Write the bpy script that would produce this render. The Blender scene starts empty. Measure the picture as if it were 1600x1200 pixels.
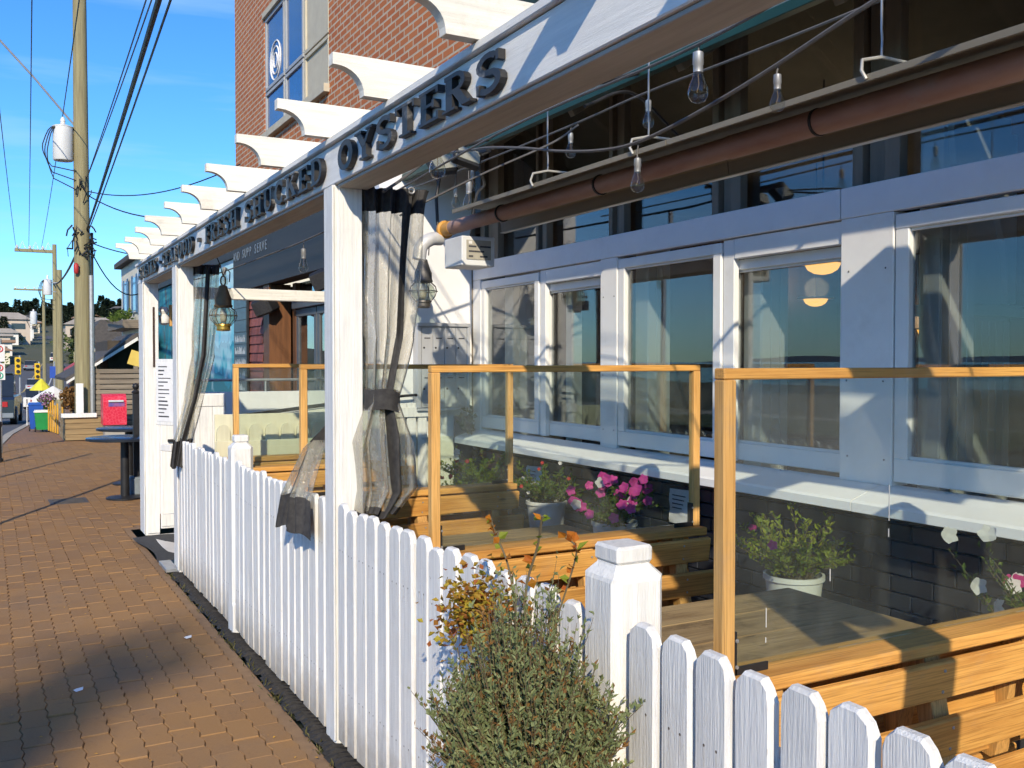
import bpy, bmesh, math, random
from mathutils import Vector, Matrix
R = math.radians
random.seed(7)
sc = bpy.context.scene
COL = sc.collection

# ------------------------------------------------------------------ camera
cam_d = bpy.data.cameras.new('camera'); cam = bpy.data.objects.new('camera', cam_d); COL.objects.link(cam)
cam.location = (0, 0, 1.6)
cam.rotation_euler = (R(90 - 1.336), 0, -R(28.663))
cam_d.sensor_width = 36; cam_d.lens = 33.75
cam_d.clip_start = 0.05; cam_d.clip_end = 9000
sc.camera = cam

# ------------------------------------------------------------------ sky, sun, exposure
SUN_AZ, SUN_EL = 25.0, 29.5          # light travels 25 deg from +Y towards +X
w = bpy.data.worlds.new('World'); sc.world = w; w.use_nodes = True
nt = w.node_tree; nt.nodes.clear()
N = nt.nodes.new; L = nt.links.new
out = N('ShaderNodeOutputWorld'); bg = N('ShaderNodeBackground'); sky = N('ShaderNodeTexSky')
sky.sky_type = 'NISHITA'; sky.sun_disc = False
sky.sun_elevation = R(SUN_EL); sky.sun_rotation = R(180 + SUN_AZ)
sky.altitude = 0; sky.air_density = 1.0; sky.dust_density = 0.1; sky.ozone_density = 2.0
hs = N('ShaderNodeHueSaturation'); hs.inputs['Saturation'].default_value = 1.2; hs.inputs['Value'].default_value = 1.0
tc = N('ShaderNodeTexCoord'); mp = N('ShaderNodeMapping'); mp.inputs['Rotation'].default_value = (R(12), R(24), R(20))
mp.inputs['Scale'].default_value = (1.1, 1.4, 11)
nz = N('ShaderNodeTexNoise'); nz.inputs['Scale'].default_value = 1.7; nz.inputs['Detail'].default_value = 6; nz.inputs['Roughness'].default_value = 0.55
cr = N('ShaderNodeValToRGB'); cr.color_ramp.elements[0].position = 0.50; cr.color_ramp.elements[1].position = 0.80
cr.color_ramp.elements[0].color = (0, 0, 0, 1); cr.color_ramp.elements[1].color = (0.62, 0.62, 0.62, 1)
mx = N('ShaderNodeMix'); mx.data_type = 'RGBA'
mx.inputs['B'].default_value = (2.4, 3.5, 4.4, 1)
L(tc.outputs['Generated'], mp.inputs['Vector']); L(mp.outputs['Vector'], nz.inputs['Vector']); L(nz.outputs['Fac'], cr.inputs['Fac'])
tn = N('ShaderNodeMix'); tn.data_type = 'RGBA'; tn.blend_type = 'MULTIPLY'; tn.inputs['Factor'].default_value = 1.0; tn.inputs['B'].default_value = (0.33, 0.59, 0.90, 1)
L(sky.outputs['Color'], hs.inputs['Color']); L(hs.outputs['Color'], tn.inputs['A']); L(tn.outputs['Result'], mx.inputs['A']); L(cr.outputs['Color'], mx.inputs['Factor'])
L(mx.outputs['Result'], bg.inputs['Color']); L(bg.outputs['Background'], out.inputs['Surface'])
bg.inputs['Strength'].default_value = 0.13
sd = bpy.data.lights.new('sun', 'SUN'); sd.energy = 2.85; sd.angle = R(0.53); sd.color = (1.0, 0.87, 0.66)
sun = bpy.data.objects.new('sun', sd); COL.objects.link(sun)
ld = Vector((math.sin(R(SUN_AZ)) * math.cos(R(SUN_EL)), math.cos(R(SUN_AZ)) * math.cos(R(SUN_EL)), -math.sin(R(SUN_EL))))
sun.rotation_euler = ld.to_track_quat('-Z', 'Y').to_euler(); sun.location = (-5, -8, 12)
sc.view_settings.view_transform = 'Standard'; sc.view_settings.look = 'None'
sc.view_settings.exposure = 0.92; sc.view_settings.gamma = 1.0; sc.view_settings.use_curve_mapping = False
sc.cycles.max_bounces = 5; sc.cycles.transparent_max_bounces = 10; sc.cycles.glossy_bounces = 2; sc.cycles.use_adaptive_sampling = True; sc.cycles.adaptive_threshold = 0.03; sc.cycles.diffuse_bounces = 3
sc.cycles.use_denoising = True; sc.cycles.caustics_reflective = False; sc.cycles.caustics_refractive = False

# ------------------------------------------------------------------ materials
MATS = {}
def nodes(name):
    m = bpy.data.materials.new(name); m.use_nodes = True; t = m.node_tree; t.nodes.clear()
    o = t.nodes.new('ShaderNodeOutputMaterial')
    return m, t, o
def coords(t, stretch=(1, 1, 1), kind='Object', rnd=True):
    tcn = t.nodes.new('ShaderNodeTexCoord'); mpn = t.nodes.new('ShaderNodeMapping'); mpn.inputs['Scale'].default_value = stretch
    t.links.new(tcn.outputs[kind], mpn.inputs['Vector'])
    if rnd:
        oi = t.nodes.new('ShaderNodeObjectInfo'); ml = t.nodes.new('ShaderNodeMath'); ml.operation = 'MULTIPLY'; ml.inputs[1].default_value = 37.0
        t.links.new(oi.outputs['Random'], ml.inputs[0]); cb = t.nodes.new('ShaderNodeCombineXYZ')
        for k in range(3): t.links.new(ml.outputs[0], cb.inputs[k])
        t.links.new(cb.outputs[0], mpn.inputs['Location'])
    return mpn.outputs['Vector']
def noise(t, vec, scale, detail=4, rough=0.6):
    n = t.nodes.new('ShaderNodeTexNoise'); n.inputs['Scale'].default_value = scale; n.inputs['Detail'].default_value = detail; n.inputs['Roughness'].default_value = rough
    t.links.new(vec, n.inputs['Vector']); return n.outputs['Fac']
def ramp(t, fac, stops):
    r = t.nodes.new('ShaderNodeValToRGB'); e = r.color_ramp.elements
    while len(e) < len(stops): e.new(0.5)
    for k, (p, c) in enumerate(stops):
        e[k].position = p; e[k].color = (c, c, c, 1) if not hasattr(c, '__len__') else (c[0], c[1], c[2], 1)
    t.links.new(fac, r.inputs['Fac']); return r.outputs['Color']
def mixc(t, fac, a, b, mode='MIX'):
    n = t.nodes.new('ShaderNodeMix'); n.data_type = 'RGBA'; n.blend_type = mode
    for key, v in (('Factor', fac), ('A', a), ('B', b)):
        if hasattr(v, 'links'): t.links.new(v, n.inputs[key])
        elif key == 'Factor': n.inputs[key].default_value = v
        else: n.inputs[key].default_value = (v[0], v[1], v[2], 1)
    return n.outputs['Result']
def bump(t, h, strength=0.3, dist=0.01):
    b = t.nodes.new('ShaderNodeBump'); b.inputs['Strength'].default_value = strength; b.inputs['Distance'].default_value = dist
    t.links.new(h, b.inputs['Height']); return b.outputs['Normal']
def mat(name, c1, c2=None, rough=0.6, metal=0.0, scale=6.0, stretch=(1, 1, 1), bmp=0.0, bdist=0.004, fine=None, dirt=None, dirt_amt=0.5, spec=0.4, rnd=True, tint=0.0, lo=0.32, hi=0.68):
    """plain procedural surface: two-tone noise, optional dirt patches and bump"""
    if name in MATS: return MATS[name]
    m, t, o = nodes(name); p = t.nodes.new('ShaderNodeBsdfPrincipled'); t.links.new(p.outputs[0], o.inputs['Surface'])
    v = coords(t, stretch, rnd=rnd); f = noise(t, v, scale, 5)
    c = ramp(t, f, [(lo, c1), (hi, c2 or [x * 0.82 for x in c1])])
    if dirt:
        v2 = coords(t, (1, 1, 1), rnd=rnd); f2 = noise(t, v2, 3.1, 8, 0.7)
        c = mixc(t, ramp(t, f2, [(0.56, 0.0), (0.74, dirt_amt)]), c, dirt)
    if tint:
        oi = t.nodes.new('ShaderNodeObjectInfo'); mr = t.nodes.new('ShaderNodeMapRange'); mr.inputs[3].default_value = 1 - tint; mr.inputs[4].default_value = 1 + tint
        t.links.new(oi.outputs['Random'], mr.inputs[0]); hsv = t.nodes.new('ShaderNodeHueSaturation'); t.links.new(mr.outputs[0], hsv.inputs['Value']); t.links.new(c, hsv.inputs['Color']); c = hsv.outputs[0]
    t.links.new(c, p.inputs['Base Color'])
    p.inputs['Roughness'].default_value = rough; p.inputs['Metallic'].default_value = metal; p.inputs['Specular IOR Level'].default_value = spec
    if bmp:
        fb = noise(t, v, fine or scale * 3, 6, 0.7); t.links.new(bump(t, fb, bmp, bdist), p.inputs['Normal'])
    MATS[name] = m; return m
def wood(name, light, dark, axis, rough=0.55, tint=0.14, wear=(0.30, 0.24, 0.18), wear_amt=0.35, knots=0.8):
    """sawn timber: broad bands, fine streaks along the grain, knots, worn grey patches"""
    m, t, o = nodes(name); p = t.nodes.new('ShaderNodeBsdfPrincipled'); t.links.new(p.outputs[0], o.inputs['Surface'])
    def st(a, b): return tuple(a if k == axis else b for k in range(3))
    f1 = noise(t, coords(t, st(0.5, 4)), 4.5, 6, 0.6); c = ramp(t, f1, [(0.30, dark), (0.50, [(a * 0.62 + b * 0.38) for a, b in zip(light, dark)]), (0.70, light)])
    f2 = noise(t, coords(t, st(0.6, 26)), 9, 3, 0.5); c = mixc(t, ramp(t, f2, [(0.46, 0.0), (0.66, 0.55)]), c, [q * 0.55 for q in dark])
    vo = t.nodes.new('ShaderNodeTexVoronoi'); vo.inputs['Scale'].default_value = 3.4; t.links.new(coords(t, st(0.8, 2.4)), vo.inputs['Vector']); kn = ramp(t, vo.outputs['Distance'], [(0.045, knots), (0.085, 0.0)]); c = mixc(t, kn, c, [q * 0.30 for q in dark])
    f3 = noise(t, coords(t, (1, 1, 1)), 3.3, 8, 0.75); c = mixc(t, ramp(t, f3, [(0.54, 0.0), (0.74, wear_amt)]), c, wear)
    oi = t.nodes.new('ShaderNodeObjectInfo'); mr = t.nodes.new('ShaderNodeMapRange'); mr.inputs[3].default_value = 1 - tint; mr.inputs[4].default_value = 1 + tint; t.links.new(oi.outputs['Random'], mr.inputs[0])
    hsv = t.nodes.new('ShaderNodeHueSaturation'); t.links.new(mr.outputs[0], hsv.inputs['Value']); t.links.new(c, hsv.inputs['Color']); t.links.new(hsv.outputs[0], p.inputs['Base Color'])
    t.links.new(ramp(t, f3, [(0.3, rough - 0.08), (0.7, min(0.95, rough + 0.2))]), p.inputs['Roughness']); p.inputs['Specular IOR Level'].default_value = 0.35
    t.links.new(bump(t, f2, 0.35, 0.002), p.inputs['Normal']); MATS[name] = m; return m
def emit(name, c, s):
    m, t, o = nodes(name); e = t.nodes.new('ShaderNodeEmission'); e.inputs[0].default_value = (*c, 1); e.inputs[1].default_value = s
    t.links.new(e.outputs[0], o.inputs['Surface']); return m
def schlick(t, k, f0=0.043):
    ge = t.nodes.new('ShaderNodeNewGeometry'); dt = t.nodes.new('ShaderNodeVectorMath'); dt.operation = 'DOT_PRODUCT'
    t.links.new(ge.outputs['Incoming'], dt.inputs[0]); t.links.new(ge.outputs['Normal'], dt.inputs[1])
    def mth(op, a, b=None, clamp=False):
        n = t.nodes.new('ShaderNodeMath'); n.operation = op; n.use_clamp = clamp
        for i, q in enumerate((a, b)):
            if q is None: continue
            if hasattr(q, 'links'): t.links.new(q, n.inputs[i])
            else: n.inputs[i].default_value = q
        return n.outputs[0]
    c = mth('POWER', mth('SUBTRACT', 1.0, mth('ABSOLUTE', dt.outputs['Value']), True), 5.0)
    return mth('MULTIPLY', mth('ADD', mth('MULTIPLY', c, 1 - f0), f0), k, True)
def glass(name, tint=(0.8, 0.86, 0.84), refl=1.0, ior=1.5, smear=0.0, smear_col=(0.7, 0.72, 0.68)):
    m, t, o = nodes(name)
    tr = t.nodes.new('ShaderNodeBsdfTransparent'); tr.inputs[0].default_value = (*tint, 1)
    gl = t.nodes.new('ShaderNodeBsdfGlossy'); gl.inputs['Roughness'].default_value = 0.0
    v = coords(t, (1, 1, 1), rnd=False); nb = noise(t, v, 0.9, 2); nrm = bump(t, nb, 0.03, 0.02); t.links.new(nrm, gl.inputs['Normal'])
    mxs = t.nodes.new('ShaderNodeMixShader'); t.links.new(schlick(t, refl), mxs.inputs[0]); t.links.new(tr.outputs[0], mxs.inputs[1]); t.links.new(gl.outputs[0], mxs.inputs[2])
    last = mxs.outputs[0]
    if smear:
        df = t.nodes.new('ShaderNodeBsdfDiffuse'); df.inputs[0].default_value = (*smear_col, 1)
        v2 = coords(t, (3, 3, 0.7), rnd=True); s = ramp(t, noise(t, v2, 4, 8, 0.75), [(0.45, smear * 0.35), (0.8, smear)])
        m2 = t.nodes.new('ShaderNodeMixShader'); t.links.new(s, m2.inputs[0]); t.links.new(last, m2.inputs[1]); t.links.new(df.outputs[0], m2.inputs[2]); last = m2.outputs[0]
    t.links.new(last, o.inputs['Surface']); MATS[name] = m; return m
def leafmat(name, c1, c2, trans=0.35, rough=0.6):
    m, t, o = nodes(name); p = t.nodes.new('ShaderNodeBsdfPrincipled'); ge = t.nodes.new('ShaderNodeNewGeometry')
    c = ramp(t, ge.outputs['Random Per Island'], [(0.0, c1), (0.5, [(a + b) / 2 for a, b in zip(c1, c2)]), (1.0, c2)])
    tl = t.nodes.new('ShaderNodeBsdfTranslucent'); t.links.new(c, p.inputs['Base Color']); t.links.new(c, tl.inputs[0]); p.inputs['Roughness'].default_value = rough
    p.inputs['Specular IOR Level'].default_value = 0.25
    ms = t.nodes.new('ShaderNodeMixShader'); ms.inputs[0].default_value = trans; t.links.new(p.outputs[0], ms.inputs[1]); t.links.new(tl.outputs[0], ms.inputs[2])
    t.links.new(ms.outputs[0], o.inputs['Surface']); MATS[name] = m; return m

# ------------------------------------------------------------------ geometry helpers
class G:
    def __init__(s): s.v = []; s.f = []
    def add(s, vs, fs):
        n = len(s.v); s.v += [tuple(v) for v in vs]; s.f += [tuple(i + n for i in f) for f in fs]; return s
    def box(s, x0, x1, y0, y1, z0, z1, b=0.003):
        return s.obox(((x0 + x1) / 2, (y0 + y1) / 2, (z0 + z1) / 2), (abs(x1 - x0), abs(y1 - y0), abs(z1 - z0)), None, b)
    def obox(s, c, size, rot=None, b=0.003):
        hx, hy, hz = size[0] / 2, size[1] / 2, size[2] / 2
        c = Vector(c)
        b = min(b, hx * 0.45, hy * 0.45, hz * 0.45)
        if b <= 0:
            vs = [Vector((x * hx, y * hy, z * hz)) for x in (-1, 1) for y in (-1, 1) for z in (-1, 1)]
            fs = [(0, 1, 3, 2), (4, 6, 7, 5), (0, 4, 5, 1), (2, 3, 7, 6), (0, 2, 6, 4), (1, 5, 7, 3)]
        else:
            vs = []; idx = {}
            for sx in (-1, 1):
                for sy in (-1, 1):
                    for sz in (-1, 1):
                        for ax in range(3):
                            p = [sx * (hx - b), sy * (hy - b), sz * (hz - b)]; p[ax] = (sx * hx, sy * hy, sz * hz)[ax]
                            idx[(sx, sy, sz, ax)] = len(vs); vs.append(Vector(p))
            fs = []
            I = lambda a, bb, cc, ax: idx[(a, bb, cc, ax)]
            for sg in (-1, 1):
                q = [(sg, -1, -1), (sg, 1, -1), (sg, 1, 1), (sg, -1, 1)]; fs.append([I(*k, 0) for k in (q if sg > 0 else q[::-1])])
                q = [(-1, sg, -1), (-1, sg, 1), (1, sg, 1), (1, sg, -1)]; fs.append([I(*k, 1) for k in (q if sg > 0 else q[::-1])])
                q = [(-1, -1, sg), (1, -1, sg), (1, 1, sg), (-1, 1, sg)]; fs.append([I(*k, 2) for k in (q if sg > 0 else q[::-1])])
            for a in (-1, 1):
                for bb in (-1, 1):
                    fs.append([I(a, bb, -1, 0), I(a, bb, 1, 0), I(a, bb, 1, 1), I(a, bb, -1, 1)] if a * bb < 0 else [I(a, bb, -1, 1), I(a, bb, 1, 1), I(a, bb, 1, 0), I(a, bb, -1, 0)])
                    fs.append([I(a, -1, bb, 0), I(a, 1, bb, 0), I(a, 1, bb, 2), I(a, -1, bb, 2)] if a * bb > 0 else [I(a, -1, bb, 2), I(a, 1, bb, 2), I(a, 1, bb, 0), I(a, -1, bb, 0)])
                    fs.append([I(-1, a, bb, 1), I(1, a, bb, 1), I(1, a, bb, 2), I(-1, a, bb, 2)] if a * bb < 0 else [I(-1, a, bb, 2), I(1, a, bb, 2), I(1, a, bb, 1), I(-1, a, bb, 1)])
                    for cc in (-1, 1):
                        t = [I(a, bb, cc, 0), I(a, bb, cc, 1), I(a, bb, cc, 2)]; fs.append(t if a * bb * cc > 0 else t[::-1])
        if rot is not None: vs = [rot @ v for v in vs]
        return s.add([v + c for v in vs], fs)
    def bar(s, p0, p1, wd, th, up=(0, 0, 1), b=0.002):
        """a square-section bar from p0 to p1; wd along side, th along up"""
        p0, p1 = Vector(p0), Vector(p1); d = p1 - p0; ln = d.length; d.normalize(); up = Vector(up)
        if abs(d.dot(up)) > 0.98: up = Vector((0, 1, 0)) if abs(d.y) < 0.9 else Vector((1, 0, 0))
        sd_ = d.cross(up).normalized(); u = sd_.cross(d)
        m = Matrix((d, sd_, u)).transposed()
        return s.obox((p0 + p1) / 2, (ln, wd, th), m, b)
    def prism(s, poly, axis, a0, a1):
        """extrude a 2-D polygon; axis x: poly=(y,z), y: poly=(x,z), z: poly=(x,y)"""
        def P(p, a): return {'x': (a, p[0], p[1]), 'y': (p[0], a, p[1]), 'z': (p[0], p[1], a)}[axis]
        n = len(poly); vs = [P(p, a0) for p in poly] + [P(p, a1) for p in poly]
        ar = sum(poly[i][0] * poly[(i + 1) % n][1] - poly[(i + 1) % n][0] * poly[i][1] for i in range(n))
        flip = (ar > 0) != (axis == 'y')
        if a1 < a0: flip = not flip
        fs = [tuple(range(n))[::-1], tuple(range(n, 2 * n))] + [(i, (i + 1) % n, n + (i + 1) % n, n + i) for i in range(n)]
        if not flip: fs = [f[::-1] for f in fs]
        return s.add(vs, fs)
    def tube(s, pts, r, n=8, cap=True):
        pts = [Vector(p) for p in pts]; m = len(pts); rs = r if hasattr(r, '__len__') else [r] * m
        vs = []; prev = None
        for i, p in enumerate(pts):
            d = (pts[min(i + 1, m - 1)] - pts[max(i - 1, 0)]).normalized()
            if prev is None:
                a = Vector((0, 0, 1)) if abs(d.z) < 0.9 else Vector((1, 0, 0)); u = d.cross(a).normalized()
            else:
                u = prev - d * prev.dot(d); u = u.normalized() if u.length > 1e-6 else d.cross(Vector((0, 0, 1))).normalized()
            prev = u; vv = d.cross(u)
            for k in range(n):
                a = 2 * math.pi * k / n; vs.append(p + (u * math.cos(a) + vv * math.sin(a)) * rs[i])
        fs = [(i * n + k, i * n + (k + 1) % n, (i + 1) * n + (k + 1) % n, (i + 1) * n + k) for i in range(m - 1) for k in range(n)]
        if cap: fs += [tuple(range(n))[::-1], tuple((m - 1) * n + k for k in range(n))]
        return s.add(vs, fs)
    def lathe(s, prof, c=(0, 0, 0), n=16, rot=None, cap=True):
        c = Vector(c); vs = []; m = len(prof)
        for r, z in prof:
            for k in range(n):
                a = 2 * math.pi * k / n; v = Vector((r * math.cos(a), r * math.sin(a), z)); vs.append((rot @ v if rot is not None else v) + c)
        fs = [(i * n + k, i * n + (k + 1) % n, (i + 1) * n + (k + 1) % n, (i + 1) * n + k) for i in range(m - 1) for k in range(n)]
        if cap: fs += [tuple(range(n))[::-1], tuple((m - 1) * n + k for k in range(n))]
        return s.add(vs, fs)
    def grid(s, fn, nu, nv):
        vs = [fn(i / nu, j / nv) for j in range(nv + 1) for i in range(nu + 1)]
        fs = [(j * (nu + 1) + i, j * (nu + 1) + i + 1, (j + 1) * (nu + 1) + i + 1, (j + 1) * (nu + 1) + i) for j in range(nv) for i in range(nu)]
        return s.add(vs, fs)
    def quad(s, a, b, c, d): return s.add([a, b, c, d], [(0, 1, 2, 3)])
    def leaf(s, p, d, up, ln, wd, fold=0.15):
        p, d = Vector(p), Vector(d).normalized(); up = Vector(up); sd_ = d.cross(up)
        sd_ = sd_.normalized() if sd_.length > 1e-4 else Vector((1, 0, 0)); nn = sd_.cross(d)
        return s.add([p, p + d * ln * 0.45 + sd_ * wd * 0.5 + nn * ln * fold, p + d * ln, p + d * ln * 0.45 - sd_ * wd * 0.5 + nn * ln * fold], [(0, 1, 2), (0, 2, 3)])
    def mesh(s, name, off=(0, 0, 0)):
        me = bpy.data.meshes.new(name); o = Vector(off)
        me.from_pydata([tuple(Vector(v) - o) for v in s.v], [], s.f); me.update(); return me

def catmull(pts, n=8):
    P = [Vector(p) for p in pts]; P = [P[0] * 2 - P[1]] + P + [P[-1] * 2 - P[-2]]; o = []
    for i in range(1, len(P) - 2):
        for k in range(n):
            t = k / n; o.append(0.5 * (2 * P[i] + (P[i + 1] - P[i - 1]) * t + (2 * P[i - 1] - 5 * P[i] + 4 * P[i + 1] - P[i + 2]) * t * t + (3 * P[i] - P[i - 1] - 3 * P[i + 1] + P[i + 2]) * t ** 3))
    return o + [P[-2]]
ORG = {}
def link(o): COL.objects.link(o); return o
def thing(name, label, cat, loc=(0, 0, 0), group=None):
    o = link(bpy.data.objects.new(name, None)); o.location = loc; o.empty_display_size = 0.1; ORG[o.name] = Vector(loc)
    o['label'] = label; o['category'] = cat
    if group: o['group'] = group
    return o
def tag(o, label=None, cat=None, group=None, kind=None):
    if label: o['label'] = label
    if cat: o['category'] = cat
    if group: o['group'] = group
    if kind: o['kind'] = kind
    return o
def mk(name, g, m, parent=None, smooth=False, label=None, kind=None):
    """link the collected geometry (world coordinates) as ONE mesh object"""
    if parent is not None: off = ORG[parent.name]
    else:
        xs = [v[0] for v in g.v]; ys = [v[1] for v in g.v]; zs = [v[2] for v in g.v]
        off = Vector(((min(xs) + max(xs)) / 2, (min(ys) + max(ys)) / 2, min(zs)))
    me = g.mesh(name, off); o = link(bpy.data.objects.new(name, me))
    if isinstance(m, (list, tuple)):
        for q in m: me.materials.append(q)
    elif m: me.materials.append(m)
    if parent is not None: o.parent = parent
    else: o.location = off
    ORG[o.name] = Vector(off)
    if smooth:
        me.polygons.foreach_set('use_smooth', [True] * len(me.polygons))
        if smooth != 'all': me.set_sharp_from_angle(angle=R(40))
    if label: o['label'] = label
    if kind: o['kind'] = kind
    return o
def inst(src, parent, loc, rotz=0, name=None):
    """another object on the same mesh (a part), placed at a world location"""
    o = link(bpy.data.objects.new(name or src.name.split('.')[0], src.data)); o.parent = parent
    o.location = Vector(loc) - (ORG[parent.name] if parent is not None else Vector((0, 0, 0))); o.rotation_euler = (0, 0, rotz)
    ORG[o.name] = Vector(loc); return o
def copy_tree(o, loc, label=None, parent=None, rotz=None):
    c = o.copy(); link(c); c.parent = parent
    if parent is None:
        c.location = loc; ORG[c.name] = Vector(loc)
        if label: c['label'] = label
        if rotz is not None: c.rotation_euler = (0, 0, rotz)
    for ch in [x for x in bpy.data.objects if x.parent == o]:
        copy_tree(ch, None, None, c)
    return c
def text_mesh(name, s, size, m, parent, loc, rot, depth=0.002, align='CENTER'):
    cu = bpy.data.curves.new(name, 'FONT'); cu.body = s; cu.size = size; cu.extrude = depth; cu.align_x = align; cu.align_y = 'CENTER'; cu.resolution_u = 3
    tmp = bpy.data.objects.new(name + '_t', cu); COL.objects.link(tmp); bpy.context.view_layer.update()
    me = bpy.data.meshes.new_from_object(tmp.evaluated_get(bpy.context.evaluated_depsgraph_get())); bpy.data.objects.remove(tmp)
    me.materials.clear(); me.materials.append(m); o = link(bpy.data.objects.new(name, me)); o.parent = parent
    o.location = Vector(loc) - ORG[parent.name]; o.rotation_euler = rot; ORG[o.name] = ORG[parent.name]; return o
FACE_STREET = (R(90), 0, R(-90))      # lettering that is read looking along +X
FACE_CAM = (R(90), 0, 0)              # lettering that is read looking along +Y
# ------------------------------------------------------------------ shared surfaces
WH = mat('white_paint_upright', (0.80, 0.79, 0.76), (0.62, 0.62, 0.615), rough=0.62, scale=22, stretch=(3, 3, 0.16), bmp=0.9, bdist=0.004, fine=55, dirt=(0.42, 0.40, 0.36), dirt_amt=0.35, tint=0.05)
WHX = mat('white_paint_along_street', (0.80, 0.79, 0.76), (0.66, 0.66, 0.65), rough=0.62, scale=12, stretch=(3, 0.16, 3), bmp=0.5, bdist=0.003, fine=50, dirt=(0.42, 0.40, 0.36), dirt_amt=0.35, tint=0.04)
WHJ = mat('white_paint_across', (0.83, 0.80, 0.72), (0.64, 0.62, 0.55), rough=0.68, scale=9, stretch=(0.3, 3, 5), bmp=0.45, bdist=0.003, fine=40, dirt=(0.33, 0.29, 0.22), dirt_amt=0.55, tint=0.06)
WIN = mat('white_window_paint', (0.82, 0.82, 0.81), (0.77, 0.77, 0.77), rough=0.5, scale=5, bmp=0.10, bdist=0.002, fine=80, dirt=(0.45, 0.42, 0.38), dirt_amt=0.22)
STUC = mat('white_stucco', (0.76, 0.76, 0.77), (0.70, 0.70, 0.71), rough=0.85, scale=3, bmp=0.3, bdist=0.003, fine=70)
TRIM = mat('taupe_frame', (0.20, 0.165, 0.125), (0.15, 0.125, 0.095), rough=0.6, scale=8, stretch=(2, 2, 0.3), bmp=0.2, fine=30)
ORX = wood('orange_cedar_across', (0.66, 0.36, 0.095), (0.44, 0.20, 0.045), 0)
ORZ = wood('orange_cedar_upright', (0.68, 0.39, 0.13), (0.48, 0.25, 0.07), 2, knots=0.5)
TBL = wood('weathered_table_boards', (0.50, 0.33, 0.165), (0.27, 0.16, 0.075), 0, rough=0.7, wear=(0.06, 0.038, 0.022), wear_amt=0.8)
BLK = mat('black_metal', (0.018, 0.018, 0.02), (0.03, 0.03, 0.032), rough=0.45, metal=0.3, scale=10)
BLKF = mat('black_webbing', (0.025, 0.024, 0.026), (0.05, 0.048, 0.047), rough=0.85, scale=40, bmp=0.35, bdist=0.001, fine=250)
STEEL = mat('galvanised_steel', (0.42, 0.43, 0.44), (0.32, 0.33, 0.34), rough=0.45, metal=0.6, scale=14)
GREYP = mat('grey_plastic', (0.20, 0.24, 0.28), (0.16, 0.19, 0.22), rough=0.5, scale=10, dirt=(0.12, 0.11, 0.10), dirt_amt=0.5)
WGLASS = glass('window_glass', tint=(0.82, 0.85, 0.85), refl=2.4, smear=0.022, smear_col=(0.55, 0.56, 0.55))
SGLASS = glass('screen_glass', tint=(0.88, 0.92, 0.89), refl=0.9, smear=0.04)
BULB = glass('bulb_glass', tint=(0.86, 0.86, 0.82), refl=1.6, ior=1.5)
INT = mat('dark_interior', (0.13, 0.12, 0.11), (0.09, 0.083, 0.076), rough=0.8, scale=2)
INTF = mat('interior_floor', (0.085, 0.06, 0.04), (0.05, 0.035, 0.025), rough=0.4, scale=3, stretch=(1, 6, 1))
BEAD = mat('beadboard_paint', (0.72, 0.74, 0.72), (0.68, 0.70, 0.68), rough=0.5, scale=3)
WARM = emit('lit_lamp_shade', (1.0, 0.47, 0.08), 1.15)

# ------------------------------------------------------------------ ground
def kerbx(y): return 0.30 + (y - 21.7) * 0.0835
def gz(y): return 0.0 if y < 24 else (-(y - 24) * 0.030 if y < 74 else -1.5)
BASE = mat('paver_bed', (0.26, 0.165, 0.09), (0.19, 0.12, 0.07), rough=0.95, scale=9, bmp=0.4, fine=60, rnd=False)
def far_paver_mat():
    m, t, o = nodes('brick_paving_far'); p = t.nodes.new('ShaderNodeBsdfPrincipled'); t.links.new(p.outputs[0], o.inputs['Surface'])
    v = coords(t, (1, 1, 1), rnd=False); b = t.nodes.new('ShaderNodeTexBrick'); b.inputs['Scale'].default_value = 1.0
    b.inputs['Brick Width'].default_value = 0.225; b.inputs['Row Height'].default_value = 0.112; b.inputs['Mortar Size'].default_value = 0.006
    b.inputs['Color1'].default_value = (0.27, 0.145, 0.075, 1); b.inputs['Color2'].default_value = (0.22, 0.12, 0.065, 1); b.inputs['Mortar'].default_value = (0.14, 0.09, 0.06, 1)
    t.links.new(v, b.inputs['Vector']); n1 = noise(t, v, 1.6, 7, 0.7)
    t.links.new(mixc(t, ramp(t, n1, [(0.45, 0.0), (0.75, 0.6)]), b.outputs['Color'], (0.17, 0.11, 0.075)), p.inputs['Base Color']); p.inputs['Roughness'].default_value = 0.9
    return m
FARP = far_paver_mat()
g = G()
ys = [-40, -20, 0, 12, 24, 34, 44, 54, 64, 74]
for a, b in zip(ys[:-1], ys[1:]):
    g.quad((kerbx(a), a, gz(a) - 0.014), (1.19 if b <= 12 else 9, a, gz(a) - 0.014), (1.19 if b <= 12 else 9, b, gz(b) - 0.014), (kerbx(b), b, gz(b) - 0.014))
walk = mk('pavement', g, FARP, kind='structure')
ASPH = mat('asphalt', (0.10, 0.10, 0.105), (0.075, 0.076, 0.08), rough=0.9, scale=0.5, bmp=0.3, bdist=0.01, fine=60, rnd=False)
g = G(); yr = [-60, 0, 24, 40, 56, 74, 120, 200, 320, 420]
zr = [-0.13, -0.13, -0.13, -0.61, -1.09, -1.62, -1.75, 1.9, 9.3, 12.9]
def rx(y): return kerbx(y) if y < 74 else kerbx(74) + (y - 74) * 0.075
for i in range(len(yr) - 1):
    a, b = yr[i], yr[i + 1]; g.quad((rx(a) - 9.4, a, zr[i]), (rx(a) + 0.02, a, zr[i]), (rx(b) + 0.02, b, zr[i + 1]), (rx(b) - 9.4, b, zr[i + 1]))
mk('road', g, ASPH, kind='structure')
CONC = mat('kerb_concrete', (0.42, 0.38, 0.31), (0.30, 0.28, 0.24), rough=0.9, scale=5, bmp=0.3, fine=50, rnd=False)
g = G()
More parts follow.
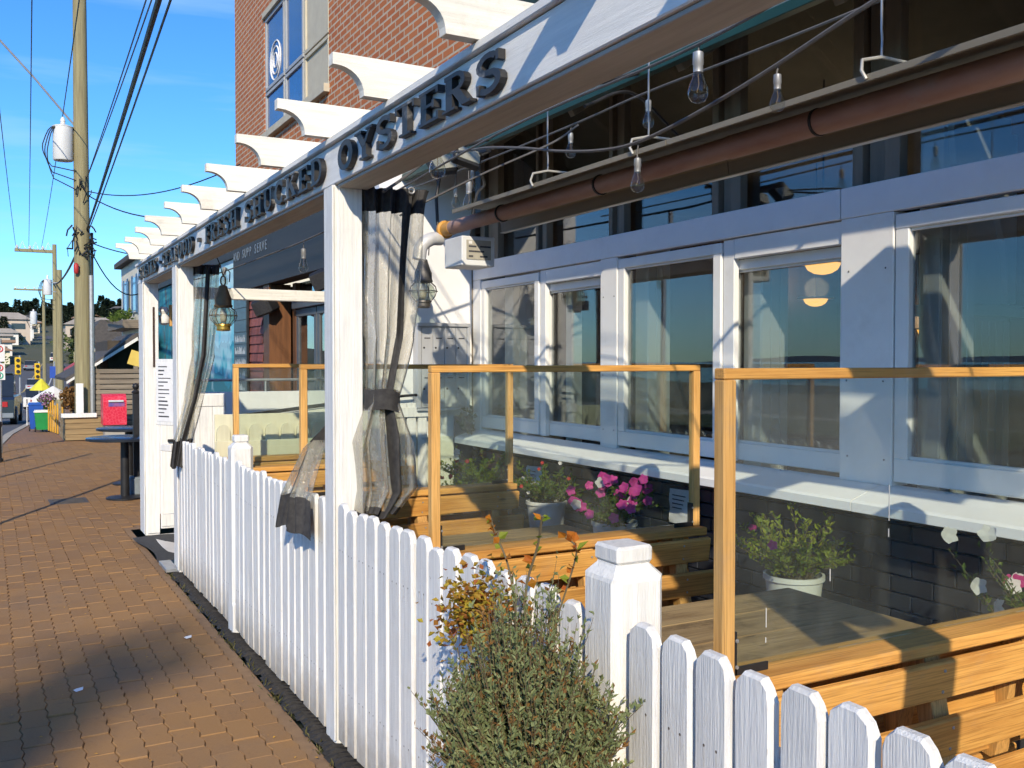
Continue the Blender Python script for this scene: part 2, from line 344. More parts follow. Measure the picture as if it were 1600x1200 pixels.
for a, b in zip(ys[:-1], ys[1:]):
    for dx0, dx1 in ((-0.16, 0.0),):
        g.add([(kerbx(a) + dx0, a, gz(a) - 0.13), (kerbx(a) + dx0, a, gz(a)), (kerbx(a) + dx1, a, gz(a)), (kerbx(b) + dx0, b, gz(b) - 0.13), (kerbx(b) + dx0, b, gz(b)), (kerbx(b) + dx1, b, gz(b))], [(0, 1, 4, 3), (1, 2, 5, 4)])
mk('kerb', g, CONC, kind='structure')
YEL = mat('road_paint', (0.55, 0.42, 0.12), (0.40, 0.30, 0.1), rough=0.8, scale=4)
WPT = mat('road_paint_white', (0.62, 0.62, 0.60), (0.4, 0.4, 0.4), rough=0.8, scale=4)
for nm, dx, m_ in (('centre_line', -4.6, YEL), ('edge_line', -2.3, WPT)):
    g = G()
    for i in range(1, len(yr) - 2):
        a, b = yr[i], yr[i + 1]; g.quad((rx(a) + dx - 0.07, a, zr[i] + 0.005), (rx(a) + dx + 0.07, a, zr[i] + 0.005), (rx(b) + dx + 0.07, b, zr[i + 1] + 0.005), (rx(b) + dx - 0.07, b, zr[i + 1] + 0.005))
    mk(nm, g, m_, kind='structure')
# lawn and promenade across the road, then the sea
GRASS = mat('grass_verge', (0.07, 0.10, 0.03), (0.045, 0.07, 0.02), rough=0.95, scale=1.2, bmp=0.5, bdist=0.03, fine=30, rnd=False)
g = G()
for i in range(len(yr) - 3):
    a, b = yr[i], yr[i + 1]; g.quad((rx(a) - 15, a, zr[i] + 0.02), (rx(a) - 9.4, a, zr[i] + 0.1), (rx(b) - 9.4, b, zr[i + 1] + 0.1), (rx(b) - 15, b, zr[i + 1] + 0.02))
mk('verge', g, GRASS, kind='structure')
# wide sheet of land under everything
def land(x, y):
    d = max(0, y - 150); h = -2.2 + 30 * (1 - math.exp(-d / 260.0)) * (0.55 + 0.45 * min(1, max(0, (x + 160) / 320)))
    h += 2.2 * math.sin(x * 0.021 + 1.3) * min(1, d / 250) + 1.6 * math.sin(x * 0.05 + y * 0.013) * min(1, d / 150)
    return h if y > 76 else -2.2
g = G(); g.grid(lambda u, v: (lambda x, y: (x, y, land(x, y)))(-110 + 620 * u, -60 + 960 * v), 62, 96)
HILL = mat('hillside', (0.060, 0.075, 0.035), (0.10, 0.095, 0.06), rough=0.95, scale=0.02, rnd=False)
mk('hill', g, HILL, kind='structure')
WATER = mat('sea_water', (0.035, 0.075, 0.10), (0.03, 0.065, 0.09), rough=0.16, scale=0.05, bmp=0.3, bdist=0.3, fine=0.4, spec=0.5, rnd=False)
g = G(); g.quad((-7000, -6000, -4.0), (-16, -6000, -4.0), (-16, 7000, -4.0), (-7000, 7000, -4.0)); mk('water', g, WATER, kind='structure')
g = G(); g.quad((-16.2, -200, -4.6), (-16.0, -200, -0.12), (-16.0, 78, -0.12), (-16.2, 78, -4.6)); g.quad((-16.0, -200, -0.12), (-6, -200, -0.14), (-6, 78, -0.14), (-16, 78, -0.12))
mk('embankment', g, CONC, kind='structure')
FARC = mat('far_coast', (0.07, 0.10, 0.12), (0.05, 0.075, 0.09), rough=1, scale=0.004, rnd=False)
g = G(); rr = random.Random(3); hs_ = [14 + 22 * abs(math.sin(k * 0.31)) + 12 * rr.random() for k in range(61)]
for k in range(60):
    y0, y1 = -5600 + k * 200, -5400 + k * 200
    g.add([(-5200, y0, -5), (-5200, y1, -5), (-5900, y1, hs_[k + 1]), (-5900, y0, hs_[k]), (-6600, y1, -5), (-6600, y0, -5)], [(0, 1, 2, 3), (3, 2, 4, 5)])
mk('terrain', g, FARC, kind='structure')

# individual interlocking pavers: the largest in view as parts, the rest as one mass
def paver_mat():
    m, t, o = nodes('brick_paver'); p = t.nodes.new('ShaderNodeBsdfPrincipled'); t.links.new(p.outputs[0], o.inputs['Surface'])
    ge = t.nodes.new('ShaderNodeNewGeometry'); v = t.nodes.new('ShaderNodeVectorMath'); v.operation = 'MULTIPLY'; v.inputs[1].default_value = (1, 1, 1); t.links.new(ge.outputs['Position'], v.inputs[0]); v = v.outputs[0]
    wn = t.nodes.new('ShaderNodeTexWhiteNoise'); sn = t.nodes.new('ShaderNodeVectorMath'); sn.operation = 'SNAP'; sn.inputs[1].default_value = (0.1125, 0.1125, 5); t.links.new(v, sn.inputs[0]); t.links.new(sn.outputs[0], wn.inputs['Vector'])
    oi = t.nodes.new('ShaderNodeObjectInfo'); ad = t.nodes.new('ShaderNodeMath'); ad.operation = 'ADD'; t.links.new(oi.outputs['Random'], ad.inputs[0]); t.links.new(ge.outputs['Random Per Island'], ad.inputs[1]); fr = t.nodes.new('ShaderNodeMath'); fr.operation = 'FRACT'; t.links.new(ad.outputs[0], fr.inputs[0])
    c = ramp(t, fr.outputs[0], [(0.0, (0.265, 0.145, 0.058)), (0.35, (0.285, 0.158, 0.064)), (0.7, (0.25, 0.138, 0.058)), (1.0, (0.225, 0.125, 0.056))])
    n1 = noise(t, v, 1.1, 7, 0.72); c = mixc(t, ramp(t, n1, [(0.46, 0.0), (0.72, 0.8)]), c, (0.19, 0.125, 0.08))
    n3 = noise(t, v, 9, 8, 0.75); c = mixc(t, ramp(t, n3, [(0.57, 0.0), (0.72, 0.75)]), c, (0.13, 0.085, 0.055))
    n2 = noise(t, v, 120, 4, 0.7); c = mixc(t, ramp(t, n2, [(0.35, 0.0), (0.8, 0.45)]), c, (0.33, 0.205, 0.105))
    t.links.new(c, p.inputs['Base Color']); p.inputs['Roughness'].default_value = 0.9; p.inputs['Specular IOR Level'].default_value = 0.2
    t.links.new(bump(t, n2, 0.35, 0.003), p.inputs['Normal']); return m
PAV = paver_mat()
PL, PW = 0.225, 0.1125
def paver_outline():
    am = 0.011; ysx = [0, 0.25, 0.5, 0.75, 1.0]; wv = [0, 1, 0, 1, 0]
    left = [(-PW / 2 + 0.0012 + am * (q - 0.5), -PL / 2 + 0.003 + (PL - 0.006) * y) for y, q in zip(ysx, wv)]
    right = [(PW / 2 - 0.0012 + am * (q - 0.5), -PL / 2 + 0.003 + (PL - 0.006) * y) for y, q in zip(ysx, wv)]
    return right + left[::-1]
def paver_geo(gg, cx, cy, dz=0, tx=0, ty=0):
    o = paver_outline(); n = len(o); mid = [(x * 0.955, y * 0.975) for x, y in o]
    vs = [(cx + x, cy + y, -0.013) for x, y in o] + [(cx + x, cy + y, dz + tx * x + ty * y - 0.0035) for x, y in o] + [(cx + x, cy + y, dz + tx * x + ty * y) for x, y in mid]
    fs = [(k * n + i, k * n + (i + 1) % n, (k + 1) * n + (i + 1) % n, (k + 1) * n + i) for k in (0, 1) for i in range(n)] + [tuple(2 * n + i for i in range(n))]
    gg.add(vs, fs)
g0 = G(); g0.quad((-0.75, 3.3, -0.0125), (1.19, 3.3, -0.0125), (1.19, 21.2, -0.0125), (-0.75, 21.2, -0.0125)); g0.quad((1.19, 9.8, -0.0125), (3.55, 9.8, -0.0125), (3.55, 21.2, -0.0125), (1.19, 21.2, -0.0125))
bed = mk('sidewalk', g0, BASE, kind='structure')
spots = []
rp = random.Random(11)
for i in range(-5, 32):
    cx = -0.62 + (i + 5) * PW
    for j in range(0, 80):
        cy = 3.42 + j * PL + (PL / 2 if i % 2 else 0)
        if (cx + PW / 2 < 1.185 or (cy > 9.95 and cx < 3.4)) and cy < 21.1 and cx > kerbx(cy) + 0.08: spots.append((cx, cy))
vis = [s_ for s_ in spots if s_[0] > 0.01 * s_[1] - 0.02 and s_[1] > 3.7 and s_[0] < 1.2]
vis.sort(key=lambda q: q[1] + 0.3 * abs(q[0])); near = set(vis[:296])
variants = []
for k in range(14):
    gg = G(); paver_geo(gg, 0, 0, rp.uniform(-0.0038, 0.003), rp.uniform(-0.02, 0.02), rp.uniform(-0.012, 0.012)); variants.append(gg)
vmesh = []
for k, gg in enumerate(variants):
    me = gg.mesh('paver'); me.materials.append(PAV); vmesh.append(me)
mass = G()
for s_ in spots:
    if s_ in near:
        o = link(bpy.data.objects.new('paver', vmesh[rp.randrange(14)])); o.parent = bed; o.location = Vector((s_[0], s_[1], 0)) - ORG[bed.name]; o.rotation_euler = (0, 0, rp.choice((0, math.pi)) if False else rp.uniform(-0.006, 0.006))
    else: paver_geo(mass, s_[0], s_[1], rp.uniform(-0.002, 0.002), rp.uniform(-0.02, 0.02), rp.uniform(-0.012, 0.012))
o = mk('paving', mass, PAV, bed, kind='stuff')
# patio slab and the dark drain strip along the fence foot
g = G(); g.box(1.30, 3.22, -3.0, 9.25, -0.10, 0.018, 0.004); mk('patio_floor', g, mat('patio_concrete', (0.62, 0.60, 0.56), (0.52, 0.50, 0.47), rough=0.9, scale=3, bmp=0.3, fine=50, rnd=False), kind='structure')
g = G(); rg = random.Random(5)
for k in range(150):
    y = 0.4 + k * 0.048; wv = 0.010 * math.sin(k * 0.9) + rg.uniform(-0.008, 0.008)
    g.add([(1.195 + wv, y, -0.006), (1.30, y, 0.0), (1.30, y + 0.05, 0.0), (1.195 + wv + rg.uniform(-0.006, 0.006), y + 0.05, -0.006), (1.24, y + 0.02, 0.008 + rg.uniform(0, 0.008))], [(0, 1, 4), (1, 2, 4), (2, 3, 4), (3, 0, 4)])
mk('drain_strip', g, mat('wet_gravel', (0.035, 0.032, 0.030), (0.015, 0.014, 0.013), rough=0.8, scale=40, bmp=0.6, fine=120, rnd=False), kind='structure')

# ------------------------------------------------------------------ restaurant building (window front, end wall, interior)
rest = thing('restaurant_building', 'white restaurant window front with black brick base behind the patio', 'building', (3.3, 3.5, 0))
FX = 3.20
g = G(); g.box(FX + 0.035, FX + 0.16, -3.0, 6.46, 0, 1.04, 0); wain = mk('base_wall', g, mat('tile_mortar', (0.05, 0.052, 0.058), (0.065, 0.066, 0.072), rough=0.8, scale=8), rest)
TILE = mat('black_glazed_brick', (0.020, 0.023, 0.030), (0.034, 0.038, 0.048), rough=0.32, scale=3, bmp=0.15, fine=18, dirt=(0.10, 0.09, 0.09), dirt_amt=0.12, tint=0.3, spec=0.5)
gt = G(); gt.box(0, 0.035, -0.098, 0.098, -0.0325, 0.0325, 0.004); tme = gt.mesh('tile'); tme.materials.append(TILE); rq = random.Random(2)
for r_ in range(10):
    z = 0.985 - r_ * 0.070
    for c_ in range(26):
        y = 6.36 - c_ * 0.20 - (0.1 if r_ % 2 else 0)
        o = link(bpy.data.objects.new('tile', tme)); o.parent = wain; o.location = Vector((FX + rq.uniform(-0.0012, 0.0012), y, z)) - ORG[wain.name]; o.rotation_euler = (0, rq.uniform(-0.006, 0.006), rq.uniform(-0.006, 0.006))
g = G(); g.prism([(FX + 0.03, 1.10), (FX - 0.01, 1.092), (FX - 0.155, 1.045), (FX - 0.165, 1.035), (FX - 0.165, 1.000), (FX - 0.150, 0.995), (FX + 0.03, 1.02)], 'y', 2.72, 6.44)
mk('sill', g, WIN, rest)
g = G(); g.prism([(FX + 0.03, 1.10), (FX - 0.01, 1.092), (FX - 0.155, 1.045), (FX - 0.165, 1.035), (FX - 0.165, 1.000), (FX - 0.150, 0.995), (FX + 0.03, 1.02)], 'y', -3.0, 2.715)
mk('sill', g, WIN, rest)
# frieze board above the windows, in two lengths, and the upright boards
for y0, y1 in ((2.935, 6.46), (-3.0, 2.930)):
    g = G(); g.box(FX - 0.004, FX + 0.05, y0, y1, 2.205, 2.335, 0.003); mk('frieze_board', g, WIN, rest)
for y0, y1 in ((6.34, 6.465), (4.59, 4.76), (2.66, 2.93), (0.62, 0.90)):
    g = G(); g.box(FX, FX + 0.10, y0, y1, 1.095, 2.204, 0.003); mk('upright_board', g, WIN, rest)
NAIL = mat('nail_head', (0.10, 0.09, 0.08), rough=0.6)
for yb in (4.62, 4.73, 2.70, 2.89):
    for zz in (1.20, 1.52, 1.98):
        g = G(); g.lathe([(0.0045, 0), (0.003, 0.002)], (FX - 0.001, yb + 0.004 * math.sin(zz * 9), zz), 6, Matrix.Rotation(R(-90), 3, 'Y')); mk('nail', g, NAIL, rest)
def sash(y0, y1, z0, z1, xf, st, bot, top=None, head=0.0):
    """one sash: stiles and rails butted, with pane set back; y0<y1"""
    top = top or st; fr = None
    g = G(); g.box(xf, xf + 0.045, y0, y1, z0, z0 + bot, 0.004); fr = mk('window', g, WIN, rest)
    for a, b in ((y0, y0 + st), (y1 - st, y1)):
        g = G(); g.box(xf + 0.001, xf + 0.045, a, b, z0 + bot, z1 - top, 0.004); mk('stile', g, WIN, fr)
    g = G(); g.box(xf, xf + 0.045, y0, y1, z1 - top, z1, 0.004); mk('head_rail', g, WIN, fr)
    g = G(); g.box(xf + 0.028, xf + 0.034, y0 + st - 0.01, y1 - st + 0.01, z0 + bot - 0.01, z1 - top + 0.01, 0); mk('pane', g, WGLASS, fr)
    # glazing bead
    for a, b, c_, d_ in ((y0 + st, y1 - st, z0 + bot, z0 + bot + 0.012), (y0 + st, y1 - st, z1 - top - 0.012, z1 - top)):
        g = G(); g.box(xf + 0.014, xf + 0.027, a, b, c_, d_, 0.002); mk('glazing_bead', g, WIN, fr)
    return fr
sash(5.50, 6.335, 1.115, 2.19, FX + 0.004, 0.055, 0.085, 0.055)
sash(4.765, 5.495, 1.115, 2.11, FX + 0.050, 0.045, 0.080, 0.05)
g = G(); g.box(FX + 0.012, FX + 0.055, 4.765, 5.42, 2.112, 2.2, 0.003); mk('head_board', g, WIN, rest)
g = G(); g.box(FX + 0.016, FX + 0.049, 5.425, 5.494, 1.11, 2.2, 0.003); mk('meeting_post', g, WIN, rest)
sash(3.70, 4.585, 1.115, 2.19, FX + 0.004, 0.060, 0.085, 0.055)
sash(2.935, 3.695, 1.115, 2.10, FX + 0.050, 0.045, 0.085, 0.05)
g = G(); g.box(FX + 0.012, FX + 0.055, 2.935, 3.61, 2.102, 2.2, 0.003); mk('head_board', g, WIN, rest)
g = G(); g.box(FX + 0.016, FX + 0.049, 3.615, 3.694, 1.11, 2.2, 0.003); mk('meeting_post', g, WIN, rest)
sash(1.70, 2.655, 1.115, 2.19, FX + 0.004, 0.065, 0.095, 0.06)
sash(0.905, 1.695, 1.115, 2.19, FX + 0.050, 0.05, 0.085, 0.05)
g = G(); g.box(FX + 0.004, FX + 0.10, -3.0, 0.615, 1.10, 2.2, 0.003); mk('upright_board', g, WIN, rest)
# transom lights above the frieze
tp = [(6.10, 6.40), (5.42, 5.58), (4.55, 4.72), (3.58, 3.80), (2.65, 2.90), (1.75, 1.95), (0.8, 1.0)]
for y0, y1 in tp:
    g = G(); g.box(FX + 0.02, FX + 0.07, y0, y0 + (y1 - y0) * 0.30, 2.336, 3.40, 0.003); mk('transom_post', g, TRIM, rest)
    g = G(); g.box(FX + 0.055, FX + 0.11, y0 + (y1 - y0) * 0.36, y0 + (y1 - y0) * 0.72, 2.336, 3.40, 0.003); mk('transom_post', g, TRIM, rest)
    g = G(); g.box(FX + 0.03, FX + 0.08, y0 + (y1 - y0) * 0.78, y1, 2.336, 3.40, 0.003); mk('transom_post', g, TRIM, rest)
tt = sorted(tp); tt = [(-3, -2.9)] + tt
for (a0, a1), (b0, b1) in zip(tt[:-1], tt[1:]):
    g = G(); g.box(FX + 0.085, FX + 0.091, a1 - 0.1, b0 + 0.1, 2.30, 3.40, 0); mk('transom_pane', g, WGLASS, rest)
g = G(); g.box(FX + 0.02, FX + 0.12, -3, 6.46, 3.402, 4.6, 0.003); mk('upper_wall', g, mat('dark_green_board', (0.02, 0.045, 0.04), (0.015, 0.035, 0.03), rough=0.7, scale=3), rest)
# end wall with stucco facing the camera
g = G(); g.box(2.46, FX + 0.02, 6.47, 6.72, 0.0, 3.25, 0.004); endw = mk('end_wall', g, STUC, rest)
g = G(); g.box(2.62, 3.03, 6.452, 6.468, 0.02, 1.05, 0.003); mk('access_panel', g, mat('cream_panel', (0.72, 0.70, 0.58), (0.66, 0.64, 0.53), rough=0.6, scale=3), rest)
g = G(); g.box(3.04, 3.19, 6.455, 6.469, 0.0, 1.20, 0.003); mk('base_panel', g, mat('dark_base_panel', (0.035, 0.045, 0.06), (0.025, 0.03, 0.04), rough=0.6, scale=6), rest)
g = G(); g.box(FX - 0.008, FX + 0.022, 6.466, 6.50, 1.0, 3.2, 0.002); mk('corner_strip', g, TRIM, rest)
# interior room
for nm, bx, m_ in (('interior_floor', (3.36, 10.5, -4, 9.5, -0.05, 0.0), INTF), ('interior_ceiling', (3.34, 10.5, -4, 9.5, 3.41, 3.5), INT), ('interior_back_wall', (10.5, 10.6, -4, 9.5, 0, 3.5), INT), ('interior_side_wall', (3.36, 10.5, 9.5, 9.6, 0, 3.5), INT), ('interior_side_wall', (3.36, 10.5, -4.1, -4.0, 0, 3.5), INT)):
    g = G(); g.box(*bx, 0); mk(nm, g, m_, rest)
def pier(x0, x1, y, zt, wd=0.12, bracket=False):
    g = G(); g.box(x0, x1, y, y + wd, 0.0, zt, 0.002); p_ = mk('interior_pier', g, BEAD, rest)
    n_ = max(1, int((x1 - x0) / 0.05))
    for k in range(n_):
        a = x0 + (x1 - x0) * k / n_; g = G(); g.box(a + 0.004, a + (x1 - x0) / n_ - 0.004, y - 0.006, y - 0.0005, 0.1, 1.78 if bracket else zt - 0.05, 0.002); mk('bead_board', g, BEAD, p_)
    if bracket:
        g = G(); g.box(x0 - 0.03, x1 + 0.05, y - 0.05, y + wd + 0.02, 1.80, 1.85, 0.004); mk('capital', g, BEAD, p_)
        pts = [(x0 + 0.02, 2.62), (x1, 2.62), (x1, 1.86), (x1 - 0.06, 1.86)]
        pts += [(x1 - 0.06 - (x1 - x0 - 0.10) * (1 - math.cos(a * math.pi / 16)), 1.95 + 0.5 * math.sin(a * math.pi / 16)) for a in range(0, 9)]
        g = G(); g.prism(pts, 'y', y - 0.03, y + 0.05); mk('corbel', g, BEAD, p_)
pier(3.34, 3.60, 6.10, 2.30); pier(3.34, 3.42, 5.30, 2.30, 0.07); pier(3.34, 3.50, 4.48, 2.30); pier(3.34, 3.52, 3.56, 2.30); pier(3.62, 4.08, 2.75, 2.70, bracket=True)
pier(3.34, 3.55, 2.55, 2.30, 0.08)
for lx, ly, lz, rd in ((4.74, 4.49, 2.24, 0.125), (6.67, 6.40, 2.18, 0.12), (8.60, 6.71, 1.94, 0.13)):
    lp = thing('pendant_lamp', {4.74: 'nearest lit amber bowl pendant lamp seen inside the window', 6.67: 'lit bowl pendant lamp hanging below the nearest one in the same window', 8.60: 'small lit bowl pendant lamp seen inside the window nearest the camera'}[lx], 'pendant lamp', (lx, ly, lz), 'pendant lamps inside the restaurant')
    g = G(); g.lathe([(0.02, -rd * 0.62), (rd * 0.45, -rd * 0.56), (rd * 0.75, -rd * 0.38), (rd * 0.9, -rd * 0.12), (rd * 0.93, 0.0)], (lx, ly, lz), 20); mk('shade', g, WARM, lp, True)
    g = G(); g.lathe([(rd * 0.94, -0.008), (rd * 1.35, -0.004), (rd * 1.35, 0.006), (rd * 0.94, 0.008)], (lx, ly, lz), 24); mk('rim', g, WIN, lp, True)
    g = G(); g.tube([(lx, ly, lz + 0.01), (lx, ly, 3.41)], 0.006, 6); mk('stem', g, BLK, lp)
    pl_d = bpy.data.lights.new('lamp_glow', 'POINT'); pl_d.energy = 6; pl_d.color = (1.0, 0.72, 0.42); pl_d.shadow_soft_size = 0.1; pl_o = link(bpy.data.objects.new('lamp_glow', pl_d)); pl_o.parent = lp; pl_o.location = (0, 0, 0.09)
# dining tables and chairs just inside, seen dimly
for k, (tx, ty) in enumerate(((4.3, 4.9), (4.4, 3.2), (4.5, 1.6), (6.2, 4.6))):
    t_ = thing('dining_table', ['dim dining table inside, behind the farthest window pair', 'dim dining table inside, behind the middle window pair', 'dim dining table inside, behind the nearest window', 'dim dining table deep inside the dining room'][k], 'table', (tx, ty, 0), 'dining tables inside the restaurant')
    g = G(); g.box(tx - 0.4, tx + 0.4, ty - 0.35, ty + 0.35, 0.72, 0.75, 0.006); mk('table_top', g, mat('dark_wood', (0.10, 0.05, 0.025), (0.06, 0.03, 0.015), rough=0.35, scale=6, stretch=(1, 6, 1)), t_)
    g = G(); g.lathe([(0.26, 0), (0.24, 0.03), (0.05, 0.06), (0.04, 0.72)], (tx, ty, 0), 12); mk('pedestal', g, BLK, t_, True)

# roof over the inner half of the patio
GRN = mat('green_edge_strip', (0.012, 0.055, 0.042), (0.01, 0.04, 0.03), rough=0.5, scale=4)
can = thing('patio_canopy', 'dark green slatted canopy roof over the inner patio', 'canopy', (2.8, 2.0, 2.7))
g = G(); g.prism([(2.655, 2.95), (3.215, 3.32), (3.215, 3.38), (2.655, 3.02)], 'y', -4.0, 6.46); mk('roof_deck', g, mat('canopy_underside', (0.07, 0.08, 0.068), (0.05, 0.055, 0.048), rough=0.7, scale=4, stretch=(1, 0.2, 1)), can)
g = G(); g.box(2.27, 2.70, -4.0, 1.62, 2.70, 2.74, 0.004); mk('added_shade_roof', g, GRN, can)  # unseen slab added to keep sun off the near end of the window front
g = G(); g.box(2.632, 2.654, -4.0, 6.46, 2.945, 3.06, 0.003); mk('edge_board', g, WIN, can)
g = G(); g.box(2.628, 2.67, -4.0, 6.46, 2.90, 2.943, 0.003); mk('edge_strip', g, GRN, can)
for k in range(9):
    y = 6.1 - k * 0.9; g = G(); g.bar((2.69, y, 2.925), (3.19, y, 3.255), 0.045, 0.09); mk('rafter', g, TRIM, can)
# ------------------------------------------------------------------ pergola along the fence line
XF = 1.26
perg = thing('pergola', 'long white timber pergola with black lettering along its street beam', 'pergola', (1.32, 4.6, 0))
def post(y0, y1, x1=1.378):
    g = G(); g.box(XF, x1, y0, y1, 0.0, 2.329, 0.004); p_ = mk('post', g, WH, perg)
    for a, b in ((y0 - 0.010, y0 + 0.020),):      # corner boards
        g = G(); g.box(XF - 0.010, XF - 0.001, y0 - 0.009, y0 + 0.026, 0.02, 2.325, 0.002); mk('corner_board', g, WH, p_)
    g = G(); g.box(XF + 0.02, x1 - 0.0, y0 - 0.012, y0 - 0.001, 0.02, 2.325, 0.002); mk('face_board', g, WH, p_)
    return p_
post(3.835, 3.97); post(7.56, 7.78); p0 = post(9.32, 9.66, 1.385); post(-0.05, 0.10)
g = G(); g.box(1.335, 1.352, 9.300, 9.3075, 1.55, 2.10, 0.001); mk('hinge_slot', g, mat('dark_slot', (0.05, 0.025, 0.02), rough=0.7), p0)
g = G(); g.box(XF, XF + 0.15, -0.4, 9.72, 2.330, 2.492, 0.004); beam = mk('beam', g, WHX, perg)
g = G(); g.box(XF - 0.018, XF + 0.16, -0.4, 9.74, 2.494, 2.520, 0.003); mk('cap_board', g, WHX, perg)
# boards under the beam in a darker tan than the white paint
SOFFIT = mat('beam_soffit', (0.44, 0.41, 0.37), (0.33, 0.305, 0.27), rough=0.8, scale=9, stretch=(4, 0.25, 4), bmp=0.4, fine=40)
g = G(); g.box(XF + 0.012, XF + 0.14, -0.4, 9.70, 2.318, 2.3285, 0.001)
for a, b in ((-0.05, 0.10), (3.835, 3.97), (7.56, 7.78), (9.32, 9.66)): pass
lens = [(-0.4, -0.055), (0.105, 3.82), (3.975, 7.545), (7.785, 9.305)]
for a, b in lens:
    g = G(); g.box(XF + 0.012, XF + 0.14, a, b, 2.316, 2.3285, 0.002); mk('soffit_board', g, SOFFIT, perg)
# joists with scooped ends
def joist_poly(xl, xr, zb, zt):
    d = zt - zb; pts = [(xl, zt), (xl, zt - 0.040)]
    for k in range(0, 9):
        a = k / 8 * math.pi / 2; pts.append((xl + 0.012 + 0.100 * math.sin(a), zb + (d - 0.040) * math.cos(a) ** 0.9 if k < 8 else zb))
    pr = [(xr, zt), (xr, zt - 0.040)]
    for k in range(0, 9):
        a = k / 8 * math.pi / 2; pr.append((xr - 0.012 - 0.100 * math.sin(a), zb + (d - 0.040) * math.cos(a) ** 0.9 if k < 8 else zb))
    return pts + pr[::-1]
jp = joist_poly(1.03, 1.66, 2.5215, 2.655)
gj = G(); gj.prism(jp, 'y', -0.022, 0.022)
jo = None
jy = [9.27, 8.70, 8.06, 7.40, 6.70, 6.00, 5.30, 4.57, 3.88, 3.19, 2.50, 1.81, 1.12, 0.43]
jme = gj.mesh('joist', (0, 0, 0)); jme.materials.append(WHJ); rj = random.Random(4)
for y in jy:
    o = link(bpy.data.objects.new('joist', jme)); o.parent = perg; o.location = Vector((rj.uniform(-0.006, 0.006), y, rj.uniform(0.0, 0.002))) - ORG[perg.name]; o.rotation_euler = (0, rj.uniform(-0.006, 0.004), rj.uniform(-0.012, 0.012))
# cross beams to the wall; the nearer is unseen, added for its facade shadow
for y in (1.05, 7.90):
    g = G(); g.box(1.412, 3.19 if y < 5 else 3.0, y - 0.05, y + 0.05, 2.36 if y < 5 else 2.10, 2.49 if y < 5 else 2.19, 0.004); mk('cross_beam', g, WHJ, perg)

